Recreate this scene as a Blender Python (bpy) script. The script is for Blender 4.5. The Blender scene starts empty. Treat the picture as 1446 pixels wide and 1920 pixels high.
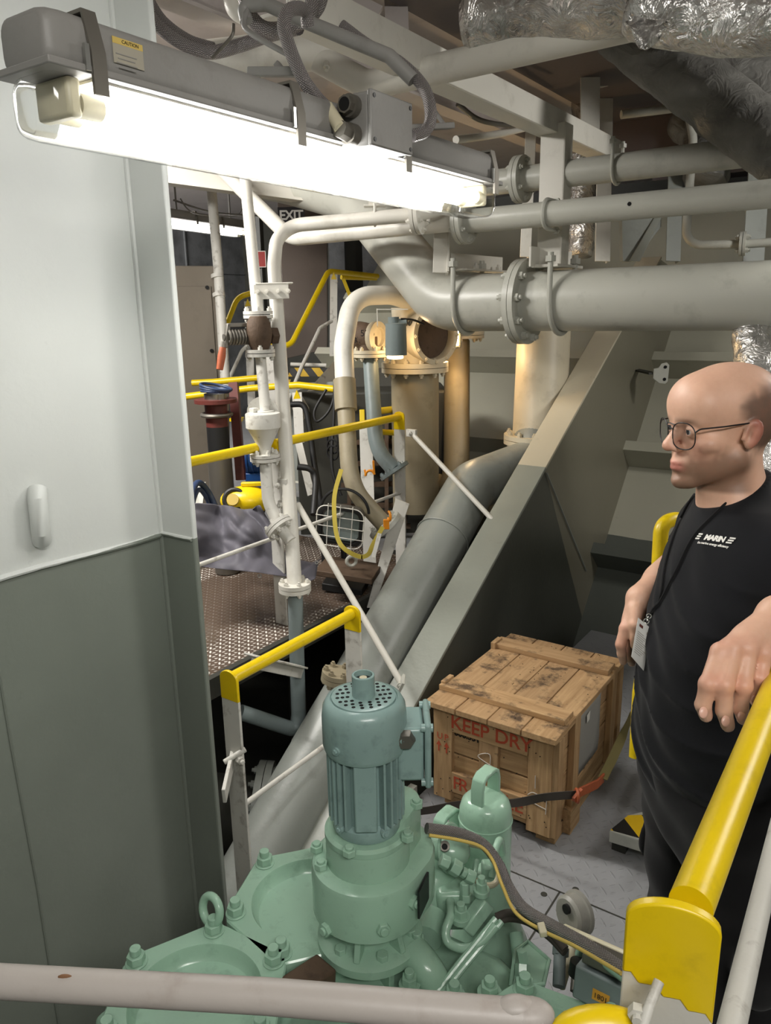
import bpy, bmesh, math, random
import numpy as np
from mathutils import Vector, Matrix, noise
random.seed(7)
scene = bpy.context.scene
COL = scene.collection
V = Vector
# ------------------------------------------------------------------ camera
YAW, PITCH, ROLL, FPX, EYE = math.radians(34.66), math.radians(14.52), math.radians(-1.05), 1443.0, 1.9
_fh = V((-math.sin(YAW), math.cos(YAW), 0)); _r = V((math.cos(YAW), math.sin(YAW), 0)); _u = V((0, 0, 1))
FW = _fh*math.cos(PITCH) - _u*math.sin(PITCH); _up = _u*math.cos(PITCH) + _fh*math.sin(PITCH)
RT = _r*math.cos(ROLL) + _up*math.sin(ROLL); UP = _up*math.cos(ROLL) - _r*math.sin(ROLL)
CAM = V((0, 0, EYE))
cd = bpy.data.cameras.new('camera'); cam = bpy.data.objects.new('camera', cd); COL.objects.link(cam)
cd.sensor_fit = 'VERTICAL'; cd.sensor_height = 36.0; cd.lens = FPX/1920*36.0; cd.clip_start = .05; cd.clip_end = 60
cam.matrix_world = Matrix(((RT.x, UP.x, -FW.x, CAM.x), (RT.y, UP.y, -FW.y, CAM.y), (RT.z, UP.z, -FW.z, CAM.z), (0, 0, 0, 1)))
scene.camera = cam
scene.view_settings.view_transform = 'Standard'; scene.view_settings.look = 'None'
scene.view_settings.gamma = 1.0; scene.view_settings.use_curve_mapping = False
scene.view_settings.exposure = 0.32
# ------------------------------------------------------------------ light
world = bpy.data.worlds.new('world'); scene.world = world; world.use_nodes = True
world.node_tree.nodes['Background'].inputs[0].default_value = (.93, .97, 1, 1)
world.node_tree.nodes['Background'].inputs[1].default_value = .22

def area(name, loc, aim, sx, sy, power, col=(1, .97, .92)):
    l = bpy.data.lights.new(name, 'AREA'); l.shape = 'RECTANGLE'; l.size = sx; l.size_y = sy; l.energy = power; l.color = col
    o = bpy.data.objects.new(name, l); COL.objects.link(o); o.location = loc
    o.rotation_euler = (V(aim) - V(loc)).to_track_quat('-Z', 'Y').to_euler(); return o
# added fill lights outside the frame, without fixtures: stairs, aisle, landing, far deck
area('fill_light_stairs', (.9, -.5, 2.9), (-.6, 1.6, .6), 1.3, .25, 30)
area('fill_light_aisle', (.9, 3.5, 2.9), (-1.1, 4.2, .4), .25, 1.3, 58)
area('fill_light_landing', (-3.4, 1.6, 3.0), (-3.2, 3.0, .5), 1.3, .25, 95)
area('fill_light_deck', (-6.6, 3.6, 3.0), (-7.9, 5.5, 1.0), 1.3, .25, 120)
TUBE_POWER = 18.5
# ------------------------------------------------------------------ placing helpers
def ray(x, y): return FW + RT*((x - 723)/FPX) - UP*((y - 960)/FPX)
def P(x, y, d): return CAM + ray(x, y)*d
def _at(x, y, i, v):
    q = ray(x, y); return CAM + q*((v - CAM[i])/q[i])
def atx(x, y, v): return _at(x, y, 0, v)
def aty(x, y, v): return _at(x, y, 1, v)
def atz(x, y, v): return _at(x, y, 2, v)
def lerp(a, b, t): return a + (b - a)*t
# ------------------------------------------------------------------ materials
def lin(c):
    return tuple(((v/255)/12.92 if v <= 10 else (((v/255) + .055)/1.055)**2.4) for v in c)
class N:
    def __init__(s, name):
        s.m = bpy.data.materials.new(name); s.m.use_nodes = True; s.t = s.m.node_tree
        s.b = s.t.nodes['Principled BSDF']; s.o = s.t.nodes['Material Output']
    def n(s, ty, **kw):
        nd = s.t.nodes.new(ty)
        for k, v in kw.items():
            if k.startswith('i_'): nd.inputs[k[2:].replace('_', ' ')].default_value = v
            else: setattr(nd, k, v)
        return nd
    def l(s, a, b): s.t.links.new(a, b)
    def coord(s, scale=(1, 1, 1), world=True, rot=(0, 0, 0)):
        if world: src = s.n('ShaderNodeNewGeometry').outputs['Position']
        else: src = s.n('ShaderNodeTexCoord').outputs['Object']
        mp = s.n('ShaderNodeMapping'); mp.inputs['Scale'].default_value = scale; mp.inputs['Rotation'].default_value = rot
        s.l(src, mp.inputs[0]); return mp.outputs[0]
    def noise(s, vec, scale, detail=4, rough=.55):
        nd = s.n('ShaderNodeTexNoise', i_Scale=scale, i_Detail=detail, i_Roughness=rough); s.l(vec, nd.inputs['Vector']); return nd.outputs['Fac']
    def ramp(s, fac, a, b):
        nd = s.n('ShaderNodeMapRange', i_From_Min=a, i_From_Max=b); nd.clamp = True; s.l(fac, nd.inputs[0]); return nd.outputs[0]
    def math(s, op, a, b=None):
        nd = s.n('ShaderNodeMath', operation=op)
        for i, v in enumerate((a, b)):
            if v is None: continue
            if isinstance(v, (int, float)): nd.inputs[i].default_value = v
            else: s.l(v, nd.inputs[i])
        return nd.outputs[0]
    def mix(s, fac, a, b):
        nd = s.n('ShaderNodeMix', data_type='RGBA')
        for sock, v in ((nd.inputs[0], fac), (nd.inputs[6], a), (nd.inputs[7], b)):
            if isinstance(v, (int, float)): sock.default_value = v
            elif isinstance(v, tuple): sock.default_value = (*v[:3], 1)
            else: s.l(v, sock)
        return nd.outputs[2]
    def col(s, c):
        if isinstance(c, tuple): s.b.inputs['Base Color'].default_value = (*c[:3], 1)
        else: s.l(c, s.b.inputs['Base Color'])
    def set(s, rough=None, metal=None, spec=None, coat=None):
        if rough is not None:
            if isinstance(rough, (int, float)): s.b.inputs['Roughness'].default_value = rough
            else: s.l(rough, s.b.inputs['Roughness'])
        if metal is not None: s.b.inputs['Metallic'].default_value = metal
        if spec is not None: s.b.inputs['Specular IOR Level'].default_value = spec
        if coat is not None: s.b.inputs['Coat Weight'].default_value = coat; s.b.inputs['Coat Roughness'].default_value = .12
    def bump(s, h, strength=.2, dist=.01):
        nd = s.n('ShaderNodeBump', i_Strength=strength, i_Distance=dist); s.l(h, nd.inputs['Height']); s.l(nd.outputs[0], s.b.inputs['Normal'])

M = {}
def paint(name, c, rough=.42, dirt=None, amount=.35, scale=3.0, bump=.12, bscale=60, spec=.5, metal=0, thr=(.55, .75)):
    """brushed marine paint: slight tone drift, blotches of grime, orange-peel bump"""
    m = N(name); c = lin(c); vec = m.coord()
    drift = m.noise(vec, scale*.6, 3); base = m.mix(m.ramp(drift, .3, .7), tuple(x*.93 for x in c), tuple(min(1, x*1.05) for x in c))
    d = lin(dirt) if dirt else tuple(x*.35 for x in c)
    f = m.math('MULTIPLY', m.ramp(m.noise(vec, scale*2.7, 8, .62), *thr), amount)
    m.col(m.mix(f, base, d)); m.set(rough, metal, spec)
    m.bump(m.math('ADD', m.noise(vec, bscale, 3), m.math('MULTIPLY', m.noise(vec, bscale*.15, 2), 2.0)), bump, .004)
    M[name] = m.m; return m.m
def plain(name, c, rough=.5, metal=0, spec=.5):
    m = N(name); m.col(lin(c)); m.set(rough, metal, spec); M[name] = m.m; return m.m
def two_tone(name, upper, lower, normal, level, rough=.4):
    """one wall painted in two colours, the border where dot(position, normal) = level"""
    m = N(name); vec = m.coord(); g = m.n('ShaderNodeNewGeometry')
    dt = m.n('ShaderNodeVectorMath', operation='DOT_PRODUCT'); m.l(g.outputs['Position'], dt.inputs[0]); dt.inputs[1].default_value = normal
    wob = m.math('MULTIPLY', m.math('SUBTRACT', m.noise(vec, 9, 3), .5), .012)
    f = m.math('GREATER_THAN', m.math('ADD', dt.outputs['Value'], wob), level)
    u, w = lin(upper), lin(lower); drift = m.ramp(m.noise(vec, 1.7, 4), .3, .7)
    up_ = m.mix(drift, tuple(x*.95 for x in u), tuple(min(1, x*1.04) for x in u)); lo_ = m.mix(drift, tuple(x*.88 for x in w), tuple(x*1.08 for x in w))
    base = m.mix(f, lo_, up_)
    spots = m.math('MULTIPLY', m.ramp(m.noise(vec, 7, 8, .7), .64, .78), .3)
    m.col(m.mix(spots, base, lin((70, 70, 62)))); m.set(rough)
    m.bump(m.math('ADD', m.noise(vec, 45, 3), m.math('MULTIPLY', m.noise(vec, 5, 3), 2)), .10, .006); M[name] = m.m; return m.m

paint('white_paint', (218, 215, 205), .42, (120, 112, 92), .28)
paint('white_worn', (205, 203, 195), .5, (88, 70, 50), .55, 7, thr=(.56, .7))
paint('grey_paint', (140, 144, 138), .38, (80, 80, 72), .35)
paint('cream_paint', (206, 196, 172), .45, (120, 108, 80), .35)
paint('pipe_grey', (186, 186, 176), .36, (95, 95, 85), .3)
paint('tan_pipe', (150, 140, 116), .5, (90, 82, 62), .4)
paint('slate_pipe', (128, 140, 140), .45, (80, 84, 78), .35)
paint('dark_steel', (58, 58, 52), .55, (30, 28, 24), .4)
paint('yellow_paint', (230, 198, 10), .33, (120, 96, 10), .22, 9, .08)
paint('green_paint', (156, 190, 168), .2, (70, 92, 78), .32, 9, .10)
paint('motor_teal', (142, 168, 164), .24, (70, 84, 80), .35, 9)
paint('grey_lamp', (138, 136, 132), .5, (90, 86, 80), .3, 6)
paint('ceiling_paint', (196, 188, 184), .6, (120, 110, 104), .25)
paint('shaded_ceiling', (92, 84, 84), .6, (60, 54, 50), .25)  # darker deckhead colour, the shade above the pipes painted in
paint('cabinet_paint', (120, 112, 100), .5, (80, 72, 62), .2)
paint('door_brown', (92, 81, 73), .55, (80, 70, 60), .2)
paint('red_brown', (96, 44, 38), .5, (50, 26, 22), .4, 8)
paint('rusty', (84, 66, 50), .75, (52, 34, 22), .7, 12, .5)
paint('orange_handle', (168, 84, 48), .55, (90, 50, 30), .5, 14)
plain('black_rubber', (22, 22, 22), .55)
plain('black_plastic', (16, 16, 18), .4)
plain('steel', (170, 170, 166), .32, 1.0)
plain('dull_steel', (128, 124, 116), .5, .8)
plain('chrome', (215, 215, 212), .12, 1.0)
plain('blue_paint', (36, 84, 150), .4)
plain('navy_hose', (44, 62, 96), .5)
plain('rust_stain', (128, 92, 64), .7)
plain('olive_strap', (120, 110, 66), .8)
paint('gauge_grey', (150, 148, 140), .35, (90, 86, 76), .3, 12)
plain('orange_hook', (226, 140, 24), .4)
plain('yellow_strap', (170, 152, 52), .7)
plain('grey_strap', (70, 64, 58), .85)
plain('red_sign', (150, 40, 36), .5)
plain('sign_black', (30, 28, 30), .5)
plain('letter_white', (226, 224, 216), .6)
plain('sign_letter', (206, 204, 198), .6)
plain('letter_black', (24, 22, 22), .6)
plain('stencil_red', (178, 74, 46), .85)
plain('chalk', (206, 200, 190), .9)
plain('sticker_yellow', (206, 178, 92), .5)
plain('sticker_faded', (164, 158, 142), .55)
plain('sticker_orange', (232, 168, 58), .5)
plain('paper', (150, 148, 142), .55)
plain('card_white', (206, 206, 202), .4)
plain('black_hole', (6, 6, 6), .9)
plain('lens_ivory', (206, 198, 170), .4)

def emitter(name, c, s):
    m = N(name); m.col((0, 0, 0)); m.b.inputs['Emission Color'].default_value = (*c, 1); m.b.inputs['Emission Strength'].default_value = s; M[name] = m.m
emitter('tube_light', (1, .985, .96), TUBE_POWER)
emitter('far_tube_light', (1, .98, .97), 9)
emitter('warm_flood', (1, .70, .36), 60)
emitter('warm_glow', (1, .72, .40), 5)
def clear(name, tint=(.97, .98, .98), gloss=.10, rough=.08):
    m = N(name); tr = m.n('ShaderNodeBsdfTransparent'); tr.inputs[0].default_value = (*tint, 1)
    gl = m.n('ShaderNodeBsdfGlossy'); gl.inputs['Roughness'].default_value = rough
    mx = m.n('ShaderNodeMixShader'); fr = m.n('ShaderNodeFresnel'); fr.inputs[0].default_value = 1.45
    f = m.math('MULTIPLY', fr.outputs[0], gloss*10)
    f = m.math('MINIMUM', f, .6)
    m.l(f, mx.inputs[0]); m.l(tr.outputs[0], mx.inputs[1]); m.l(gl.outputs[0], mx.inputs[2]); m.l(mx.outputs[0], m.o.inputs[0]); M[name] = m.m
clear('clear_cover', gloss=.10)
clear('lens_glass', (.95, .96, .97), .05, .03)
clear('flood_glass', (.85, .9, .9), .25, .15)

def foil(name, c, rough, bump=.8, metal=.85):
    m = N(name); vec = m.coord(); nn = m.n('ShaderNodeTexNoise', i_Scale=13.0, i_Detail=5.0, i_Distortion=1.6); m.l(vec, nn.inputs['Vector']); n1 = m.math('MULTIPLY', m.math('ABSOLUTE', m.math('SUBTRACT', nn.outputs['Fac'], .5)), 2.2)
    vo = m.n('ShaderNodeTexVoronoi', i_Scale=26.0); m.l(vec, vo.inputs['Vector'])
    m.col(m.mix(m.ramp(m.noise(vec, 5, 5), .45, .7), lin(c), tuple(x*.55 for x in lin(c)))); m.set(rough, metal)
    m.bump(m.math('ADD', n1, m.math('MULTIPLY', vo.outputs['Distance'], .25)), bump, .02); M[name] = m.m
foil('foil', (226, 224, 220), .26, .55, .85)
foil('dull_foil', (122, 121, 116), .5, .3, .3)
foil('cladding', (120, 122, 124), .45, .12, .25)

def wood():
    m = N('crate_wood'); at = m.n('ShaderNodeAttribute'); at.attribute_name = 'grain'; mp = m.n('ShaderNodeMapping'); m.l(at.outputs['Vector'], mp.inputs[0])
    mp.inputs['Scale'].default_value = (3, 40, 40)
    g = m.noise(mp.outputs[0], 1.6, 6, .6); rnd = m.n('ShaderNodeAttribute'); rnd.attribute_name = 'tone'
    base = m.mix(m.ramp(g, .3, .72), lin((160, 126, 88)), lin((204, 170, 126)))
    base = m.mix(m.math('MULTIPLY', rnd.outputs['Fac'], .5), base, lin((150, 122, 92)))
    w = m.coord(); st = m.math('MULTIPLY', m.ramp(m.noise(w, 9, 9, .68), .52, .64), .85)
    gz = m.n('ShaderNodeNewGeometry'); sx = m.n('ShaderNodeSeparateXYZ'); m.l(gz.outputs['Normal'], sx.inputs[0])
    st2 = m.math('MULTIPLY', st, m.ramp(sx.outputs['Z'], .2, .8))
    st3 = m.math('MAXIMUM', st2, m.math('MULTIPLY', m.ramp(m.noise(w, 24, 5), .66, .74), .45))
    m.col(m.mix(st3, base, lin((58, 48, 42)))); m.set(.8, spec=.25); m.bump(g, .25, .003); M['crate_wood'] = m.m
wood()

def checker(name, c, dirt, scale=22.0, wet=None, bw=.10):
    """tear-drop chequer plate: raised bars in alternating directions"""
    m = N(name); bars = []
    for rot, off in ((math.pi/4, 0.0), (-math.pi/4, .5)):
        g = m.n('ShaderNodeNewGeometry'); mp = m.n('ShaderNodeMapping'); m.l(g.outputs['Position'], mp.inputs[0])
        mp.inputs['Scale'].default_value = (scale, scale, scale); mp.inputs['Location'].default_value = (off, 0, 0)
        fr = m.n('ShaderNodeVectorMath', operation='FRACTION'); m.l(mp.outputs[0], fr.inputs[0])
        sb = m.n('ShaderNodeVectorMath', operation='SUBTRACT'); m.l(fr.outputs[0], sb.inputs[0]); sb.inputs[1].default_value = (.5, .5, 0)
        rt = m.n('ShaderNodeVectorRotate', rotation_type='Z_AXIS'); rt.inputs['Angle'].default_value = rot; m.l(sb.outputs[0], rt.inputs['Vector'])
        sx = m.n('ShaderNodeSeparateXYZ'); m.l(rt.outputs[0], sx.inputs[0])
        ax_ = m.math('MULTIPLY', m.math('ABSOLUTE', sx.outputs[0]), 1/.46); ay = m.math('MULTIPLY', m.math('ABSOLUTE', sx.outputs[1]), 1/bw)
        r2 = m.math('ADD', m.math('MULTIPLY', ax_, ax_), m.math('MULTIPLY', ay, ay)); bars.append(m.ramp(r2, 1.0, .35))
    sel = m.n('ShaderNodeNewGeometry'); mp = m.n('ShaderNodeMapping'); m.l(sel.outputs['Position'], mp.inputs[0]); mp.inputs['Scale'].default_value = (scale, scale, scale)
    fl = m.n('ShaderNodeVectorMath', operation='FLOOR'); m.l(mp.outputs[0], fl.inputs[0]); sx = m.n('ShaderNodeSeparateXYZ'); m.l(fl.outputs[0], sx.inputs[0])
    par = m.math('FLOORED_MODULO', m.math('ADD', sx.outputs[0], sx.outputs[1]), 2.0); par = m.math('GREATER_THAN', par, .5)
    h = m.math('ADD', m.math('MULTIPLY', bars[0], par), m.math('MULTIPLY', bars[1], m.math('SUBTRACT', 1.0, par)))
    vec = m.coord(); n1 = m.noise(vec, 3, 7, .6); base = m.mix(m.ramp(n1, .35, .65), tuple(x*.86 for x in lin(c)), lin(c))
    base = m.mix(m.math('MULTIPLY', m.ramp(m.noise(vec, 14, 6, .7), .6, .72), .55), base, lin(dirt))
    if wet:
        # brown film of water in patches; the worn bars stay bare and pale
        film = m.ramp(m.noise(m.coord((1, .55, 1)), 2.6, 5, .62), .46, .53)
        worn = m.math('MULTIPLY', m.ramp(h, .1, .4), m.math('SUBTRACT', 1.0, m.math('MULTIPLY', film, .9)))
        base = m.mix(worn, lin(wet), lin((226, 222, 214))); m.set(m.mix(film, (.45,)*3, (.16,)*3)); m.bump(h, .5, .002)
    else:
        m.set(.5); m.bump(h, .7, .003)
    m.col(base); M[name] = m.m
checker('floor_plate', (152, 153, 155), (92, 86, 78))
paint('bar_grey', (176, 169, 163), .45, (110, 80, 60), .3, 7)
checker('wet_plate', (92, 80, 70), (60, 50, 42), 34.0, (92, 77, 66), .17)

def braid(name, a, b):
    m = N(name); uvm = m.n('ShaderNodeUVMap'); ws = []
    for ang in (.75, -.75):
        rt = m.n('ShaderNodeVectorRotate', rotation_type='Z_AXIS'); rt.inputs['Angle'].default_value = ang; m.l(uvm.outputs[0], rt.inputs['Vector'])
        w = m.n('ShaderNodeTexWave', i_Scale=.9); m.l(rt.outputs[0], w.inputs['Vector']); ws.append(w.outputs['Fac'])
    h = m.math('MULTIPLY', ws[0], ws[1]); m.col(m.mix(m.ramp(h, .1, .5), lin(b), lin(a))); m.set(.45, .55); m.bump(h, .8, .003); M[name] = m.m
braid('braided_steel', (196, 190, 188), (112, 106, 105))

def hazard(name, sc=9.0):
    m = N(name); vec = m.coord((1, 1, 1), rot=(0, 0, 0)); sx = m.n('ShaderNodeSeparateXYZ'); m.l(vec, sx.inputs[0])
    s = m.math('ADD', m.math('ADD', sx.outputs[0], sx.outputs[1]), sx.outputs[2])
    f = m.math('GREATER_THAN', m.math('FRACT', m.math('MULTIPLY', s, sc)), .5); m.col(m.mix(f, lin((28, 26, 24)), lin((226, 184, 20)))); m.set(.5); M[name] = m.m
hazard('hazard_stripes', 5.0)

def cloth(name, c, bump=.3, sc=900, rough=.85, sheen=.1):
    m = N(name); vec = m.coord(); m.col(m.mix(m.ramp(m.noise(vec, 6, 4), .3, .7), tuple(x*.8 for x in lin(c)), tuple(x*1.15 for x in lin(c)))); m.set(rough, spec=.2)
    m.b.inputs['Sheen Weight'].default_value = sheen
    m.bump(m.noise(vec, sc, 2), bump, .0006); M[name] = m.m
cloth('tarp_cloth', (92, 90, 98), .15, 300, .55)
cloth('shirt_black', (15, 16, 20))
cloth('trouser_black', (15, 14, 16), .5)
cloth('cord_black', (16, 16, 18))

# ------------------------------------------------------------------ mesh builder
def frame(axis):
    z = V(axis).normalized(); x = z.cross(V((0, 0, 1)))
    if x.length < 1e-3: x = V((1, 0, 0))
    x.normalize(); return x, z.cross(x), z
class MB:
    def __init__(s): s.b = bmesh.new(); s.uv = s.b.loops.layers.uv.new('UVMap')
    def quadgrid(s, rings, close=True, capa=True, capb=True, L=None):
        vs = [[s.b.verts.new(p) for p in r] for r in rings]; n = len(rings[0])
        for i in range(len(vs) - 1):
            for j in range(n if close else n - 1):
                k = (j + 1) % n
                try: f = s.b.faces.new((vs[i][j], vs[i][k], vs[i+1][k], vs[i+1][j]))
                except ValueError: continue
                if L:
                    for lp, (a, c) in zip(f.loops, ((i, j), (i, j+1), (i+1, j+1), (i+1, j))): lp[s.uv].uv = (c/n*10, L[a])
        if capa: s.b.faces.new(vs[0][::-1])
        if capb: s.b.faces.new(vs[-1])
        return vs
    def box(s, c, size, X=(1, 0, 0), Y=(0, 1, 0), Z=(0, 0, 1)):
        c, X, Y, Z = V(c), V(X)*size[0]/2, V(Y)*size[1]/2, V(Z)*size[2]/2
        r = [[c + X*a + Y*b + Z*k for a, b in ((-1, -1), (1, -1), (1, 1), (-1, 1))] for k in (-1, 1)]
        s.quadgrid(r); return s
    def bar(s, p0, p1, w, h, up=(0, 0, 1)):
        p0, p1 = V(p0), V(p1); d = (p1 - p0).normalized(); x = d.cross(V(up))
        if x.length < 1e-4: x = V((1, 0, 0))
        x.normalize(); y = x.cross(d)
        s.quadgrid([[p + x*w/2*a + y*h/2*b for a, b in ((-1, -1), (1, -1), (1, 1), (-1, 1))] for p in (p0, p1)]); return s
    def cyl(s, p0, p1, r0, r1=None, n=24, cap=True):
        p0, p1 = V(p0), V(p1); r1 = r0 if r1 is None else r1; x, y, z = frame(p1 - p0)
        s.quadgrid([[p + (x*math.cos(2*math.pi*i/n) + y*math.sin(2*math.pi*i/n))*r for i in range(n)] for p, r in ((p0, r0), (p1, r1))], True, cap, cap); return s
    def lathe(s, o, axis, prof, n=32, capa=True, capb=True, ph=0):
        o = V(o); x, y, z = frame(axis)
        s.quadgrid([[o + z*h + (x*math.cos(2*math.pi*i/n + ph) + y*math.sin(2*math.pi*i/n + ph))*max(r, 1e-4) for i in range(n)] for r, h in prof], True, capa, capb); return s
    def torus(s, c, axis, R, r, n=32, m=10, a0=0, a1=2*math.pi, xdir=None):
        c = V(c); x, y, z = frame(axis)
        if xdir is not None: x = V(xdir).normalized(); y = z.cross(x)
        full = abs(a1 - a0 - 2*math.pi) < 1e-6; k = n if full else n + 1; rings = []
        for i in range(k):
            t = a0 + (a1 - a0)*i/n; d = x*math.cos(t) + y*math.sin(t)
            rings.append([c + d*R + (d*math.cos(2*math.pi*j/m) + z*math.sin(2*math.pi*j/m))*r for j in range(m)])
        if full: rings.append(rings[0]); s.quadgrid(rings, True, False, False); bmesh.ops.remove_doubles(s.b, verts=s.b.verts, dist=1e-6)
        else: s.quadgrid(rings)
        return s
    def sphere(s, c, r, sc=(1, 1, 1), n=20, m=12, X=(1, 0, 0), Y=(0, 1, 0), Z=(0, 0, 1)):
        c = V(c); X, Y, Z = V(X)*sc[0]*r, V(Y)*sc[1]*r, V(Z)*sc[2]*r
        rings = []
        for i in range(1, m):
            t = math.pi*i/m; rings.append([c - Z*math.cos(t) + (X*math.cos(2*math.pi*j/n) + Y*math.sin(2*math.pi*j/n))*math.sin(t) for j in range(n)])
        vs = s.quadgrid(rings, True, False, False); a = s.b.verts.new(c - Z); b = s.b.verts.new(c + Z)
        for j in range(n):
            s.b.faces.new((a, vs[0][(j+1) % n], vs[0][j])); s.b.faces.new((b, vs[-1][j], vs[-1][(j+1) % n]))
        return s
    def tube(s, pts, r, n=16, bend=None, cap=True, seg=8, flat=None, side=None):
        """pipe through pts; each inner corner is rounded with radius bend. flat=(w,t) makes a strap instead"""
        pts = fillet([V(p) for p in pts], bend, seg) if bend else [V(p) for p in pts]
        rad = r if isinstance(r, (list, tuple)) else [r]*len(pts)
        if len(rad) != len(pts): rad = [lerp(rad[0], rad[-1], i/(len(pts)-1)) for i in range(len(pts))]
        T = [(pts[min(i+1, len(pts)-1)] - pts[max(i-1, 0)]).normalized() for i in range(len(pts))]
        x, y, z = frame(T[0]); rings = []; L = [0.0]
        if side is not None: x = V(side); 
        for i, p in enumerate(pts):
            if side is not None: x = V(side)
            x = (x - T[i]*x.dot(T[i])).normalized(); y = T[i].cross(x)
            if i: L.append(L[-1] + (p - pts[i-1]).length/max(rad[i], 1e-4))
            if flat: w, t = flat; rings.append([p + x*w/2*a + y*t/2*b for a, b in ((-1, -1), (1, -1), (1, 1), (-1, 1))])
            else: rings.append([p + (x*math.cos(2*math.pi*j/n) + y*math.sin(2*math.pi*j/n))*rad[i] for j in range(n)])
        s.quadgrid(rings, True, cap, cap, L); return s
    def nut(s, p, axis, r, h, stud=.55, sh=.6):
        p = V(p); a = V(axis).normalized(); s.cyl(p, p + a*h, r, n=6)
        if stud: s.cyl(p + a*h, p + a*h*(1 + sh), r*stud, n=10)
        return s
    def prism(s, poly, o, X, Y, h):
        """extrude a 2D outline: o + X*u + Y*v, thickness h along X x Y"""
        o, X, Y = V(o), V(X), V(Y); z = X.cross(Y).normalized()
        a = [o + X*u + Y*v for u, v in poly]; s.quadgrid([a, [p + z*h for p in a]]); return s
    def poly(s, pts):
        s.b.faces.new([s.b.verts.new(V(p)) for p in pts]); return s
    def slab(s, pts, off):
        pts = [V(p) for p in pts]; s.quadgrid([pts, [p + V(off) for p in pts]]); return s
    def add_mesh(s, me): s.b.from_mesh(me); return s
    def build(s, name, mat, parent=None, smooth=35, bevel=0, subsurf=0, seg=2):
        bmesh.ops.recalc_face_normals(s.b, faces=s.b.faces)
        me = bpy.data.meshes.new(name); off = V((0, 0, 0))
        if parent is not None: off = world_loc(parent)
        else:
            co = [v.co for v in s.b.verts]
            off = V((sum(c.x for c in co)/len(co), sum(c.y for c in co)/len(co), min(c.z for c in co)))
        bmesh.ops.translate(s.b, verts=s.b.verts, vec=-off)
        s.b.to_mesh(me); s.b.free(); o = bpy.data.objects.new(name, me); COL.objects.link(o)
        me.materials.append(M[mat] if isinstance(mat, str) else mat)
        for p in me.polygons: p.use_smooth = True
        me.set_sharp_from_angle(angle=math.radians(smooth))
        if parent is not None: o.parent = parent
        else: o.location = off
        if bevel:
            md = o.modifiers.new('bevel', 'BEVEL'); md.width = bevel; md.segments = seg; md.limit_method = 'ANGLE'; md.angle_limit = math.radians(40); md.harden_normals = False
        if subsurf: md = o.modifiers.new('sub', 'SUBSURF'); md.levels = md.render_levels = subsurf
        return o
def world_loc(o):
    v = V(o.location)
    while o.parent: o = o.parent; v += V(o.location)
    return v
def fillet(pts, r, seg=8):
    out = [pts[0]]
    for a, b, c in zip(pts, pts[1:], pts[2:]):
        u, w = (a - b), (c - b); lu, lw = u.length, w.length
        if lu < 1e-6 or lw < 1e-6: continue
        u /= lu; w /= lw; ang = u.angle(w)
        if ang > math.pi - .03: out.append(b); continue
        t = min(r/math.tan(ang/2), lu*.499, lw*.499); rr = t*math.tan(ang/2); bis = (u + w).normalized(); ctr = b + bis*(rr/math.sin(ang/2))
        s, e = b + u*t - ctr, b + w*t - ctr; tot = s.angle(e); axis = s.cross(e).normalized()
        for i in range(seg + 1): out.append(ctr + Matrix.Rotation(tot*i/seg, 3, axis) @ s)
    out.append(pts[-1]); return out
def spline(pts, k=8):
    """Catmull-Rom through points"""
    pts = [V(p) for p in pts]; q = [pts[0]*2 - pts[1]] + pts + [pts[-1]*2 - pts[-2]]; out = []
    for i in range(1, len(q) - 2):
        for j in range(k):
            t = j/k; a, b, c, d = q[i-1], q[i], q[i+1], q[i+2]
            out.append(.5*((2*b) + (c - a)*t + (2*a - 5*b + 4*c - d)*t*t + (3*b - a - 3*c + d)*t**3))
    out.append(pts[-1]); return out
def tag(o, label, cat, group=None, kind=None):
    o['label'] = label; o['category'] = cat
    if group: o['group'] = group
    if kind: o['kind'] = kind
    return o
def struct(o, label=None, cat=None):
    o['kind'] = 'structure'
    if label: o['label'] = label; o['category'] = cat
    return o
def thing(name, loc, label, cat, group=None):
    o = bpy.data.objects.new(name, None); COL.objects.link(o); o.location = loc; o.empty_display_size = .05
    return tag(o, label, cat, group)
def dup(root, loc, label=None, rotz=None, group=None):
    r = root.copy(); COL.objects.link(r); r.location = loc
    if rotz is not None: r.rotation_euler = (0, 0, rotz)
    if label: r['label'] = label
    if group: r['group'] = group
    for ch in list(root.children):
        c = ch.copy(); COL.objects.link(c); c.parent = r
        for g in ch.children:
            d = g.copy(); COL.objects.link(d); d.parent = c
    return r
def text(name, s, size, o, X, Y, mat, parent=None, ext=.0006, shear=0, bold=0, align='CENTER', spacing=1.0):
    cu = bpy.data.curves.new('t', 'FONT'); cu.body = s; cu.size = size; cu.extrude = ext; cu.shear = shear; cu.offset = bold; cu.align_x = align; cu.align_y = 'CENTER'; cu.space_character = spacing; cu.resolution_u = 3
    ob = bpy.data.objects.new('t', cu); COL.objects.link(ob); bpy.context.view_layer.update()
    me = bpy.data.meshes.new_from_object(ob.evaluated_get(bpy.context.evaluated_depsgraph_get()))
    bpy.data.objects.remove(ob); bpy.data.curves.remove(cu)
    X, Y = V(X).normalized(), V(Y).normalized(); Z = X.cross(Y); o = V(o)
    for v in me.vertices: c = v.co.copy(); v.co = o + X*c.x + Y*c.y + Z*c.z
    b = MB(); b.b.from_mesh(me); bpy.data.meshes.remove(me); return b.build(name, mat, parent)
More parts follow.
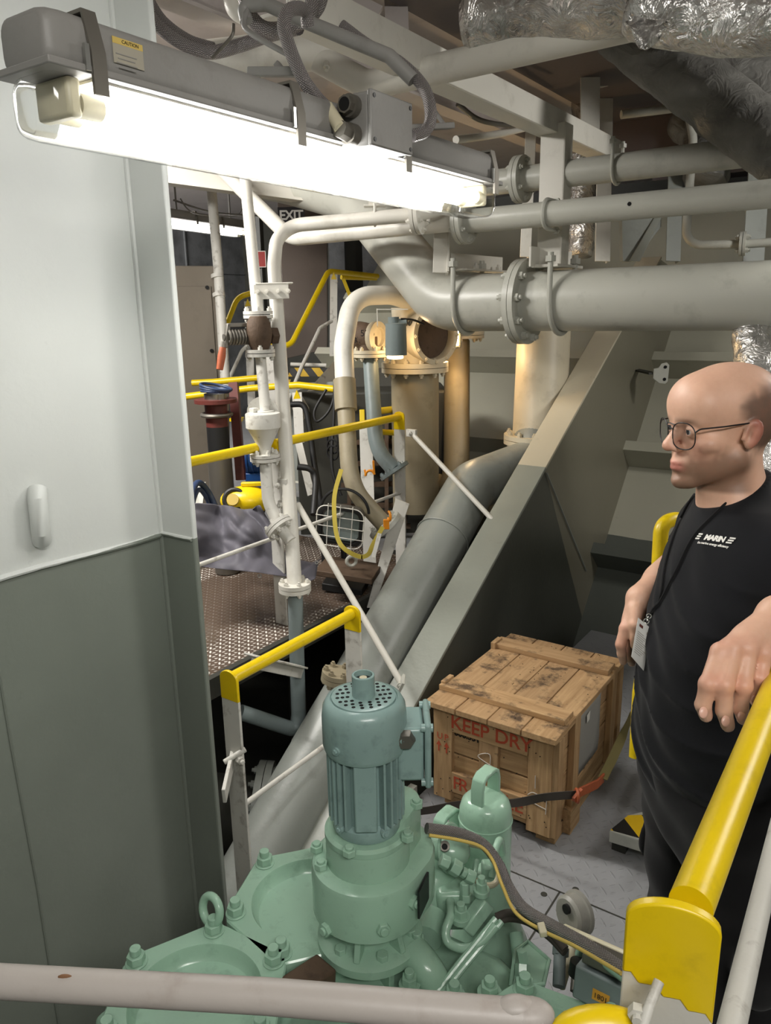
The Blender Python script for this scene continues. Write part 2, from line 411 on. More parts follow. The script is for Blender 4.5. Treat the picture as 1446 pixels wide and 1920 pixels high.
def flange(b, p, axis, r, t, nb, rb=None, bolt=.012, gap=.003, ph=0.0, n=36, both=True):
    """a bolted pair of flanges centred on p"""
    p = V(p); x, y, z = frame(axis); rb = rb or r*.82
    for k in (-1, 1): b.cyl(p + z*k*gap/2, p + z*k*(t + gap/2), r, n=n)
    for i in range(nb):
        a = 2*math.pi*(i + .5)/nb + ph; q = p + (x*math.cos(a) + y*math.sin(a))*rb
        for k in ((-1, 1) if both else (1,)): b.nut(q + z*k*(t + gap/2), z*k, bolt, bolt*1.1)
    return b
def ubolt(b, c, axis, up, R, r, leg):
    """U-bolt round a pipe, its legs pointing along up"""
    c, z, up = V(c), V(axis).normalized(), V(up).normalized(); s = up.cross(z).normalized(); pts = [c + s*R + up*leg]
    for i in range(17): a = math.pi*i/16; pts.append(c + (s*math.cos(a) - up*math.sin(a))*R)
    pts.append(c - s*R + up*leg); b.tube(pts, r, 10)
    for k in (-1, 1): b.nut(c + s*R*k + up*leg, up, r*2.0, r*2.0)
    return b
# =================================================================== STRUCTURE
two_tone('wall_two_tone', (208, 211, 207), (124, 130, 121), (0, 0, 1), 1.345)
b = MB()
b.box((-1.68, .28, 1.15), (.14, 2.05, 4.1))                        # casing plate
struct(b.build('wall_left', 'wall_two_tone'), 'tall steel casing wall, pale grey above and darker green grey below', 'wall')
b = MB(); b.box((-1.57, 1.287, 1.15), (.17, .016, 4.1))
struct(b.build('trim_1', 'wall_two_tone', bevel=.004), 'upright stiffener plate along the free edge of the casing wall', 'trim')
b = MB()                                                            # weld seams of the casing
b.tube([(-1.608, y, 1.345 + .006*math.sin(y*9)) for y in np.linspace(-.7, 1.28, 24)] , .007, 8)
b.tube([(-1.606, 1.277, 1.345), (-1.49, 1.277, 1.345)], .006, 8)
b.tube([(-1.608, 1.278, z) for z in np.linspace(-.6, 3.0, 12)], .007, 8)
b.tube([atx(-20, 1150, -1.61), atx(20, 1390, -1.61), atx(70, 1660, -1.61), atx(112, 1930, -1.61)], .004, 6)
struct(b.build('trim_2', 'wall_two_tone'), 'raised weld seams along the casing wall', 'trim')
b = MB(); b.tube([atx(70, 918, -1.604), atx(70, 935, -1.59), atx(77, 1000, -1.588), atx(78, 1014, -1.604)], .021, 14)
tag(b.build('lifting_lug', 'wall_two_tone', bevel=0), 'short rounded grey weld lug standing proud of the pale casing wall', 'lug')

# floors
b = MB(); b.slab([(-1.46, 1.3, 0), (1.6, 1.3, 0), (1.6, 4.3, 0), (-1.46, 4.3, 0)], (0, 0, -.012))
struct(b.build('floor', 'floor_plate'), 'grey chequer plate floor', 'floor')
b = MB()
jt = []
for a, c in (((-1.46, 2.12), (1.6, 2.12)), ((-.78, .9), (-.78, 2.12)), ((-.3, 2.12), (-.3, 4.3)), ((.2, 1.3), (.2, 2.12))):
    b.bar((*a, .0006), (*c, .0006), .006, .001)
for x, y in ((-.82, 2.08), (-.74, 2.16), (-.74, 2.08), (-.34, 2.16), (-.33, 2.08)): b.cyl((x, y, 0), (x, y, .0015), .011, n=14)
struct(b.build('trim_3', 'dark_steel'), 'dark joints and screws between the floor plates', 'trim')
b = MB(); b.box((-1.475, 1.8, .02), (.03, 1.0, .07))
struct(b.build('trim_4', 'pipe_grey'), 'light grey kerb along the edge of the floor plates', 'trim')
b = MB(); b.slab([(-9, -1, -.9), (2.5, -1, -.9), (2.5, 9, -.9), (-9, 9, -.9)], (0, 0, -.05))
struct(b.build('floor_lower', 'dark_steel'), 'dark tank top below the floor plates', 'floor')
# stepped landing with wet plate
pl = [atz(392, 1286, .465), atz(520, 1206, .465), atz(690, 1108, .465)]
b = MB(); b.slab([(-2.23, 1.2, .465), (-2.23, 3.75, .465), (-5.2, 3.75, .465), (-5.2, 1.2, .465)], (0, 0, -.02))
struct(b.build('floor_landing', 'wet_plate'), 'wet brown chequer plate landing with worn bright patches', 'floor')
b = MB(); b.box((-2.22, 2.45, .435), (.03, 2.6, .09)); b.box((-2.4, 3.75, .42), (.4, .03, .12))
for y in (1.7, 2.6, 3.5): b.box((-2.35, y, -.2), (.06, .06, 1.2))
struct(b.build('trim_5', 'dark_steel'), 'dark steel edge beam under the wet landing', 'trim')
# far deck
b = MB(); b.slab([(-9, 3.8, .45), (-2.55, 3.8, .45), (-2.55, 9, .45), (-9, 9, .45)], (0, 0, -.02))
struct(b.build('floor_deck', 'floor_plate'), 'grey chequer plate deck behind the landing', 'floor')

# walls far off
b = MB(); b.box((-8.0, 4.2, 1.3), (.1, 10, 4.6)); struct(b.build('wall_back', 'cladding'), 'dark metal clad bulkhead at the far end of the room', 'wall')
b = MB()
for z in (1.75, 2.45): b.box((-7.94, 5.2, z), (.03, 7, .01))
for y in np.arange(1.6, 9, 1.1): b.box((-7.94, y, 1.3), (.03, .012, 4))
b.box((-7.75, 4.9, 2.15), (.4, 2.6, .32))
struct(b.build('trim_6', 'cladding'), 'raised seams and ledge of the metal clad bulkhead', 'trim')
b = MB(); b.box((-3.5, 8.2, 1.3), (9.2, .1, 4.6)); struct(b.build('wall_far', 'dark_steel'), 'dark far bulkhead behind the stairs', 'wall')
b = MB(); b.box((1.9, 3.0, 1.3), (.1, 9, 4.6)); struct(b.build('wall_right', 'grey_paint'), 'grey bulkhead outside the right edge of view', 'wall')
b = MB(); b.box((-3, -1.1, 1.3), (10, .1, 4.6)); struct(b.build('wall_near', 'grey_paint'), 'grey bulkhead behind the photographer', 'wall')
# deckhead
b = MB(); b.slab([(-9, -1.2, 3.1), (2, -1.2, 3.1), (2, 9, 3.1), (-9, 9, 3.1)], (0, 0, .05)); struct(b.build('ceiling', 'ceiling_paint'), 'pale painted steel deckhead', 'ceiling')
b = MB()
b.box((-2.1, 2.0, 2.98), (.012, 6, .24)); b.box((-2.1, 2.0, 2.86), (.1, 6, .012))
b.box((-3.2, 2.0, 2.98), (.012, 6, .24)); b.box((-3.2, 2.0, 2.86), (.1, 6, .012))
b.box((-4.3, 3.0, 2.98), (.012, 6, .24)); b.box((-4.3, 3.0, 2.86), (.1, 6, .012))
struct(b.build('trim_7', 'ceiling_paint'), 'deckhead stiffeners above the strip lamp', 'trim')
b = MB(); b.box((.0, 5.6, 3.07), (3.7, 6.6, .04)); b.box((-.0, 5.3, 2.95), (3.7, .02, .25)); b.box((-.0, 6.3, 2.95), (3.7, .02, .25)); b.box((-.9, 4.4, 2.97), (.02, 4.0, .2))
struct(b.build('trim_8', 'shaded_ceiling'), 'deckhead panel and beams above and behind the pipes, coloured dark for shade', 'trim')
# transverse girder over the landing
g0, g1 = atz(200, 338, 2.52), atz(660, 408, 2.52)
g0, g1 = P(200, 300, 4.4), P(660, 362, 4.6)
b = MB(); b.bar(g0 + V((0, 0, .02)), g1 + V((0, 0, .02)), .02, .2); b.bar(g0 + V((0, 0, -.08)), g1 + V((0, 0, -.08)), .14, .015)
struct(b.build('trim_9', 'white_paint'), 'pale deckhead girder above the landing', 'trim')

# hull plating with longitudinals
H0, H1 = V((0, 4.15, -.25)), V((0, 6.05, 1.78)); hd = (H1 - H0).normalized(); hn = V((0, -hd.z, hd.y))   # hn points inboard and up
b = MB(); b.slab([(-4.6, H0.y, H0.z), (1.85, H0.y, H0.z), (1.85, H0.y + hd.y*4, H0.z + hd.z*4), (-4.6, H0.y + hd.y*4, H0.z + hd.z*4)], -hn*.03)
two_tone('hull_paint', (168, 166, 150), (84, 88, 82), tuple(V((.02, hd.y, hd.z))), 4.15*hd.y - .25*hd.z + .95, .5)
struct(b.build('wall_hull', 'hull_paint'), 'sloping hull plating, dark below and paler above', 'wall')
for k, (s_, w) in enumerate(((.74, .2), (1.52, .2), (2.28, .2), (2.95, .2))):
    c = H0 + hd*s_; b = MB()
    b.box(V((-1.4, c.y, c.z)) + hn*w/2, (6.4, .012, w), (1, 0, 0), tuple(hd), tuple(hn))
    b.box(V((-1.4, c.y, c.z)) + hn*w + hd*.03, (6.4, .075, .014), (1, 0, 0), tuple(hd), tuple(hn))
    tag(b.build('hull_stiffener', 'hull_paint', bevel=.002), ['lowest flanged stiffener along the sloping hull plating, level with the crate top', 'flanged hull stiffener just above the lowest one, behind the chest of the man', 'flanged hull stiffener crossing behind the cream pipe above its flange', 'topmost flanged hull stiffener, just under the large horizontal pipe'][k], 'stiffener', 'hull stiffeners')

# sloping web frame
two_tone('girder_paint', (196, 188, 166), (142, 146, 136), (0, .845, .535), 3.728*.845 + 1.096*.535, .36)
F0, F1 = V((-1.63, 1.55, -.215)), V((-1.63, 5.6, 2.23)); fd = (F1 - F0).normalized(); fn = V((0, -fd.z, fd.y))
root = thing('sloping_girder', F0, 'broad sloping steel girder, its flange cream above and grey below, left of the crate', 'girder')
b = MB(); b.box(lerp(F0, F1, .5), (.16, (F1 - F0).length, .016), (1, 0, 0), tuple(fd), tuple(fn)); b.build('flange_plate', 'girder_paint', root, bevel=.003)
two_tone('web_paint', (124, 120, 104), (74, 76, 68), (0, .845, .535), 3.728*.845 + 1.096*.535, .4)
b = MB(); b.slab([(-1.56, F0.y, F0.z - .01), (-1.56, F1.y, F1.z - .01), (-1.56, 6.4, 2.1), (-1.56, 4.15, -.25), (-1.56, 3.6, -.6), (-1.56, 1.55, -.6)], (-.014, 0, 0)); b.build('web_plate', 'web_paint', root, bevel=.002)
b = MB(); b.bar(V((-1.552, 3.74, 1.07)), V((-1.552, 4.42, .33)), .006, .008, (1, 0, 0)); b.build('weld_seam', 'grey_paint', root)
pe = thing('pad_eye', P(1240, 722, 5.0), 'small two-hole grey lug plate on the dark web behind the bald man', 'lug')
c = atx(1240, 700, -1.0); c = P(1242, 700, 4.85)
b = MB(); pts = []
for a in range(0, 181, 20): pts.append((.03*math.cos(math.radians(a)), .038 + .03*math.sin(math.radians(a))))
for a in range(180, 361, 20): pts.append((.03*math.cos(math.radians(a)), -.038 + .03*math.sin(math.radians(a))))
b.prism([(-.06, .02)] + [(-.06, -.02)][:0] + pts[:0] + [(-.06, -.03), (-.02, -.06), (.02, -.065), (.035, -.05), (.038, .05), (.02, .068), (-.012, .062), (-.03, .035), (-.06, .03)], c, _r, (0, 0, 1), .012); b.build('plate', 'pipe_grey', pe, bevel=.002)
b = MB()
for k in (-.036, .04): b.cyl(c + _r*.012 + V((0, 0, k)) - _fh*.0155, c + _r*.012 + V((0, 0, k)) + _fh*.004, .010)
b.build('hole', 'black_hole', pe)
b = MB(); b.bar(c - _r*.06, c - _r*.06 + _fh*1.3, .05, .012, (0, 0, 1)); b.build('bracket', 'dark_steel', pe)
# =================================================================== PIPES
def pipe(name, label, pts, r, mat, bend=None, group=None, cat='pipe', n=24, seg=8, extra=None):
    """a pipe thing: body plus optional parts [(part name, material, MB)]"""
    pts = [V(p) for p in pts]; lo = min(pts, key=lambda p: p.z)
    root = thing(name, lo, label, cat, group); b = MB(); b.tube(pts, r, n, bend, seg=seg); b.build('pipe_body', mat, root, smooth=50)
    for e in extra or []: e[2].build(e[0], e[1], root, **(e[3] if len(e) > 3 else {}))
    return root
X1 = V((1, 0, 0)); Y1 = V((0, 1, 0)); Z1 = V((0, 0, 1))
# --- large horizontal pipe
BY, BZ, BR = 3.554, 1.939, .138
e1 = P(832, 569, 3.97); e1 = V((e1.x, BY, BZ)); e2 = P(672, 372, 4.35); e3 = P(540, 338, 4.75); e4 = P(220, 282, 5.0)
fb = MB(); flange(fb, (-1.62, BY, BZ), X1, .2, .026, 10, .172, .019, ph=.2)
wb = MB(); d12 = (e2 - e1).normalized()
wb.torus(e1 - (X1 - d12*1).normalized()*.02, (d12 - X1).normalized().cross(V((0, 1, 0))).cross((0, 1, 0)) if 0 else (X1 + (-d12)).normalized(), BR*1.04, .005, 40, 8)
big = pipe('large_pipe', 'very large pale grey horizontal pipe with an elbow rising to the left', [(1.82, BY, BZ), e1, e2, e3, e4], BR, 'pipe_grey', .26, n=48, seg=10, extra=[('flange', 'pipe_grey', fb)])
b = MB(); ubolt(b, (-1.93, BY, BZ), X1, Z1, BR + .012, .0125, .17); tag(b.build('pipe_clamp', 'pipe_grey'), 'round-bar pipe clamp on the large pipe left of its flange', 'clamp', 'clamps on the large pipe')
b = MB(); ubolt(b, (-1.43, BY, BZ), X1, Z1, BR + .012, .0125, .17); tag(b.build('pipe_clamp', 'pipe_grey'), 'round-bar pipe clamp on the large pipe right of its flange', 'clamp', 'clamps on the large pipe')
# --- two parallel pipes above
LY, LZ, LR = 3.331, 2.301, .052
fb = MB(); flange(fb, (-1.83, LY, LZ), X1, .1, .02, 6, .08, .012)
q0 = V((-1.83, LY, LZ)); q1 = P(545, 447, 4.1); q2 = P(450, 352, 4.3); q3 = P(400, 300, 4.4)
rb = MB(); rb.tube([q0, lerp(q0, q1, .12), q1, q2, q3], [.04], 20, .2); hb = MB(); hb.cyl(V((-1.05, LY, LZ)) + V((.0, -LR - .001, .004)), V((-1.05, LY, LZ)) + V((0, -LR + .01, .004)), .008)
low = pipe('long_pipe', 'lower of the two long pale pipes above the large pipe, with a small dark hole', [(1.82, LY, LZ), q0], LR, 'pipe_grey', extra=[('flange', 'pipe_grey', fb), ('branch_pipe', 'white_paint', rb, dict(smooth=50)), ('hole', 'black_hole', hb)])
UY, UZ, UR = 3.577, 2.495, .058
fb = MB(); flange(fb, (-1.665, UY, UZ), X1, .105, .02, 6, .085, .012)
pipe('long_pipe', 'upper of the two long pale pipes, its flange just right of the lamp end', [(1.82, UY, UZ), (-2.05, UY, UZ)], UR, 'pipe_grey', extra=[('flange', 'pipe_grey', fb)])
for y, z, x, r, lb, sd in ((LY, LZ, -1.42, LR, 'clamp holding the lower long pipe to the hanging post', 1), (UY, UZ, -1.21, UR, 'clamp under the ceiling angle round the upper long pipe', 0)):
    b = MB(); ubolt(b, (x, y, z), X1, (0, 1, 0) if sd else (0, 0, 1), r + .008, .008, .09); tag(b.build('pipe_clamp', 'pipe_grey'), lb, 'clamp', 'clamps on the long pipes')
# --- small bore pipe at right
pts = [P(1165, 215, 4.2), P(1290, 200, 4.2), P(1300, 262, 4.2), P(1285, 460, 4.2), P(1390, 458, 4.1), P(1480, 452, 4.0)]
fb = MB(); c = P(1393, 457, 4.1); flange(fb, c, pts[5] - pts[4], .062, .014, 4, .048, .012)
pipe('small_bore_pipe', 'thin bent pale pipe with a small flange at the upper right', pts, .0225, 'pipe_grey', .09, extra=[('flange', 'pipe_grey', fb)])
# --- pipe under the foil duct at the top
pipe('overhead_pipe', 'white pipe slanting under the silver duct at the top', [P(560, 90, 2.7), P(690, 160, 2.65), P(1110, 62, 2.25), P(1330, 10, 2.05)], .046, 'white_paint', .1)
pipe('overhead_pipe', 'thick white pipe stub with a capped end above the strip lamp', [P(380, 118, 2.6), P(625, 88, 2.7)], .066, 'white_paint', extra=[('bolt', 'white_paint', MB().nut(P(612, 118, 2.62), (.3, -.4, -.8), .012, .02))])
b = MB(); b.tube([P(432, -30, 2.3), P(436, 20, 2.3), P(470, 38, 2.3)], .024, 14, .05); tag(b.build('overhead_pipe', 'white_paint'), 'short bent white conduit end at the top edge above the lamp', 'pipe')
# --- stand pipe
s0 = P(845, 352, 3.55); s1 = P(846, 385, 3.5); sf = P(783, 402, 3.5); sa = P(520, 425, 3.72); sb = P(514, 500, 3.6); sc = P(553, 1100, 3.33)
fl = MB(); flange(fl, sf, sf - lerp(sa, sb, 0), .088, .017, 6, .068, .012); fl2 = MB(); flange(fl2, sc, Z1, .07, .017, 6, .055, .010)
stand = pipe('stand_pipe', 'tall white pipe bending down from the right to a flange by the landing', [s0, s1, sf, sa, sb, sc], [.032], 'white_paint', .15, extra=[('flange', 'white_paint', fl), ('flange', 'white_paint', fl2)])
g0_ = sc + V((0, 0, -.02))
pipe('grey_drain_pipe', 'grey pipe below the landing flange, bending left into the dark', [g0_, P(560, 1340, 3.45), P(556, 1370, 3.45), P(450, 1335, 3.3)], .033, 'slate_pipe', .1)
# --- drain line with valve and tundish
u0 = P(452, 250, 3.55); u1 = P(484, 590, 3.45)
fl = MB(); flange(fl, u1, Z1, .066, .014, 4, .05, .011)
pipe('drain_pipe', 'white vertical pipe above the brown valve', [u0, u1], .026, 'white_paint', extra=[('flange', 'white_worn', fl)])
v0, v1 = u1 + V((0, 0, -.02)), P(488, 662, 3.43)
vr = thing('drain_valve', v1, 'brown valve with a coil spring and an orange hand lever', 'valve')
vc = lerp(v0, v1, .5); lv = (P(440, 632, 3.38) - vc); lv.z = 0; lv.normalize()
b = MB(); b.lathe(v1 + V((0, 0, .01)), Z1, [(.035, 0), (.05, .03), (.058, .075), (.052, .12), (.036, .15)], 24); 
sd = lv.cross(Z1); b.cyl(vc - lv*.05, vc - lv*.085 , .04, n=6); b.cyl(vc + sd*.03, vc + sd*.075, .036, n=16); b.cyl(vc, vc + lv*.06, .036)
b.build('valve_body', 'rusty', vr, bevel=.003)
b = MB()
for i in range(7): b.torus(vc + lv*(.062 + .014*i), lv, .03, .0065, 20, 8)
b.cyl(vc + lv*.05, vc + lv*.17, .014); b.build('spring', 'dull_steel', vr)
b = MB(); b.bar(vc + lv*.03 + V((0, 0, .05)), vc + lv*.15 + V((0, 0, .05)), .03, .018); b.bar(vc + lv*.145 + V((0, 0, .055)), vc + lv*.165 - V((0, 0, .045)), .03, .016, lv); b.build('bracket', 'dull_steel', vr, bevel=.003)
h0 = vc + lv*.17 + V((0, 0, -.02)); h1 = P(412, 693, 3.36)
b = MB(); b.tube([h0, lerp(h0, h1, .25)], .011, 10); b.build('lever', 'dull_steel', vr)
b = MB(); b.tube([lerp(h0, h1, .2), lerp(h0, h1, .5), h1], [.014, .018, .015], 12); b.build('handle', 'orange_handle', vr)
fl = MB(); flange(fl, v1, Z1, .066, .014, 4, .05, .011)
w1 = P(498, 772, 3.4); pipe('drain_pipe', 'short stained white pipe between the brown valve and the tundish', [v1, w1], [.024], 'white_worn', extra=[('flange', 'white_worn', fl)])
tn = P(497, 852, 3.4); tr = thing('tundish', tn, 'white funnel-shaped tundish with a hinged half lid', 'funnel')
hh = w1.z - tn.z; b = MB(); b.lathe(tn, Z1, [(.026, 0), (.03, hh*.2), (.068, hh*.62), (.076, hh*.66), (.076, hh*.98), (.074, hh), (.0, hh)], 40, False, True); b.build('funnel', 'white_worn', tr, smooth=30)
b = MB(); tl = w1 + V((0, 0, -.005)); pts = [(.07*math.cos(a), .07*math.sin(a)) for a in np.linspace(0, math.pi, 14)]; b.prism(pts, tl + _fh*.02 - _r*.015, _r, V((0, 0, 1)), .006); b.build('lid', 'white_worn', tr)
b = MB(); b.box(tl - _r*.05 + V((0, 0, .012)) - _fh*.01, (.03, .03, .024)); b.cyl(tl + V((0, 0, .0)), tl + V((0, 0, .012)), .04, n=20); b.build('hinge', 'white_worn', tr, bevel=.004)
t2 = P(497, 857, 3.4); fl = MB(); flange(fl, t2, Z1, .066, .014, 6, .05, .011)
t5 = P(524, 988, 3.36); jn = P(546, 1015, 3.34); ang = (jn - t5).normalized(); fl2 = MB(); flange(fl2, t5, ang, .066, .014, 6, .05, .011)
pipe('drain_pipe', 'white swan-neck pipe under the tundish joining the stand pipe', [t2, P(503, 940, 3.38), t5, jn], [.0265], 'white_worn', .16, extra=[('flange', 'white_worn', fl), ('flange', 'white_worn', fl2)])
kb = thing('pipe_bracket', P(515, 550, 3.5), 'bolted white angle bracket tying the two white pipes', 'bracket')
ka, kc = P(478, 533, 3.47), P(548, 531, 3.5); dx = (kc - ka).normalized()
b = MB(); b.bar(ka, kc, .10, .007); b.bar(ka - V((0, 0, .035)) - _fh*.045 , kc - V((0, 0, .035)) - _fh*.045 - dx*.012, .007, .065); b.build('angle', 'white_paint', kb, bevel=.002)
b = MB()
for t in (.12, .36, .66, .92): b.nut(lerp(ka, kc, t) - V((0, 0, .035)) - _fh*.05, -_fh, .011, .012)
b.build('bolt', 'white_paint', kb)
# --- thin far pipe
pipe('conduit_pipe', 'thin white vertical conduit between the tall cabinet and the drain pipe', [P(397, 360, 5.6), P(409, 500, 5.6), P(424, 740, 5.6)], .036, 'white_worn', extra=[('coupling', 'white_worn', MB().cyl(P(407, 515, 5.6), P(408, 522, 5.6), .046)), ('coupling', 'white_worn', MB().cyl(P(410, 550, 5.6), P(411, 557, 5.6), .046))])
# --- arch pipe
a0 = P(800, 575, 4.6); a1 = P(662, 540, 4.25); a2 = P(644, 640, 4.15); a3 = P(648, 740, 4.12)
pipe('arch_pipe', 'white arched pipe turning down behind the large pipe elbow', [a0, P(735, 553, 4.4), P(660, 555, 4.25), P(644, 650, 4.15), a3], .053, 'white_paint', .30, seg=12)
b = MB(); b.cyl(P(646, 712, 4.13), P(649, 769, 4.11), .060, n=32); tag(b.build('pipe_coupling', 'tan_pipe'), 'tan rubber coupling under the white arched pipe', 'coupling')
fl = MB(); c = P(722, 985, 4.1); dr = (P(722, 985, 4.1) - P(680, 940, 4.06)).normalized(); fl.cyl(c - dr*.01, c + dr*.012, .1, n=30)
for i in range(6): a = i*math.pi/3; x, y, z = frame(dr); fl.nut(c - dr*.01 + (x*math.cos(a) + y*math.sin(a))*.08, -dr, .014, .012)
pipe('tan_drain_pipe', 'tan pipe below the coupling curving down to a flange behind the rails', [P(649, 769, 4.11), P(655, 880, 4.06), P(668, 925, 4.05), c], .047, 'tan_pipe', .35, seg=12, extra=[('flange', 'pipe_grey', fl)])
# --- smaller flanged pipe with sight valve
fl = MB(); c0 = P(694, 663, 4.45); flange(fl, c0, Z1, .1, .018, 6, .08, .012)
c1 = P(738, 880, 4.35); d1 = (c1 - P(712, 840, 4.35)).normalized(); fl2 = MB(); fl2.cyl(c1, c1 + d1*.02, .092, n=30)
for i in range(6): a = i*math.pi/3; x, y, z = frame(d1); fl2.nut(c1 + (x*math.cos(a) + y*math.sin(a))*.072, -d1, .013, .012)
pipe('blue_grey_pipe', 'slim blue-grey pipe curving to a tilted flange left of the valve pipe', [c0, P(704, 820, 4.38), P(712, 850, 4.36), c1], .044, 'slate_pipe', .28, seg=12, extra=[('flange', 'cream_paint', fl), ('flange', 'slate_pipe', fl2)])
sv = thing('check_valve', c0, 'dark cast check valve with a bright round end, on the slim pipe', 'valve')
vd = (P(716, 632, 4.4) - P(668, 630, 4.5)).normalized(); vb = P(690, 631, 4.45)
b = MB(); b.lathe(vb - vd*.09, vd, [(.0, 0), (.075, .0), (.085, .03), (.078, .08), (.07, .13)], 32); b.cyl(vb - V((0, 0, .09)), vb, .06); b.build('valve_body', 'rusty', sv)
b = MB(); b.lathe(vb + vd*.04, vd, [(.07, 0), (.085, .0), (.088, .035), (.055, .04), (.052, .02), (.0, .018)], 32); b.build('end_ring', 'cream_paint', sv)
text('lettering', '5K6', .05, vb + V((0, 0, .02)) - _fh*.088 + vd*.0, _r, Z1, 'letter_black', sv); text('lettering', 'BY1', .05, vb - V((0, 0, .02)) - _fh*.089 - vd*.06, _r, Z1, 'letter_black', sv)
# --- big valve
f0 = P(778, 688, 4.7); fl = MB(); flange(fl, f0, Z1, .204, .028, 12, .176, .0155)
pipe('valve_pipe', 'thick tan-grey upright pipe under the big cast valve', [f0, V((f0.x, f0.y, P(783, 990, 4.5).z))], .146, 'tan_pipe', n=40, extra=[('flange', 'cream_paint', fl)])
bv = thing('storm_valve', f0, 'large cream cast valve with an open round side, on the thick upright pipe', 'valve')
ob = P(838, 645, 4.33); od = (P(828, 640, 4.50) - P(775, 628, 4.7)); od.z = 0; od.normalize(); bc = f0 + V((0, 0, .19))
b = MB(); b.lathe(f0 + V((0, 0, .02)), Z1, [(.14, 0), (.135, .05), (.15, .12), (.15, .2), (.135, .27), (.14, .33)], 40); b.lathe(bc, od, [(.13, -.12), (.15, 0), (.15, .16), (.165, .165), (.168, .205), (.14, .206), (.135, .15), (.0, .13)], 40); b.build('valve_body', 'cream_paint', bv)
b = MB(); b.lathe(bc + od*.14, od, [(.0, .0), (.134, .0), (.134, .012), (.0, .013)], 36); b.build('clack_plate', 'rusty', bv)
b = MB()
for i in range(12):
    a = i*math.pi/6; x, y, z = frame(od); b.nut(bc + od*.205 + (x*math.cos(a) + y*math.sin(a))*.154, od, .011, .010)
b.build('bolt', 'cream_paint', bv)
tx = P(778, 612, 4.2); ln_ = Z1.cross(od).normalized(); ln_ = -ln_ if ln_.dot(_fh) > 0 else ln_
for s_, zz in (('Q250', .075), ('FO', .005)): text('lettering', s_, .062, bc + od*.075 + ln_*(.152*math.sqrt(max(.05, 1 - (zz/.16)**2)) + .002) + V((0, 0, zz)), od, (Z1*math.sqrt(1 - (zz/.17)**2) - ln_*zz/.17), 'dark_steel', bv, .003)
# grey bell-shaped solenoid lamp before the valve
sl = thing('shaded_lamp', P(743, 668, 4.15), 'grey cylindrical lamp shade hanging from a small bracket before the cream valve', 'lamp')
k = P(741, 632, 4.15)
b = MB(); b.lathe(P(743, 666, 4.15), Z1, [(.0, 0), (.058, .0), (.058, .05), (.055, .165), (.05, .168), (.0, .169)], 32); b.build('shade', 'slate_pipe', sl)
b = MB(); t_ = P(738, 605, 4.15); b.cyl(t_ - V((0, 0, .02)), t_ + V((0, 0, .03)), .03); b.cyl(t_ - _r*.02, t_ + _r*.07, .016); b.cyl(t_ + _r*.03 - V((0, 0, .03)), t_ + _r*.03 + V((0, 0, .02)), .012); b.build('fitting', 'slate_pipe', sl)
b = MB(); b.bar(P(707, 580, 4.15), P(765, 580, 4.15), .06, .005); b.bar(P(707, 580, 4.15), P(708, 612, 4.15), .03, .005, _r); b.build('bracket', 'white_paint', sl)
b = MB(); b.tube(spline([P(752, 598, 4.14), P(775, 600, 4.16), P(795, 608, 4.2)]), .006, 8); b.build('cable', 'black_rubber', sl)
b = MB(); b.cyl(P(741, 668, 4.17), P(741, 671, 4.17), .045, n=24); b.build('lamp_glass', 'warm_glow', sl)
l = bpy.data.lights.new('shaded_lamp_light', 'POINT'); l.energy = 1.5; l.color = (1, .66, .32); l.shadow_soft_size = .03
o = bpy.data.objects.new('shaded_lamp_light', l); COL.objects.link(o); o.location = P(748, 655, 4.33)
# warm flood lamp behind the valve
wf = thing('work_lamp', P(845, 660, 4.75), 'small glowing warm work lamp between the cream valve and the dark pipe', 'lamp')
wl = P(845, 634, 4.72)
b = MB(); b.box(wl + _fh*.05, (.13, .10, .12), tuple(_r), tuple(_fh)); b.build('housing', 'dark_steel', wf, bevel=.006)
b = MB(); b.box(wl - _fh*.004, (.095, .012, .09), tuple(_r), tuple(_fh)); b.build('lamp_glass', 'warm_flood', wf)
l = bpy.data.lights.new('work_lamp_light', 'AREA'); l.energy = 9; l.color = (1, .66, .32); l.size = .10; l.size_y = .1; l.shape = 'RECTANGLE'
o = bpy.data.objects.new('work_lamp_light', l); COL.objects.link(o); o.location = wl - _fh*.02; o.rotation_euler = (V((-.55, -.6, -.12))).to_track_quat('-Z', 'Y').to_euler()
l = bpy.data.lights.new('work_lamp_glow', 'POINT'); l.energy = 5; l.color = (1, .66, .32); l.shadow_soft_size = .03
o = bpy.data.objects.new('work_lamp_glow', l); COL.objects.link(o); o.location = wl - _fh*.06 + V((0, 0, .02))
# --- dark pipe to the right of the valve
fl = MB(); c = P(826, 912, 5.1); pd = V((-.6, -.4, -.2)).normalized(); fl.cyl(c, c + pd*.03, .12, n=30)
pipe('brown_grey_pipe', 'dim brown-grey upright pipe right of the cream valve with a sharp bottom elbow', [P(857, 640, 5.05), P(856, 870, 4.95), P(850, 915, 4.95), c], .084, 'tan_pipe', .12, extra=[('flange', 'dark_steel', fl)])
b = MB(); flange(b, P(868, 628, 5.05), Z1, .14, .02, 8, .115, .013); tag(b.build('pipe_flange', 'cream_paint'), 'cream bolted flange on top of the dim brown-grey pipe', 'flange')
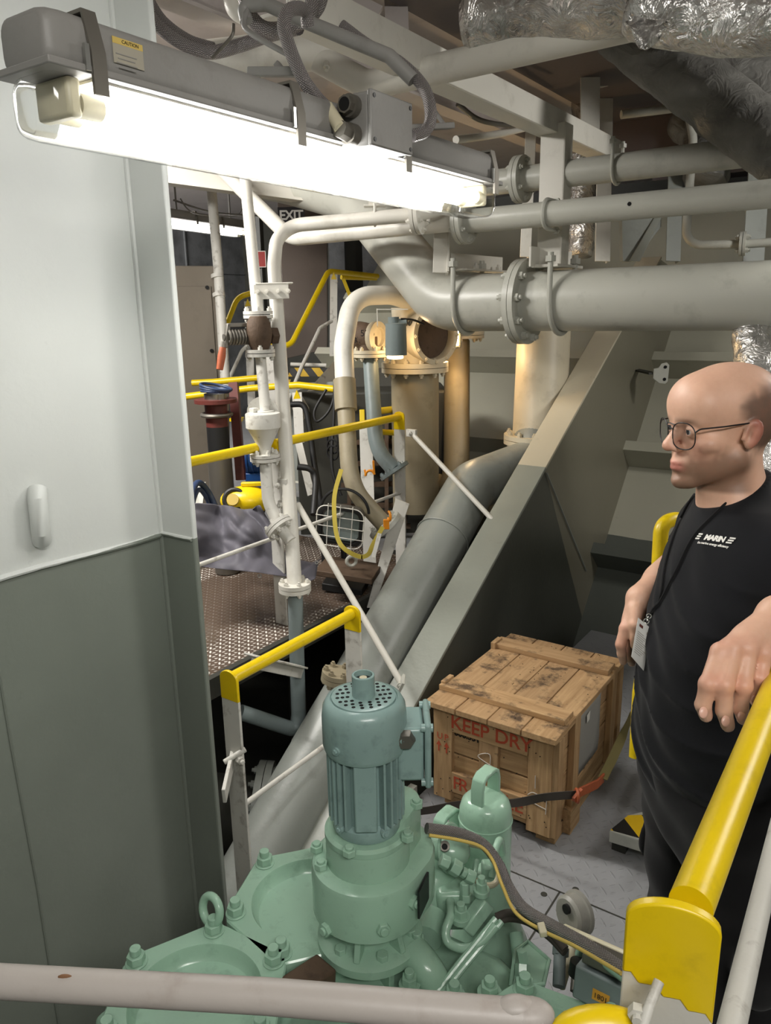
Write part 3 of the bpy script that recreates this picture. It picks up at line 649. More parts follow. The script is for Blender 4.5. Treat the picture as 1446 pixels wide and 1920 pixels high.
# --- cream vertical pipe and inclined pipe
i5 = P(1021, 600, 4.64); i4 = P(1011, 820, 4.61)
fl = MB(); flange(fl, P(1011, 822, 4.61), Z1, .210, .026, 12, .182, .0155)
pipe('cream_pipe', 'thick cream upright pipe with a bottom flange, beside the sloping girder', [i5, i4], .158, 'cream_paint', n=44, extra=[('flange', 'cream_paint', fl)])
b1 = P(884, 912, 4.2); b0 = P(600, 1420, 3.15); bm1 = P(420, 1745, 2.75)
wb = MB(); cc = lerp(b1, b0, .24); wb.torus(cc, b0 - b1, .1395, .004, 40, 6)
pipe('inclined_pipe', 'thick grey pipe sloping down beside the girder from an elbow', [P(1009, 812, 4.60), P(1000, 866, 4.55), b1, b0, bm1], [.140, .139, .134], 'grey_paint', .22, n=44, seg=12, extra=[('weld_seam', 'grey_paint', wb)])
# small valve flange by the inclined pipe, and lower left big valve
b = MB(); c = P(632, 1268, 3.2); flange(b, c, V((.15, .1, 1)), .065, .02, 6, .05, .012); b.cyl(c, c - V((0, 0, .2)), .03)
tag(b.build('pipe_flange', 'tan_pipe'), 'small dim flange stub beside the inclined pipe in the dark', 'flange')
c = P(452, 1530, 3.3); dv = V((.78, .55, -.1)).normalized(); rr = thing('sump_pipe', c + V((0, 0, -.2)), 'dim large flanged pipe low down behind the railing post', 'pipe')
b = MB(); b.cyl(c - dv*.5, c + dv*.06, .17, n=36); b.build('pipe_body', 'dark_steel', rr)
b = MB(); flange(b, c + dv*.09, dv, .235, .03, 12, .2, .016); b.build('flange', 'grey_paint', rr)
b = MB(); b.cyl(c + dv*.1, c + dv*.2, .19, .15, n=36); b.build('reducer', 'dark_steel', rr)
# =================================================================== OVERHEAD FRAMES
fr = thing('ceiling_frame', (-1.5, 3.1, 2.66), 'long white steel angle frame running under the deckhead, with a hanging post', 'frame')
b = MB(); b.box((-1.47, 3.05, 2.71), (.012, 2.65, .10)); b.box((-1.52, 3.05, 2.665), (.10, 2.65, .012)); b.build('angle_bar', 'white_paint', fr, bevel=.003)
b = MB(); pa, pb = P(1042, 262, 3.46), P(1037, 498, 3.46); pb = V((pa.x, pa.y, pb.z)); b.bar(pa - V((.0, .04, 0)), pb - V((.0, .04, 0)), .012, .10, _r); 
b = MB(); zt, zb = 2.70, pb.z; b.box((pa.x, pa.y - .03, (zt + zb)/2), (.115, .012, zt - zb)); b.box((pa.x + .055, pa.y + .01, (zt + zb)/2), (.012, .09, zt - zb)); b.build('post', 'white_paint', fr, bevel=.003)
b = MB(); b.box((pa.x - .0, pa.y + .08, zb + .005), (.13, .32, .014)); b.box((pa.x - .05, pa.y + .12, zb + .045), (.012, .5, .09)); b.build('foot_plate', 'white_paint', fr, bevel=.003)
def hanger(name, label, x0, y0, x1, y1, d, w, mat='white_paint', dd=0, cat='post', grp=None, dep=.06):
    p, q = P(x0, y0, d), P(x1, y1, d + dd); c = lerp(p, q, .5); r_ = thing(name, q, label, cat, grp)
    b = MB(); b.bar(p, q, w, .01, -_fh); b.build('web', mat, r_, bevel=.002)
    s = (q - p).normalized().cross(_fh).normalized(); b = MB(); b.bar(p - s*(w/2 - .005)*-1 + _fh*dep/2, q - s*(w/2 - .005)*-1 + _fh*dep/2, .01, dep, -_fh); b.build('leg_plate', mat, r_, bevel=.002); return r_
hanger('hanging_post', 'white hanging post above the angle frame, nearest the silver duct', 1108, 70, 1106, 258, 3.95, .10)
hanger('hanging_post', 'grey hanging post behind the upper pipes, right of the silver vertical pipe', 1138, 60, 1130, 490, 4.35, .085)
hanger('hanging_post', 'slim white post behind the lower long pipe, left of the frame post', 996, 240, 985, 482, 4.3, .06)
hanger('hanging_post', 'dim grey post at the far right above the large pipe', 1425, 290, 1412, 500, 4.3, .12, 'grey_paint')
hanger('hanging_post', 'short dim post below the right gusset plates', 1268, 300, 1262, 490, 4.7, .09, 'grey_paint')
hanger('cross_bar', 'white cross bar between the hanging posts and the dark duct', 1118, 150, 1240, 122, 4.1, .085, cat='bar')
b = MB(); b.slab([P(1166, 400, 4.75), P(1240, 395, 4.75), P(1240, 425, 4.75), P(1190, 490, 4.75), P(1168, 490, 4.75)], _fh*.06); b.slab([P(1232, 400, 4.74), P(1245, 400, 4.7), P(1200, 490, 4.7), P(1180, 490, 4.7)], _fh*.012)
tag(b.build('gusset_plate', 'grey_paint', bevel=.002), 'dim grey gusset plate above the large pipe right of the frame post', 'plate')
sb_ = thing('pipe_support', P(832, 505, 3.7), 'white angle support bolted on top of the large pipe, left of its flange', 'bracket')
b = MB(); b.bar(P(828, 435, 3.75), P(826, 512, 3.75), .075, .012, -_fh); b.bar(P(842, 435, 3.74) + _fh*.03, P(840, 512, 3.74) + _fh*.03, .012, .07, -_fh); b.build('post', 'white_paint', sb_, bevel=.002)
zb = BZ + BR + .022; p0 = V((P(840, 500, 3.7).x, BY - .08, zb)); b = MB(); b.bar(p0, p0 + V((.03, .5, 0)), .09, .01); b.bar(p0 + V((-.04, 0, .04)), p0 + V((-.01, .5, .04)), .01, .08); b.build('angle_bar', 'white_paint', sb_, bevel=.002)
for t in (.3, .75): b = MB(); b.nut(p0 + V((.03, .5, .0))*t + V((.01, 0, .006)), Z1, .016, .018); b.build('bolt', 'white_paint', sb_)
# clamp plate above the stand pipe
b = MB(); c = P(703, 386, 3.58); b.bar(c - _r*.05, c + _r*.05, .07, .007); b.bar(c + V((0, 0, .06)) + _fh*.03, c + V((0, 0, .0)) + _fh*.03, .06, .007, _fh); ubolt(b, P(703, 407, 3.58), P(720, 405, 3.58) - P(690, 409, 3.58), Z1, .037, .007, .07)
tag(b.build('pipe_clamp', 'white_paint'), 'white clamp plate and U-bolt on the stand pipe under the lamp', 'clamp')

# =================================================================== FOIL DUCTS
def duct(name, label, pts, r, mat, n=40, k=24, amp=.012, fq=14, closed=True):
    pts = spline([V(p) for p in pts], k); T = [(pts[min(i+1, len(pts)-1)] - pts[max(i-1, 0)]).normalized() for i in range(len(pts))]; x = frame(T[0])[0]; rings = []
    for i, p in enumerate(pts):
        x = (x - T[i]*x.dot(T[i])).normalized(); y = T[i].cross(x); e = min(i, len(pts) - 1 - i); sh = min(1, .82 + .06*e)
        ring = []
        for j in range(n):
            a = 2*math.pi*j/n; d = x*math.cos(a) + y*math.sin(a); q = p + d*r
            w = noise.noise(q*fq)*amp + abs(noise.noise(q*fq*2.3))*amp*.7; ring.append(p + d*(r + w)*sh)
        rings.append(ring)
    b = MB(); b.quadgrid(rings); o = b.build(name, mat, smooth=80); return tag(o, label, 'duct')
duct('foil_duct', 'crumpled silver foil duct along the top edge, its rounded end at the left', [P(884, 40, 2.45), P(1000, 18, 2.35), P(1130, -8, 2.2), P(1300, -40, 2.05), P(1700, -120, 1.8)], .118, 'foil', amp=.004, fq=16)
duct('foil_duct', 'torn silver foil duct in the top right corner', [P(1185, 8, 2.0), P(1300, 28, 1.95), P(1400, 35, 1.9), P(1520, 30, 1.85), P(1900, 0, 1.8)], .082, 'foil', amp=.006, fq=14)
b = MB(); rows = []
for i in range(9):
    t = i/8; rows.append([P(1178 + 70*t + 6*math.sin(j*2.1 + i), 30 + j*(16 - 22*abs(t - .45)) + 10*t, 1.9 + .02*math.sin(i*1.7 + j)) for j in range(5)])
vs = b.quadgrid(rows, False, False, False); o = b.build('foil_flap', 'foil', smooth=80); md = o.modifiers.new('s', 'SOLIDIFY'); md.thickness = .002; tag(o, 'loose torn flap of silver foil hanging off the corner duct', 'foil')
duct('dark_duct', 'dark wrapped duct slanting down to the right under the torn foil', [P(1150, 40, 3.2), P(1240, 110, 3.1), P(1350, 195, 3.0), P(1470, 285, 2.9), P(1600, 370, 2.85)], .118, 'dull_foil', amp=.006)
duct('dark_duct', 'second dark duct at the right edge below the torn foil', [P(1290, 60, 3.6), P(1380, 140, 3.5), P(1500, 235, 3.4), P(1600, 300, 3.35)], .135, 'dull_foil', amp=.01)
duct('foil_pipe', 'slim silver foil-wrapped vertical pipe behind the angle frame', [P(1098, 130, 4.5), P(1095, 300, 4.5), P(1090, 480, 4.5)], .072, 'foil', amp=.012)
duct('foil_pipe', 'dim brownish foil-wrapped pipe behind the thin bent pipe', [P(1290, 210, 4.7), P(1330, 290, 4.6), P(1320, 345, 4.6)], .13, 'dull_foil', amp=.03, fq=7)
duct('foil_duct', 'shiny silver foil duct behind the head of the man', [P(1420, 615, 3.2), P(1432, 700, 3.1), P(1445, 790, 3.0), P(1440, 880, 2.95), P(1450, 1400, 2.8)], .10, 'foil', amp=.007, fq=15)
b = MB(); b.bar(P(1388, 640, 3.3), P(1386, 715, 3.3), .05, .01, -_fh); tag(b.build('bracket', 'pipe_grey', bevel=.002), 'small grey bracket left of the foil duct behind the man', 'bracket')

# =================================================================== STRIP LAMP
LX, LY0, LY1, LT, LM, LB = -1.005, .652, 1.915, 2.283, 2.212, 2.137
def rrect(cx, cz, w, h, r, n=5, top=True):
    out = []
    for sx, sz, a0 in ((1, -1, -90), (1, 1, 0), (-1, 1, 90), (-1, -1, 180)):
        for i in range(n): a = math.radians(a0 + 90*i/(n-1)); out.append((cx + sx*(w/2 - r) + r*math.cos(a), cz + sz*(h/2 - r) + r*math.sin(a)))
    return out
def lampshell(prof, y0, y1, rnd):
    """loft a rounded section along Y, pulled in at both ends"""
    cx = sum(p[0] for p in prof)/len(prof); cz = sum(p[1] for p in prof)/len(prof); rings = []
    for y, s in ((y0, .80), (y0 + rnd*.12, .90), (y0 + rnd*.4, .965), (y0 + rnd, 1), (y1 - rnd, 1), (y1 - rnd*.4, .965), (y1 - rnd*.12, .90), (y1, .80)):
        rings.append([V((cx + (x - cx)*s, y, cz + (z - cz)*s)) for x, z in prof])
    return rings
def strip_lamp(label, tube_mat, group=None):
    r_ = thing('fluorescent_lamp', (0, 0, 0), label, 'lamp', group); L = LY1 - LY0; hw = .108
    b = MB(); b.quadgrid(lampshell(rrect(0, (LT - LB)*.5 + .036, hw, LT - LM, .02), 0, L, .03)); b.box((0, L/2, LM - LB + .002), (hw + .016, L + .012, .010)); b.build('housing', 'grey_lamp', r_, smooth=50, bevel=.002)
    b = MB(); b.quadgrid(lampshell(rrect(0, (LM - LB)/2 - .002, hw - .004, LM - LB + .004, .024), .004, L - .004, .03), capa=True, capb=True); b.build('diffuser', 'clear_cover', r_, smooth=60)
    for x in (-.024, .024):
        b = MB(); b.cyl((x, .085, .040), (x, L - .07, .040), .0145, n=20); b.build('tube', tube_mat, r_)
        b = MB()
        for y0, y1 in ((.055, .09), (L - .08, L - .045)): b.cyl((x, y0, .040), (x, y1, .040), .0158, n=20)
        b.build('tube_cap', 'lens_ivory', r_)
    for y in (.045, L - .045): b = MB(); b.box((0, y, .047), (.075, .022, .05)); b.build('lamp_holder', 'lens_ivory', r_, bevel=.006)
    b = MB(); b.box((0, L/2, .0705), (.09, L - .14, .004)); b.build('reflector', 'white_paint', r_)
    for y in (.068, .475, .82, L - .035):
        w_ = hw/2 + .008; b = MB(); b.tube([(-w_, y, .048), (-w_, y, .100), (-w_ + .012, y, .149), (w_ - .012, y, .149), (w_, y, .100), (w_, y, .048)], .01, flat=(.022, .005), side=(0, 1, 0)); c_ = b.build('clip', 'dull_steel', r_)
        b = MB(); b.box((w_ + .001, y - .018, .09), (.005, .007, .032)); b.build('latch', 'steel', c_)
    return r_
lamp = strip_lamp('long lit strip lamp with a grey housing and clear cover, large across the upper left', 'tube_light'); lamp.location = (LX, LY0, LB)
lamp['kind'] = 'thing'
b = MB(); c = V((LX + .0555, .775, LT - .034)); b.box(c, (.0008, .050, .032)); b.build('sticker', 'sticker_faded', lamp)
b = MB(); b.box(c + V((.0003, 0, .012)), (.0006, .050, .008)); b.build('sticker_band', 'sticker_yellow', lamp)
b = MB()
for i in range(4): b.box(c + V((.0006, -.004, -.004 - .0055*i)), (.0006, .034 - .006*(i % 2), .0012))
b.build('sticker_print', 'grey_lamp', lamp)
text('sticker_print', 'CAUTION', .0062, c + V((.0008, .004, .012)), Y1, Z1, 'letter_black', lamp, .0002)
far = dup(lamp, (0, 0, 0)); 
for ch in list(far.children):
    if ch.name.startswith('sticker'): bpy.data.objects.remove(ch)
fp0, fp1 = P(300, 408, 6.0), P(492, 437, 7.2); far.rotation_euler = (0, 0, math.atan2(-(fp1.x - fp0.x), fp1.y - fp0.y)); far.location = fp0; far['label'] = 'distant lit strip lamp seen between the casing wall and the white pipes'
for ch in far.children:
    if ch.data.materials[0].name == 'tube_light': ch.data = ch.data.copy(); ch.data.materials[0] = M['far_tube_light']
far.location = fp0 - V((0, 0, .07)); far.location -= (fp1 - fp0).normalized()*.1
far_rods = [MB().cyl((0, y, .14), (0, y, 3.1 - far.location.z), .008, n=8) for y in (.3, 1.0)]
for b in far_rods: h_ = b.build('hanger_rod', 'grey_lamp'); h_.location = (0, h_.location.y, .14); h_.parent = far
b = MB(); b.tube(spline([P(338, 372, 6.1), P(352, 392, 6.15), P(375, 402, 6.2), P(440, 405, 6.6), P(455, 390, 6.8)]), .006, 8); b.tube(spline([P(325, 375, 6.1), P(400, 398, 6.3), P(492, 405, 7.0)]), .008, 8)
tag(b.build('lamp_cable', 'grey_lamp'), 'pale cable sagging over the distant strip lamp', 'cable')
# junction box on the lamp
jb = thing('junction_box', V((-.93, 1.36, 2.19)), 'grey square junction box hung on the strip lamp with two cable glands', 'box')
j0, j1 = atx(692, 228, -.895), atx(768, 236, -.895); jy = (j0.y + j1.y)/2; jw = abs(j1.y - j0.y); jz = (atx(692, 180, -.895).z + atx(692, 258, -.895).z)/2; jh = .092
b = MB(); b.box((-.93, jy, jz), (.07, jw, jh)); b.build('body', 'grey_lamp', jb, bevel=.006)
b = MB(); b.box((-.893, jy, jz), (.010, jw + .003, jh + .003)); b.build('cover', 'grey_lamp', jb, bevel=.003)
for y in (-1, 1):
    for z in (-1, 1): b = MB(); b.cyl((-.889, jy + y*(jw/2 - .008), jz + z*(jh/2 - .009)), (-.8865, jy + y*(jw/2 - .008), jz + z*(jh/2 - .009)), .004, n=10); b.build('screw', 'black_plastic', jb)
yl = jy - jw/2
b = MB(); b.cyl((-.93, yl + .002, jz + .022), (-.93, yl - .016, jz + .022), .020, n=20); b.cyl((-.93, yl - .012, jz + .022), (-.93, yl - .028, jz + .022), .016, n=8); b.build('gland', 'dull_steel', jb)
b = MB(); b.cyl((-.93, yl - .027, jz + .022), (-.93, yl - .0285, jz + .022), .012, n=16); b.build('gland_hole', 'black_hole', jb)
b = MB(); b.cyl((-.93, yl + .002, jz - .026), (-.93, yl - .022, jz - .026), .019, n=20); b.cyl((-.93, yl - .02, jz - .026), (-.93, yl - .045, jz - .022), .016, n=8); b.build('gland', 'dull_steel', jb)
b = MB(); b.cyl((-.93, yl - .04, jz - .022), P(614, 200, 1.42), .013, .011, n=16); b.build('cable_sleeve', 'lens_ivory', jb)
# cables
def cable(label, pts, r, mat='braided_steel', name='braided_cable', k=10):
    b = MB(); b.tube(spline(pts, k), r, 12); return tag(b.build(name, mat, smooth=60), label, 'cable')
cable('braided grey cable looping from the top rail down to the junction box gland', [P(632, 218, 1.43), P(600, 190, 1.42), P(570, 150, 1.40), P(545, 95, 1.40), P(532, 45, 1.42), P(545, 18, 1.45), P(572, 20, 1.5), P(577, 50, 1.52)], .0125)
cable('braided cable bowing down along the bar to the right side of the junction box', [P(640, 48, 1.62), P(690, 85, 1.62), P(750, 118, 1.6), P(795, 165, 1.58), P(808, 215, 1.56), P(798, 245, 1.56), P(772, 255, 1.54)], .0125)
cable('braided cable sagging from the top left edge behind the lamp housing', [P(248, -30, 2.0), P(280, 30, 2.0), P(330, 75, 2.0), P(390, 98, 2.0), P(450, 85, 2.0), P(505, 66, 2.0), P(560, 52, 1.9)], .0165)
cable('second braided cable just above the sagging one', [P(262, -30, 2.06), P(300, 35, 2.06), P(350, 75, 2.06), P(400, 92, 2.06)], .0165)
cable('braided cable loop curling under the top bar', [P(455, -20, 1.75), P(470, 30, 1.75), P(500, 55, 1.75), P(545, 50, 1.75), P(580, 25, 1.75), P(590, -30, 1.75)], .0165)
cable('braided cable hanging down beside the loop at the top edge', [P(608, -30, 1.78), P(598, 10, 1.78), P(575, 40, 1.78)], .0155)
cable('thin dark wire tie hanging off the top conduit to the sagging cable', [P(438, 45, 1.9), P(436, 65, 1.9), P(420, 85, 1.92), P(398, 108, 1.95)], .004, 'dull_steel', 'wire_tie')
cable('thin bent rod looping below the top bar', [P(470, 5, 1.7), P(458, 40, 1.68), P(470, 62, 1.66), P(545, 105, 1.6)], .006, 'grey_lamp', 'hook_rod')
b = MB(); b.tube([P(462, 40, 1.7), P(455, 10, 1.7), P(500, 8, 1.68), P(560, 35, 1.64), P(640, 68, 1.6), P(730, 105, 1.58), P(775, 150, 1.58)], .0145, 12, .03); tag(b.build('support_bar', 'grey_lamp'), 'bent grey support bar running above the strip lamp and junction box', 'bar')
b = MB(); b.bar(P(470, 135, 1.5), P(562, 135, 1.42), .02, .016); b.bar(P(518, 118, 1.46), P(535, 140, 1.46), .012, .012)
tag(b.build('lamp_bracket', 'grey_lamp', bevel=.002), 'short flat bracket arm with a peg above the middle of the strip lamp', 'bracket')
b = MB(); b.bar(P(768, 240, 1.62), P(848, 236, 1.68), .02, .012); b.bar(P(810, 200, 1.7), P(835, 238, 1.68), .008, .008)
tag(b.build('lamp_bracket', 'grey_lamp', bevel=.002), 'short flat bracket arm right of the junction box', 'bracket')
b = MB(); b.bar(P(560, -20, 2.9), P(700, 50, 2.9), .02, .16, UP); tag(b.build('deckhead_bracket', 'ceiling_paint'), 'slanting pale bracket plate under the deckhead at the top middle', 'bracket')
b = MB(); b.bar(P(740, -60, 3.0), P(745, 60, 3.0), .09, .02, -_fh); tag(b.build('deckhead_post', 'ceiling_paint'), 'short pale upright post under the deckhead left of the white overhead pipe', 'post')
cable('thin pale conduit crossing behind the lamp end toward the slim post', [P(855, 262, 3.6), P(930, 252, 3.9), P(1005, 235, 4.2)], .018, 'white_paint', 'conduit')
cable('dark cable pair clipped under the deckhead behind the lamp end', [P(858, 195, 3.6), P(900, 225, 3.7), P(960, 235, 3.9), P(1000, 228, 4.0)], .012, 'dull_steel', 'cable')
# =================================================================== RAILINGS
def railing(name, label, posts, zt, zb, r=.021, ends=(0, 0), bar=.07, ext0=0, ext1=0, grp=None, mids=(), rail='yellow_paint'):
    """yellow hand rail on white flat-bar posts with yellow tops; posts are (x, y) feet along one line"""
    d = (V((*posts[-1], 0)) - V((*posts[0], 0))).normalized(); rt = thing(name, (*posts[0], zb), label, 'railing', grp)
    p0, p1 = V((*posts[0], zt)) - d*ext0, V((*posts[-1], zt)) + d*ext1
    b = MB(); b.cyl(p0, p1, r, n=20); b.build('hand_rail', rail, rt)
    for m_ in mids: b = MB(); b.cyl(V((*posts[0], m_)), V((*posts[-1], m_)), .0095, n=12); b.build('mid_rail', 'white_worn', rt)
    s = d.cross(Z1)
    for x, y in posts:
        f = V((x, y, zb)); h = zt - zb; cap = .07; w = bar/2
        b = MB(); b.prism([(-w, 0), (w, 0), (w, h - cap), (-w, h - cap)], f - d*.005, s, Z1, .010); b.build('post', 'white_worn', rt, bevel=.0015)
        b = MB(); arc = [(w*math.cos(a), h + .004 + w*math.sin(a)*.75) for a in np.linspace(0, math.pi, 12)]
        b.prism([(-w, h - cap), (w, h - cap)] + arc, f - d*.0056, s, Z1, .0112); b.build('post_top', rail, rt, bevel=.0015)
    return rt
def rod(name, label, p, q, r, mat='white_paint', plate=None, cat='rod'):
    b = MB(); b.tube([p, q], r, 12); 
    if plate: b.nut(q, plate, .02, .006, 0); b.nut(p, plate, .02, .006, 0)
    return tag(b.build(name, mat), label, cat)
R1 = -2.37
ya, yb_, yc = 1.55, atx(517, 900, R1).y, atx(751, 800, R1).y
railing('railing', 'yellow railing on white posts along the edge of the wet landing', [(R1, ya), (R1, yb_), (R1, yc)], 1.335, .465, mids=(.9,))
ya, yb_ = atx(436, 1290, -1.7).y, atx(664, 1150, -1.7).y
r2 = railing('railing', 'short low yellow railing before the dark gap, its near post clamped to the wall', [(-1.7, ya), (-1.7, yb_)], .772, -.1, bar=.075, mids=(.3,))
b = MB(); c = V((-1.655, ya - .005, .5)); b.bar(V((-1.6, ya - .16, .47)), V((-1.72, ya, .49)), .012, .05); b.cyl(V((-1.70, ya - .06, .5)), V((-1.66, ya + .0, .53)), .009); b.nut(V((-1.675, ya - .02, .5)), (1, -.3, 0), .014, .02); b.build('wall_clamp', 'white_worn', r2, bevel=.002)
rod('stay_rod', 'white stay rod from the landing post down to the sloping girder', P(772, 812, 4.15), atx(936, 988, -1.64), .013)
b = MB(); c = P(772, 812, 4.15); b.box(c, (.06, .02, .04)); b.nut(c + V((0, -.012, 0)), (0, -1, 0), .013, .012); tag(b.build('stay_bracket', 'white_worn', bevel=.002), 'small bolted bracket at the top of the white stay rod', 'bracket')
rod('stay_rod', 'longer white stay rod slanting from the stand pipe down to the girder foot', P(558, 945, 3.42), P(752, 1280, 3.12), .014)
b = MB(); c = P(750, 1283, 3.1); b.bar(c - V((.02, 0, .05)), c + V((.02, 0, .03)), .012, .06, _fh); b.nut(c, -_fh, .014, .014); tag(b.build('stay_bracket', 'pipe_grey', bevel=.002), 'small bolted lug at the foot of the longer stay rod', 'bracket')
# clamp between stand pipe and landing post
b = MB(); c = P(531, 908, 3.4); b.box(c, (.05, .02, .05)); b.box(c - V((0, 0, .09)), (.05, .03, .035)); b.box(c - V((0, 0, .045)) + V((0, .006, 0)), (.02, .012, .10)); b.nut(c - V((.01, .02, .0)), (0, -1, 0), .012, .014); b.nut(c + V((.0, -.02, -.09)), (0, -1, 0), .014, .014)
tag(b.build('pipe_bracket', 'white_worn', bevel=.002), 'small worn clamp between the stand pipe and the landing post', 'bracket')
b = MB(); c0, c1 = P(470, 1228, 3.05), P(566, 1250, 3.35); b.bar(c0, c1, .07, .008); b.bar(c0 + V((0, 0, -.03)), c1 + V((0, 0, -.03)), .008, .05); tag(b.build('angle_bracket', 'white_worn', bevel=.002), 'white angle bracket from the landing edge to the grey drain pipe', 'bracket')
# second row behind: yellow rail in front of the valve pipe
q0, q1 = P(684, 775, 4.75), P(735, 768, 4.6)
rr = thing('railing', P(690, 1040, 4.5), 'white post and short yellow rails behind the tan drain pipe', 'railing')
b = MB(); b.bar(P(686, 800, 4.5), P(694, 1062, 4.5), .075, .012, -_fh); b.build('post', 'white_worn', rr, bevel=.002)
b = MB(); b.bar(P(679, 768, 4.5), P(680, 802, 4.5), .03, .014, -_fh); b.build('post_top', 'yellow_paint', rr, bevel=.003)
b = MB(); b.cyl(P(700, 772, 4.6), P(760, 765, 4.9), .021, n=16); b.build('hand_rail', 'yellow_paint', rr); b = MB(); b.cyl(P(712, 810, 4.5), P(752, 812, 4.4), .017, n=16); b.build('mid_rail', 'yellow_paint', rr)
b = MB(); b.slab([P(742, 935, 4.15), P(768, 945, 4.15), P(702, 1140, 3.95), P(688, 1140, 3.95)], _fh*.012); tag(b.build('kick_brace', 'white_worn', bevel=.002), 'slanting white brace plate at the foot of the landing corner post', 'brace')
b = MB(); c = P(690, 1085, 4.3); b.bar(P(668, 1080, 4.3), P(712, 1088, 4.15), .012, .06); b.bar(P(668, 1080, 4.3), P(690, 1060, 4.6), .012, .06); tag(b.build('toe_plate', 'slate_pipe', bevel=.002), 'light blue-grey toe plate at the foot of the post beside the floodlight', 'plate')

# =================================================================== FAR BACKGROUND
b = MB(); c = P(340, 700, 5.4); cab = thing('tall_cabinet', c - V((0, 0, 1.0)), 'tall brown-grey cabinet just behind the casing wall edge', 'cabinet')
xr, yr = V((.55, .83, 0)).normalized(), V((-.83, .55, 0)).normalized(); cc = P(330, 640, 5.6) + yr*.25; cc.z = 1.35
b.box(cc, (.62, .5, 1.8), xr, yr); b.build('body', 'cabinet_paint', cab, bevel=.006)
b = MB(); b.box(cc - yr*.255 + V((0, 0, -.05)), (.56, .012, 1.62), xr, yr); b.build('door', 'cabinet_paint', cab, bevel=.004)
for z in (-.6, -.15, .3, .75): b = MB(); b.cyl(cc - yr*.26 + xr*.25 + V((0, 0, z)), cc - yr*.27 + xr*.25 + V((0, 0, z)), .014, n=12); b.build('screw', 'black_plastic', cab)
b = MB(); d0, d1 = P(528, 380, 7.3), P(616, 665, 7.3); b.slab([P(520, 376, 7.3), P(614, 372, 7.3), P(614, 655, 7.3), P(538, 672, 7.3)], _fh*.06); dr_ = b.build('door_1', 'door_brown', bevel=.004); struct(dr_, 'tall brown door panel under the exit sign', 'door')
sg = thing('exit_sign', P(545, 418, 7.2), 'black EXIT sign with white letters on the brown panel', 'sign'); b = MB(); sc_ = P(547, 416, 7.22); b.box(sc_, (.25, .012, .26), tuple(_r), tuple(_fh)); b.build('board', 'sign_black', sg)
text('lettering', 'EXIT', .118, sc_ - _fh*.008 + V((0, 0, .055)) , _r, Z1, 'sign_letter', sg, bold=.003, spacing=.9); text('lettering', 'B', .09, sc_ - _fh*.008 + V((0, 0, -.055)) - _r*.09, _r, Z1, 'sign_letter', sg)
b = MB(); c = P(489, 486, 7.4); b.box(c, (.10, .012, .15), tuple(_r), tuple(_fh)); s2 = tag(b.build('fire_sign', 'red_sign'), 'small red sign with a pale border behind the drain pipe', 'sign')
b = MB()
for dx_, dz_, w, h in ((.048, 0, .006, .15), (-.048, 0, .006, .15), (0, .072, .10, .006), (0, -.072, .10, .006)): b.box(c - _fh*.007 + _r*dx_ + V((0, 0, dz_)), (w, .004, h), tuple(_r), tuple(_fh))
b.build('sign_border', 'letter_white', s2)
b = MB(); pc_ = c + _fh*.035; b.box((pc_.x, pc_.y, 1.75), (.05, .05, 2.6)); b.build('sign_post', 'dark_steel', s2)
for x, lb in ((628, 'dark upright stiffener just right of the brown panel'), (690, 'dark upright stiffener behind the stair head rails')): b = MB(); b.bar(P(x, 330, 8.0), P(x + 10, 690, 8.0), .16, .12, -_fh); tag(b.build('bulkhead_stiffener', 'cladding'), lb, 'stiffener')
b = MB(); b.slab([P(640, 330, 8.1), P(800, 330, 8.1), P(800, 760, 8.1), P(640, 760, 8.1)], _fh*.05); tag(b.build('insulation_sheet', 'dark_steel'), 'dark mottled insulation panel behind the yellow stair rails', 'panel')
# rails of the far stairs
def farrail(label, pts, r=.022, mat='yellow_paint', bend=.12, posts=(), name='stair_rail'):
    rt = thing(name, V(pts[0]), label, 'railing'); b = MB(); b.tube(pts, r, 12, bend); b.build('hand_rail', mat, rt)
    for p, q in posts:
        b = MB(); b.bar(p, q, .06, .012, -_fh); b.build('post', 'white_worn', rt)
        b = MB(); b.prism([(-.032, -.06), (.032, -.06), (0, .02)], p, _r, Z1, .016); b.build('post_top', mat, rt)
    return rt
farrail('yellow stair rail bending up left of the drain valve', [P(374, 645, 6.2), P(410, 648, 6.2), P(445, 558, 6.1), P(470, 550, 6.1)], posts=[(P(379, 652, 6.2), P(383, 735, 6.2)), (P(408, 660, 6.2), P(412, 740, 6.2)), (P(465, 565, 6.1), P(472, 760, 6.1))])
farrail('long yellow stair rail rising right to the white far post', [P(500, 648, 5.8), P(545, 648, 5.9), P(616, 508, 6.3), P(708, 518, 6.8)], posts=[(P(506, 656, 5.8), P(512, 790, 5.8)), (P(626, 515, 6.3), P(625, 668, 6.3))])
farrail('lower yellow rail crossing behind the drain valve', [P(360, 718, 5.4), P(400, 716, 5.4), P(490, 708, 5.4)])
farrail('yellow rail low behind the stand pipe, ending at the arched pipe', [P(338, 745, 5.0), P(470, 728, 5.0), P(560, 722, 4.9), P(632, 730, 4.8)], posts=[(P(557, 736, 4.9), P(562, 830, 4.9))])
b = MB(); b.tube([P(640, 520, 6.8), P(706, 522, 7.0)], .02, 10); b.bar(P(642, 518, 6.8), P(668, 585, 6.8), .03, .012, -_fh); tag(b.build('stair_rail', 'yellow_paint'), 'short second yellow rail at the stair head with a stay', 'railing')
b = MB(); b.tube([P(520, 800, 5.0), P(565, 690, 5.4), P(600, 615, 5.8), P(622, 602, 5.9)], .014, 10, .1); tag(b.build('stair_mid_rail', 'white_worn'), 'thin pale inner rail rising to the white far post', 'railing')
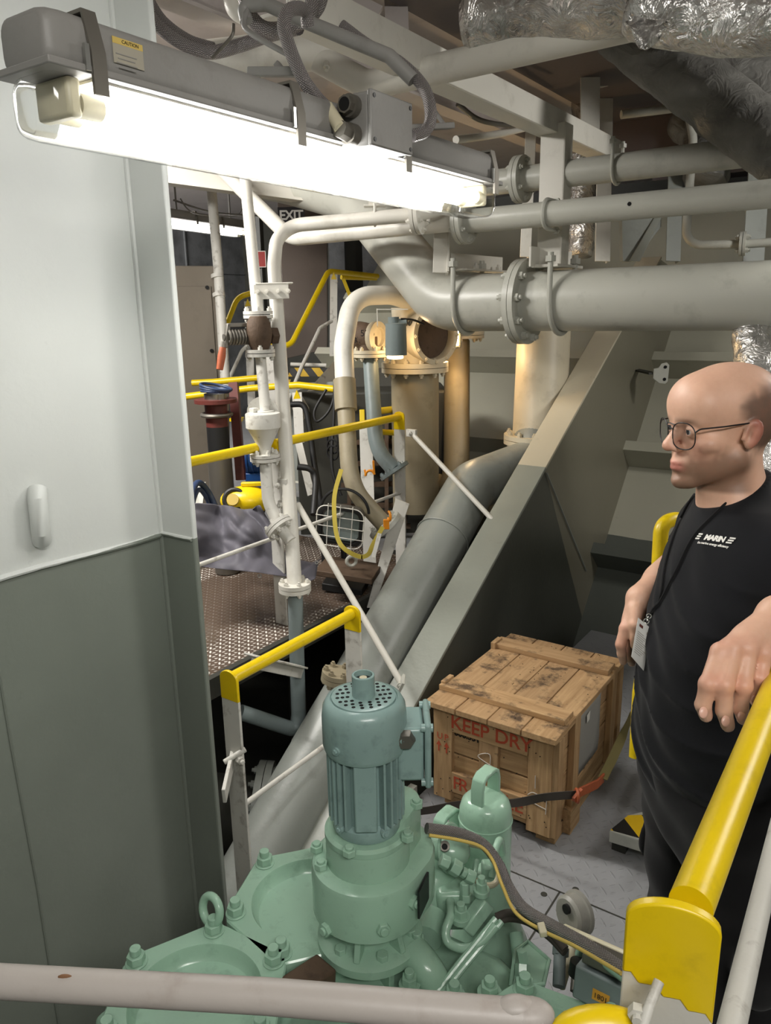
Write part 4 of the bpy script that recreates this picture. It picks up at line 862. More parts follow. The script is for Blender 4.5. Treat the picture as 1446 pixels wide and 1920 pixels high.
b = MB(); b.tube([P(430, 710, 5.8), P(455, 655, 5.9), P(470, 643, 5.9)], .014, 10, .1); tag(b.build('stair_mid_rail', 'white_worn'), 'thin pale inner rail left of the drain valve', 'railing')
b = MB(); b.tube([P(545, 683, 5.6), P(612, 685, 5.6)], .014, 10); tag(b.build('stair_mid_rail', 'white_worn'), 'thin level pale rail above the striped toe board', 'railing')
b = MB(); b.slab([P(548, 765, 4.9), P(628, 675, 5.3), P(628, 710, 5.3), P(560, 800, 4.9)], _fh*.012); tag(b.build('stair_stringer', 'white_worn'), 'pale stair stringer slanting behind the stand pipe', 'stringer')
b = MB(); b.slab([P(545, 690, 6.6), P(618, 690, 6.6), P(612, 706, 6.6), P(540, 706, 6.6)], _fh*.03); tag(b.build('hazard_strip', 'hazard_stripes'), 'black and yellow striped toe board below the brown panel', 'strip')
b = MB(); b.slab([P(505, 712, 6.2), P(545, 712, 6.2), P(540, 726, 6.2), P(500, 726, 6.2)], _fh*.03); tag(b.build('hazard_strip', 'hazard_stripes'), 'shorter striped board behind the stand pipe', 'strip')
b = MB(); b.bar(P(432, 786, 5.2), P(456, 786, 5.2), .02, .09, _fh); tag(b.build('yellow_box', 'yellow_paint'), 'small yellow bracket behind the dark red post', 'bracket')
# red-brown standpipe on the landing
rs = thing('pump_column', P(405, 930, 4.2), 'dark red flanged pump column on a dented steel tube, with a blue hose ring', 'pump')
ct = P(404, 748, 4.2); cb = P(410, 935, 4.2); cb.x, cb.y = ct.x, ct.y; zt = ct.z
b = MB(); b.lathe((ct.x, ct.y, zt - .02), Z1, [(.0, 0), (.115, 0), (.115, .02), (.0, .02)], 40); b.lathe((ct.x, ct.y, zt - .15), Z1, [(.0, 0), (.06, .0), (.06, .02), (.062, .13), (.0, .13)], 32); b.lathe((ct.x, ct.y, zt - .09), Z1, [(.08, 0), (.08, .012), (.06, .012)], 32, True, True); b.build('flanged_spool', 'red_brown', rs)
b = MB(); b.cyl((ct.x, ct.y, zt), (ct.x, ct.y, zt + .03), .06, n=32); b.build('top_ring', 'steel', rs)
b = MB(); b.cyl((ct.x, ct.y, zt - .15), (ct.x, ct.y, zt - .32), .06, n=32); b.build('rubber_sleeve', 'black_rubber', rs)
b = MB(); b.cyl((ct.x, ct.y, zt - .3), (ct.x, ct.y, .47), .066, .072, n=32); b.build('steel_tube', 'dull_steel', rs)
b = MB()
for i in range(3): b.torus((ct.x, ct.y + .005*i, zt + .04 + .012*i), (.1*i, .1, 1), .072 + .006*i, .0075, 32, 8)
b.build('hose_ring', 'navy_hose', rs)
b = MB(); b.torus((ct.x, ct.y, zt - .085), Z1, .078, .012, 28, 8); b.build('clamp_ring', 'dull_steel', rs)
b = MB(); b.bar(P(438, 718, 4.4), P(452, 900, 4.4), .05, .05, -_fh); tag(b.build('red_post', 'red_brown'), 'dark red square post behind the pump column', 'post')
b = MB(); b.cyl(P(425, 728, 4.3), P(428, 935, 4.3), .013, n=12); tag(b.build('thin_pipe', 'dull_steel'), 'thin grey upright pipe right of the pump column', 'pipe')
# yellow tool box, blue motor, hose
yt = thing('yellow_machine', P(470, 948, 3.9), 'yellow and black portable machine behind the grey tarpaulin', 'machine'); c = P(462, 938, 3.95)
b = MB(); b.sphere(c, .1, (1.35, .9, .75), X=tuple(_r), Y=tuple(_fh)); b.build('body', 'yellow_paint', yt)
b = MB(); b.torus(c + V((0, 0, .055)) - _r*.0, _fh + V((0, 0, .2)), .055, .011, 20, 8, 0, math.pi, tuple(_r)); b.bar(c + _r*.0 + V((0, 0, .085)) - _r*.02, c + V((0, 0, .085)) + _r*.12, .03, .02); b.build('handle', 'yellow_paint', yt, bevel=.004)
b = MB(); b.torus(c - _r*.05 - _fh*.06 + V((0, 0, .02)), -_fh + V((0, 0, .4)), .05, .012, 24, 8); b.torus(c - _r*.04 - V((0, 0, .02)), _fh, .125, .014, 30, 8, -.3, math.pi); b.build('hose', 'black_rubber', yt)
b = MB(); b.cyl(c - _r*.05 - _fh*.075 + V((0, 0, .02)), c - _r*.05 - _fh*.10 + V((0, 0, .03)), .03, n=16); b.build('knob', 'sticker_yellow', yt)
bm_ = thing('blue_motor', P(478, 890, 4.6), 'blue motor half hidden behind the tundish', 'motor'); c = P(483, 862, 4.6)
b = MB(); b.cyl(c - _r*.07, c + _r*.12, .085, n=24); b.box(c + V((0, 0, -.12)), (.14, .12, .1), tuple(_r), tuple(_fh)); b.build('body', 'blue_paint', bm_, bevel=.006)
b = MB()
for i in range(6): b.torus(c - _r*(.05 - .03*i), _r, .086, .004, 24, 6)
b.build('fins', 'blue_paint', bm_)
cable('dark blue hose arching beside the casing wall edge', [P(352, 985, 3.7), P(358, 930, 3.8), P(372, 905, 3.9), P(392, 925, 4.0), P(408, 960, 4.0)], .016, 'navy_hose', 'hose')
cable('second dark blue hose inside the first arch', [P(356, 980, 3.75), P(364, 935, 3.85), P(374, 918, 3.92), P(388, 935, 4.0), P(400, 965, 4.0)], .012, 'navy_hose', 'hose')
b = MB(); b.slab([P(350, 955, 4.4), P(366, 905, 4.5), P(385, 905, 4.5), P(378, 960, 4.4)], _fh*.02); c = P(362, 950, 4.42); b.box((c.x, c.y, .5*(c.z + .465)), (.03, .03, c.z - .465)); tag(b.build('angle_plate', 'pipe_grey'), 'pale plate corner behind the blue hoses', 'plate')
# tarpaulin
rows = []; N1, N2 = 34, 26
tl, tr_, bl, br_ = P(345, 958, 3.75), P(490, 945, 3.75), P(352, 1060, 3.55), P(560, 1085, 3.6)
for i in range(N1):
    s = i/(N1 - 1); row = []
    for j in range(N2):
        t = j/(N2 - 1); p = lerp(lerp(tl, tr_, s), lerp(bl, br_, s), t)
        w = noise.noise(V((s*3.4, t*2.4, .3)))*.15 + abs(noise.noise(V((s*7, t*4, 2))))*.07 + .05*math.sin(s*7 + t*3)
        p = p + (-_fh*.8 + V((0, 0, .35)))*w*(1 - .35*t) ; p.z = max(p.z + (.03*math.sin(s*5) if j == 0 else 0), .470 + .006*abs(noise.noise(V((s*9, t*9, 0))))); row.append(p)
    rows.append(row)
b = MB(); b.quadgrid(rows, False, False, False); tp = b.build('tarpaulin', 'tarp_cloth', smooth=80); md = tp.modifiers.new('s', 'SOLIDIFY'); md.thickness = .003; md = tp.modifiers.new('u', 'SUBSURF'); md.levels = md.render_levels = 1
tag(tp, 'crumpled slate grey tarpaulin lying on the wet landing', 'tarpaulin')
rows = []
for i in range(12):
    s = i/11; rows.append([lerp(lerp(P(545, 1060, 3.62), P(600, 1048, 3.7), s), lerp(P(548, 1085, 3.58), P(590, 1088, 3.6), s), j/7) + V((0, 0, .012*math.sin(s*6 + j) + .004)) for j in range(8)])
b = MB(); b.quadgrid(rows, False, False, False); o = b.build('tarpaulin_corner', 'tarp_cloth', smooth=80); md = o.modifiers.new('s', 'SOLIDIFY'); md.thickness = .003; tag(o, 'folded tarpaulin corner with an eyelet right of the stand pipe', 'tarpaulin')
for x, y, d, pa_ in ((487, 1080, 3.57, tp), (594, 1055, 3.66, o)): b = MB(); b.torus(P(x, y, d - .02), -_fh + V((0, 0, .6)), .007, .0025, 16, 6); b.build('eyelet', 'steel', pa_)
# floodlight
fl_ = thing('floodlight', P(650, 1045, 4.0), 'square floodlight with a white wire guard standing on the landing', 'floodlight')
fc = P(640, 985, 4.0); fx = (P(680, 990, 3.98) - P(600, 978, 4.02)).normalized(); fz = (V((0, 0, 1)) - _fh*.1 + fx*.1); fz = (fz - fx*fz.dot(fx)).normalized(); fn_ = fz.cross(fx)*-1; fn_ = fx.cross(fz); 
if fn_.dot(_fh) > 0: fn_ = -fn_
def rr2(w, h, r, n=6): return [(x, z) for x, z in rrect(0, 0, w, h, r, n)]
b = MB(); b.prism(rr2(.235, .205, .045), fc - fn_*.07, fx, fz, .001) if 0 else None
ring = lambda w, h, r, off: [fc + fx*x + fz*z + fn_*off for x, z in rr2(w, h, r)]
b.quadgrid([ring(.15, .12, .03, -.10), ring(.21, .18, .04, -.07), ring(.235, .205, .045, 0)], True, True, False); b.build('housing', 'dull_steel', fl_, smooth=40)
b = MB(); b.quadgrid([ring(.235, .205, .045, .0), ring(.235, .205, .045, .018), ring(.205, .175, .04, .02), ring(.205, .175, .04, .004)], True, False, False); b.build('bezel', 'black_rubber', fl_, smooth=40)
b = MB(); b.quadgrid([ring(.205, .175, .04, .004), ring(.205, .175, .04, .010)]); b.build('front_glass', 'flood_glass', fl_)
b = MB(); b.quadgrid([ring(.19, .16, .04, .003), ring(.10, .06, .02, -.05)], True, False, True); b.build('reflector', 'card_white', fl_, smooth=60)
b = MB()
for k in range(3): b.cyl(fc + fx*(-.065 + .065*k) + fz*.125 + fn_*.035, fc + fx*(-.065 + .065*k) - fz*.125 + fn_*.035, .0022, n=8); 
for k in range(3): b.cyl(fc + fz*(-.055 + .055*k) + fx*.13 + fn_*.035, fc + fz*(-.055 + .055*k) - fx*.13 + fn_*.035, .0022, n=8)
pts = [p + fn_*.03 for p in ring(.25, .22, .05, 0)]; b.tube(pts + [pts[0]], .0032, 8); b.build('wire_guard', 'white_paint', fl_)
b = MB(); b.cyl(fc - fz*.10 - fn_*.05, V(((fc - fn_*.05).x, (fc - fn_*.05).y, .50)), .016, n=12); b.box(V(((fc - fn_*.05).x, (fc - fn_*.05).y, .495)), (.22, .16, .04), tuple(fx), tuple(fz.cross(fx))); b.build('stand', 'black_rubber', fl_, bevel=.004)
b = MB(); c = P(655, 1060, 3.95); b.torus(P(659, 1052, 3.93), -_fh + _r*.2, .024, .009, 24, 8); b.build('shackle', 'pipe_grey', fl_)
b = MB(); b.torus(fc - fn_*.06 + fz*.05, fn_, .13, .008, 28, 8, .1, math.pi - .1, tuple(fx)); b.build('carry_handle', 'black_rubber', fl_)
b = MB(); b.box(P(655, 1068, 3.98), (.30, .25, .03), tuple(fx), tuple(V((0, 0, 1)).cross(fx))); tag(b.build('base_plate', 'rusty', bevel=.004), 'rusty base plate under the floodlight', 'plate')
# yellow strap and hooks
st_ = thing('lashing_strap', P(640, 1035, 3.85), 'loose yellow lashing strap hanging over the floodlight with an orange hook', 'strap')
b = MB(); b.tube(spline([P(640, 880, 3.95), P(628, 925, 3.9), P(627, 965, 3.85), P(632, 1005, 3.82), P(645, 1028, 3.8), P(672, 1043, 3.8), P(690, 1040, 3.8), P(700, 1020, 3.8), P(718, 988, 3.82)]), .01, flat=(.022, .003), side=_r); b.build('strap', 'yellow_strap', st_)
b = MB(); hc = P(730, 972, 3.85); b.torus(hc + V((0, 0, .012)), _r + _fh*.3, .022, .007, 20, 8, -.4, 4.2, (0, 0, 1)); b.box(hc - V((0, 0, .03)) - _r*.015, (.03, .02, .05), tuple(_r), tuple(_fh)); b.build('hook', 'orange_hook', st_, bevel=.004)
b = MB(); b.tube([P(712, 1000, 3.8), P(700, 1045, 3.78)], .01, flat=(.02, .003), side=_r); b.build('label_tab', 'white_worn', st_)
b = MB(); hc = P(694, 890, 4.3); b.torus(hc, _fh + _r*.3, .024, .008, 20, 8, math.pi*.9, 2*math.pi, tuple(_r)); b.bar(hc + _r*.024, hc + _r*.02 + V((0, 0, .08)), .015, .012); b.bar(hc - _r*.024, hc - _r*.03 + V((0, 0, .03)), .012, .01); tag(b.build('strap_hook', 'orange_hook', bevel=.003), 'orange hook hanging before the slim blue-grey pipe', 'hook')
# hanging black cables and dark machinery in the gap
for i, (pts, lb) in enumerate((([P(632, 690, 4.5), P(622, 760, 4.5), P(596, 790, 4.5), P(590, 770, 4.5), P(612, 730, 4.5)], 'thin black cable loop hanging left of the tan coupling'), ([P(628, 720, 4.45), P(626, 790, 4.45), P(622, 850, 4.45), P(625, 890, 4.45), P(640, 930, 4.45)], 'thin black cable hanging straight beside the tan coupling'), ([P(545, 758, 4.6), P(570, 762, 4.6), P(580, 800, 4.6), P(588, 860, 4.6), P(600, 940, 4.5), V((P(606, 980, 4.5).x, P(606, 980, 4.5).y, .475))], 'thick black hose curving down right of the stand pipe'), ([P(558, 875, 4.2), P(582, 880, 4.2), P(592, 900, 4.2), P(588, 965, 4.1)], 'bent dark tube low behind the stand pipe'))):
    cable(lb, pts, (.008, .010, .018, .018)[i], 'black_rubber', 'black_cable')
b = MB(); 
for i in range(9): b.torus(P(624, 825 + (i % 3)*12, 4.45) + V((noise.noise(V((i, 1, 0)))*.02, 0, noise.noise(V((i, 5, 0)))*.02)), V((noise.noise(V((i, 0, 1))), 1, noise.noise(V((i, 3, 1)))*.6)), .04, .006, 18, 6)
tag(b.build('cable_coil', 'black_rubber'), 'tangled coil of black cable in front of the tan pipe', 'cable')
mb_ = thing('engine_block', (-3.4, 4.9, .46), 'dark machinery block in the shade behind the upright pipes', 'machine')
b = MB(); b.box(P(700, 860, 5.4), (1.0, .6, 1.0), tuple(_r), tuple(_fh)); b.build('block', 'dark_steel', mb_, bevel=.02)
b = MB()
for i in range(5): b.bar(P(640, 830 + 40*i, 5.05), P(770, 826 + 40*i, 5.05), .03, .03)
for i in range(4): b.bar(P(655 + 35*i, 780, 5.02), P(655 + 35*i, 980, 5.02), .025, .025, -_fh)
b.build('ribs', 'rusty', mb_)
b = MB(); b.slab([P(652, 690, 5.3), P(735, 690, 5.3), P(735, 760, 5.3), P(652, 760, 5.3)], _fh*.02); b.build('mesh_guard', 'dark_steel', mb_)
b = MB(); b.slab([P(540, 720, 5.2), P(640, 715, 5.2), P(640, 910, 5.2), P(540, 900, 5.2)], _fh*.02); tag(b.build('side_panel', 'grey_paint'), 'grey sheet panel behind the hanging black cables', 'panel')
b = MB(); b.slab([P(553, 830, 4.5), P(566, 826, 4.5), P(590, 925, 4.5), P(577, 930, 4.5)], _fh*.012); b.nut(P(581, 910, 4.48), -_fh, .012, .01, 0); b.nut(P(584, 922, 4.48), -_fh, .012, .01, 0); tag(b.build('brace_plate', 'white_worn'), 'pale slanting brace with two bolts behind the stand pipe', 'brace')
# =================================================================== CRATE
cr = thing('wooden_crate', (-1.13, 2.65, 0), 'weathered wooden crate stencilled KEEP DRY standing by the sloping girder', 'crate')
CX0, CX1, CY0, CY1, CZ0, CZ1 = -1.375, -.890, 2.305, 2.985, .055, .448
def plank(name, c, size, axis, mat='crate_wood', parent=None, lift=0, wob=.0015, rot=None):
    """a sawn board with a few uneven edges; axis = index of its long side"""
    b = MB(); n = 9; others = [i for i in range(3) if i != axis]; rings = []; sd = random.random()*50; tone = random.random()
    for i in range(n):
        t = i/(n - 1) - .5; ring = []
        for a, k in ((-1, -1), (1, -1), (1, 1), (-1, 1)):
            p = [0, 0, 0]; p[axis] = t*size[axis] + (noise.noise(V((a*3 + sd, k*2, 0)))*.003 if i in (0, n-1) else 0)
            p[others[0]] = a*size[others[0]]/2 + noise.noise(V((t*6, a*4 + sd, k)))*wob; p[others[1]] = k*size[others[1]]/2 + noise.noise(V((t*6, k*5 + sd, a + 9)))*wob
            ring.append(V(p) + V(c))
        rings.append(ring)
    b.quadgrid(rings); o = b.build(name, mat, parent or cr, smooth=25, bevel=.0018); me = o.data; off = world_loc(parent or cr)
    g = me.attributes.new('grain', 'FLOAT_VECTOR', 'POINT'); vals = np.empty((len(me.vertices), 3), np.float32)
    for v in me.vertices:
        q = v.co + off - V(c); vals[v.index] = (q[axis] + sd, q[others[0]] + sd*.3, q[others[1]])
    g.data.foreach_set('vector', vals.ravel()); t_ = me.attributes.new('tone', 'FLOAT', 'POINT'); t_.data.foreach_set('value', np.full(len(me.vertices), tone, np.float32)); return o
W, Hh = CX1 - CX0, CZ1 - CZ0; cxm = (CX0 + CX1)/2; czm = (CZ0 + CZ1)/2; cym = (CY0 + CY1)/2
b = MB(); b.box((cxm, cym, czm), (W - .05, CY1 - CY0 - .05, Hh - .03)); b.build('core', 'crate_wood', cr)
# front: inner slats, then frame boards
for i in range(4): plank('slat', (cxm, CY0 + .012, CZ0 + .05 + i*.098), (W - .03, .012, .090), 0)
for u0, u1, nm in ((0, .165, 'board'), (.81, 1.0, 'board'), (.405, .565, 'board')):
    dz = (0 if nm == 'board' and u1 != .565 else .0); top = CZ1 - (.085 if u1 == .565 else 0)
    plank(nm, (CX0 + W*(u0 + u1)/2, CY0 - .006, (CZ0 + top)/2 + (.03 if u1 == .565 else 0)), (W*(u1 - u0), .022, top - CZ0 - (.06 if u1 == .565 else 0)), 2)
plank('board', (CX0 + W*.487, CY0 - .008, CZ1 - .048), (W*.64, .022, .088), 0)
plank('board', (CX0 + W*.285, CY0 - .008, CZ0 + .085), (W*.235, .022, .085), 0); plank('board', (CX0 + W*.69, CY0 - .008, CZ0 + .085), (W*.245, .022, .085), 0)
# right side
for i in range(4): plank('slat', (CX1 - .008, cym, CZ0 + .05 + i*.098), (.012, CY1 - CY0 - .02, .092), 1)
for y, w, mz in ((CY0 + .012, .05, 0), (CY0 + .165, .055, .02), (CY1 - .10, .055, .03), (CY1 - .012, .04, 0)): plank('cleat', (CX1 + .010, y, czm + mz/2), (.024, w, Hh + mz), 2)
for y in (CY0 + .11, CY1 - .14): plank('cleat', (CX0 - .012, y, czm + .03), (.02, .07, Hh + .045), 2)
plank('slat', (CX0 + .006, cym, czm), (.012, CY1 - CY0, Hh), 1)
# lid
lw = (W + .045)/4
for i in range(4): plank('lid_plank', (CX0 - .022 + lw*(i + .5), cym - .012, CZ1 + .012), (lw - .004, CY1 - CY0 + .07, .022), 1)
for y in (CY0 + .10, CY1 - .12): plank('lid_batten', (cxm - .005, y, CZ1 + .034), (W + .03, .085, .022), 0)
for x in (CX0 + .06, cxm, CX1 - .035): plank('skid', (x, cym, .0275), (.075, CY1 - CY0 - .06, .055), 1)
plank('skid_block', (CX1 - .0, CY0 + .16, .05), (.06, .10, .10), 1)
b = MB()
for i in range(90):
    u, w = random.random(), random.random(); s = random.random() < .45
    if s: b.cyl((CX0 + W*u, CY0 - .0175, CZ0 + Hh*w), (CX0 + W*u, CY0 - .0192, CZ0 + Hh*w), .0022, n=6)
    else: b.cyl((CX0 + W*u, CY0 + .7*w, CZ1 + .0235), (CX0 + W*u, CY0 + .7*w, CZ1 + .0245), .0022, n=6)
o = b.build('nail_heads', 'black_hole', cr); o['kind'] = 'stuff'
fy = CY0 - .0200
text('stencil', 'KEEP', .077, (CX0 + W*.325, fy, CZ1 - .05), X1, Z1, 'stencil_red', cr, .0004, bold=.0008, spacing=.97); text('stencil', 'DRY', .077, (CX0 + W*.69, fy, CZ1 - .05), X1, Z1, 'stencil_red', cr, .0004, bold=.0008, spacing=.97)
b = MB()                                                          # wood-coloured stencil bridges
text('stencil', 'F', .078, (CX0 + W*.215, fy, CZ0 + .085), X1, Z1, 'stencil_red', cr, .0004); text('stencil', 'RA', .078, (CX0 + W*.33, fy, CZ0 + .085), X1, Z1, 'stencil_red', cr, .0004); text('stencil', 'ILE', .078, (CX0 + W*.69, fy, CZ0 + .085), X1, Z1, 'stencil_red', cr, .0004)
text('stencil', 'UP', .038, (CX0 + W*.085, fy + .001, CZ1 - .125), X1, Z1, 'stencil_red', cr, .0004, spacing=1.3)
b = MB()
for dx in (-.017, .017):
    c = V((CX0 + W*.085 + dx, fy + .001, CZ1 - .165)); b.slab([c + V((-.011, 0, 0)), c + V((.011, 0, 0)), c + V((0, 0, .02))], (0, .0008, 0)); b.slab([c + V((-.003, 0, 0)), c + V((.003, 0, 0)), c + V((.003, 0, -.026)), c + V((-.003, 0, -.026))], (0, .0008, 0))
b.build('arrow_mark', 'stencil_red', cr)
text('stencil', '606.551', .034, (CX0 + W*.275, CY0 + .0052, CZ1 - .107), X1, Z1, 'letter_black', cr, .0004, bold=.001)
def chalk(pts, r=.0016): 
    b = MB(); b.tube(spline([V((CX0 + W*u, fy + .0005, CZ1 - Hh*w)) for u, w in pts], 5), r, 6); return b.build('chalk_mark', 'chalk', cr)
chalk([(.50, .52), (.50, .34), (.40, .40), (.55, .47)]); chalk([(.39, .56), (.48, .59), (.55, .66), (.56, .74)])
chalk([(.875, .40), (.876, .53)]); chalk([(.82, .62), (.86, .58), (.93, .60), (.97, .62)]); chalk([(.84, .68), (.92, .70), (.97, .71)]); chalk([(.97, .62), (.965, .76)])
# pasted packing list on the side
b = MB(); rows = []
for i in range(10): rows.append([V((CX1 + .0005 + .004*noise.noise(V((i*.6, j*.6, 3))), CY0 + .20 + .030*i + .004*noise.noise(V((j*.9, 1, 0))), CZ1 - .02 - .033*j)) for j in range(9)])
b.quadgrid(rows, False, False, False); pp = b.build('packing_list', 'paper', cr, smooth=80); md = pp.modifiers.new('s', 'SOLIDIFY'); md.thickness = .002; md.offset = 1
b = MB(); c = V((CX1 + .006, CY0 + .30, CZ1 - .05)); b.slab([c, c + V((0, .035, .004)), c + V((0, .03, -.03)), c + V((0, .005, -.034))], (.001, 0, 0)); b.build('paper_patch', 'letter_white', cr)
# lashing straps
sp = thing('ratchet_strap', (-1.0, 2.3, .15), 'dark grey lashing strap pulled tight around the crate with an orange tensioner', 'strap')
b = MB(); b.tube(spline([P(700, 1525, 2.9), P(790, 1521, 2.88), P(870, 1508, 2.80), P(960, 1506, 2.66), P(1020, 1495, 2.60), P(1078, 1490, 2.66)]), .01, flat=(.030, .003), side=Z1); b.build('strap', 'grey_strap', sp)
b = MB(); b.tube([P(1074, 1492, 2.66), P(1120, 1470, 2.78), P(1132, 1458, 2.84)], .01, flat=(.036, .008), side=Z1); b.build('tensioner', 'orange_handle', sp, bevel=.002)
b = MB(); b.torus(P(1082, 1492, 2.65), _r, .022, .005, 20, 8); b.bar(P(1076, 1500, 2.64), P(1092, 1482, 2.66), .012, .02); b.build('hook', 'orange_handle', sp)
b = MB(); b.tube(spline([P(1130, 1460, 2.82), P(1150, 1420, 2.95), P(1170, 1375, 3.1), P(1185, 1340, 3.2)]), .01, flat=(.034, .003), side=Y1); b.build('webbing', 'olive_strap', sp)
b = MB(); b.slab([P(1141, 1553, 2.75), P(1230, 1575, 2.5), P(1235, 1545, 2.62), P(1180, 1535, 2.9)], (0, 0, -.02)) if 0 else None
st = thing('step_edge', P(1180, 1580, 2.6), 'grey step with a black and yellow striped nosing beside the legs of the man', 'step')
zs = .10; c0, c1, c2, c3 = atz(1143, 1558, zs), atz(1260, 1594, zs), atz(1290, 1500, zs), atz(1180, 1528, zs)
b = MB(); b.slab([c0, c1, c2, c3], (0, 0, -.045)); b.build('tread', 'pipe_grey', st, bevel=.002)
b = MB(); b.slab([lerp(c0, c3, .05), lerp(c1, c2, .05), lerp(c1, c2, .7), lerp(c0, c3, .95)], (0, 0, .002)); b.build('nosing', 'hazard_stripes', st)
b = MB(); b.box(V((lerp(c0, c1, .12).x, lerp(c0, c1, .12).y + .06, .03)), (.05, .05, .06)); b.build('foot', 'dark_steel', st)
# yellow U rail behind the man
b = MB(); b.tube([P(1194, 1420, 1.98), P(1200, 1300, 1.98), P(1236, 1060, 1.98), P(1240, 985, 1.98), P(1262, 972, 2.0), P(1330, 985, 2.05), P(1330, 1400, 2.05)], .019, 16, .08)
rr = tag(b.build('ladder_rail', 'yellow_paint'), 'bent yellow ladder rail partly hidden behind the man in black', 'railing')
# =================================================================== GREEN MACHINE
G = 'green_paint'
mc = thing('green_compressor', (-.72, .95, 0), 'mint green reciprocating machine with hexagonal bolted covers in the foreground', 'machine')
ZC = .72
def hexcover(cx, cy, a0, letters, holes=()):
    c = V((cx, cy, ZC)); n = 72; out = []; RV, RB = .178, .150
    for i in range(n):
        a = 2*math.pi*i/n; k = ((math.degrees(a) - a0 + 30) % 60) - 30; ap = RV*math.cos(math.radians(30)); r = min(ap/math.cos(math.radians(30 - abs(k))), RV*.955); out.append((r, a))
    def ring(f, z): return [c + V((math.cos(a)*f(r), math.sin(a)*f(r), z)) for r, a in out]
    prof = [(.1185, 0), (.1165, -.004), (.113, -.018), (.100, -.034), (.075, -.043), (.042, -.046), (.038, -.042), (.036, -.040)]
    b = MB(); b.quadgrid([ring(lambda r: r, -.028), ring(lambda r: r, -.003), ring(lambda r: r - .003, 0)] + [ring(lambda r, q=q: q, z) for q, z in prof], True, True, True)
    h = b.build('cylinder_cover', G, mc, smooth=38)
    for i in range(6):
        a = math.radians(a0 + 60*i); p = c + V((math.cos(a), math.sin(a), 0))*RB
        b = MB(); b.cyl(p, p + V((0, 0, .003)), .021, n=20); b.cyl(p + V((0, 0, .003)), p + V((0, 0, .020)), .0175, n=6); b.cyl(p + V((0, 0, .020)), p + V((0, 0, .034)), .0105, n=14); b.build('stud_nut', G, h, bevel=.0012)
    for s, ang in letters:
        for i, chx in enumerate(s):
            a = math.radians(ang - i*9.5); rd = V((math.cos(a), math.sin(a), 0)); q = c + rd*.092 + V((0, 0, -.0362))
            t = (rd + V((0, 0, .36))).normalized(); text('cast_letter', chx, .016, q, rd.cross(V((0, 0, 1)))*1, t, G, h, .003)
    b = MB(); b.cyl(c - V((0, 0, .03)), c - V((0, 0, .25)), .135, n=36); b.build('cylinder_barrel', G, mc)
    return h
hexcover(-.915, 1.015, 50, (('1117', 165), ('EWBUSS', 118)))
hexcover(-.930, .718, 64, (('11595', 112), ('EVBUS', 50)))
hexcover(-.352, .935, 68, ())
b = MB(); b.prism([(-.45, -.30), (.20, -.42), (.45, -.25), (.42, .12), (.12, .24), (-.35, .22)], (-.66, .92, .52), X1, Y1, .14); b.build('crankcase_top', G, mc, bevel=.02, seg=3)
b = MB(); b.prism([(-.40, -.28), (.18, -.40), (.40, -.25), (.38, .10), (.12, .22), (-.32, .20)], (-.66, .92, 0), X1, Y1, .53); b.build('crankcase', G, mc, bevel=.02)
# eye bolt
eb = P(403, 1735, 1.535); b = MB(); ec = P(396, 1706, 1.53); b.torus(ec, _r*.55 + _fh*.65 - V((0, 0, .25)), .026, .0085, 30, 12); b.cyl(V((ec.x, ec.y, ec.z - .03)), V((ec.x, ec.y, ec.z - .055)), .014, n=16); b.build('eye_bolt', G, mc)
# drive axis
A = atz(688, 1522, 1.0); Ax, Ay = A.x, A.y
rx = RT.copy(); rx.z = 0; rx.normalize(); ry = Z1.cross(rx)
# gear case
gc = thing('gearbox', (Ax, Ay, .58), 'green gear housing under the upright electric motor', 'gearbox')
def hull(b, c0, r0, c1, r1, z0, z1, n=48, top=0):
    """pad between two circles (a belt outline) from z0 to z1, its top edge rounded"""
    pts = []
    d = V((c1[0] - c0[0], c1[1] - c0[1])); 
    for i in range(n):
        a = 2*math.pi*i/n; dr = V((math.cos(a), math.sin(a))); s0 = V(c0[:2]).dot(dr) + r0; s1 = V(c1[:2]).dot(dr) + r1; pts.append((c0, r0, dr) if s0 >= s1 else (c1, r1, dr))
    def ring(z, ins): return [V((c[0] + dr.x*(r - ins), c[1] + dr.y*(r - ins), z)) for c, r, dr in pts]
    rs = [ring(z0 + .004, .0), ring(z1 - .012, 0), ring(z1 - .004, .003), ring(z1, .012)]; b.quadgrid([ring(z0, .006)] + rs); return b
off = rx*.055 + ry*.055; c0 = (Ax, Ay); c1 = (Ax + off.x, Ay + off.y)
b = MB(); hull(b, c0, .108, (Ax + off.x*.55, Ay + off.y*.55), .098, .800, .905); b.build('lower_case', G, gc, smooth=45)
b = MB(); hull(b, c0, .079, (Ax + off.x*.4, Ay + off.y*.4), .06, .895, .965); hull(b, (Ax + off.x*1.05, Ay + off.y*1.05), .045, (Ax + off.x*.5, Ay + off.y*.5), .06, .895, .992); b.build('upper_case', G, gc, smooth=45)
b = MB(); b.lathe((Ax, Ay, .955), Z1, [(.076, 0), (.080, .004), (.080, .014), (.074, .019), (.0, .019)], 44); b.build('motor_flange', G, gc)
b = MB()
for a, r, z in ((200, .092, .905), (250, .086, .972), (330, .086, .972), (20, .10, .985), (225, .1, .81), (285, .112, .835), (320, .112, .86), (170, .1, .905)):
    q = V((Ax, Ay, z)) + (rx*math.cos(math.radians(a)) + ry*math.sin(math.radians(a)))*r; dn = V((0, 0, 1)) if z > .9 else (q - V((Ax, Ay, z))).normalized()
    if z < .9: q = V((Ax, Ay, z)) + dn*.103
    b2 = MB(); b2.cyl(q, q + dn*.012, .013, n=6); b2.cyl(q + dn*.012, q + dn*.017, .008, n=12); b2.build('bolt', G, gc, bevel=.001)
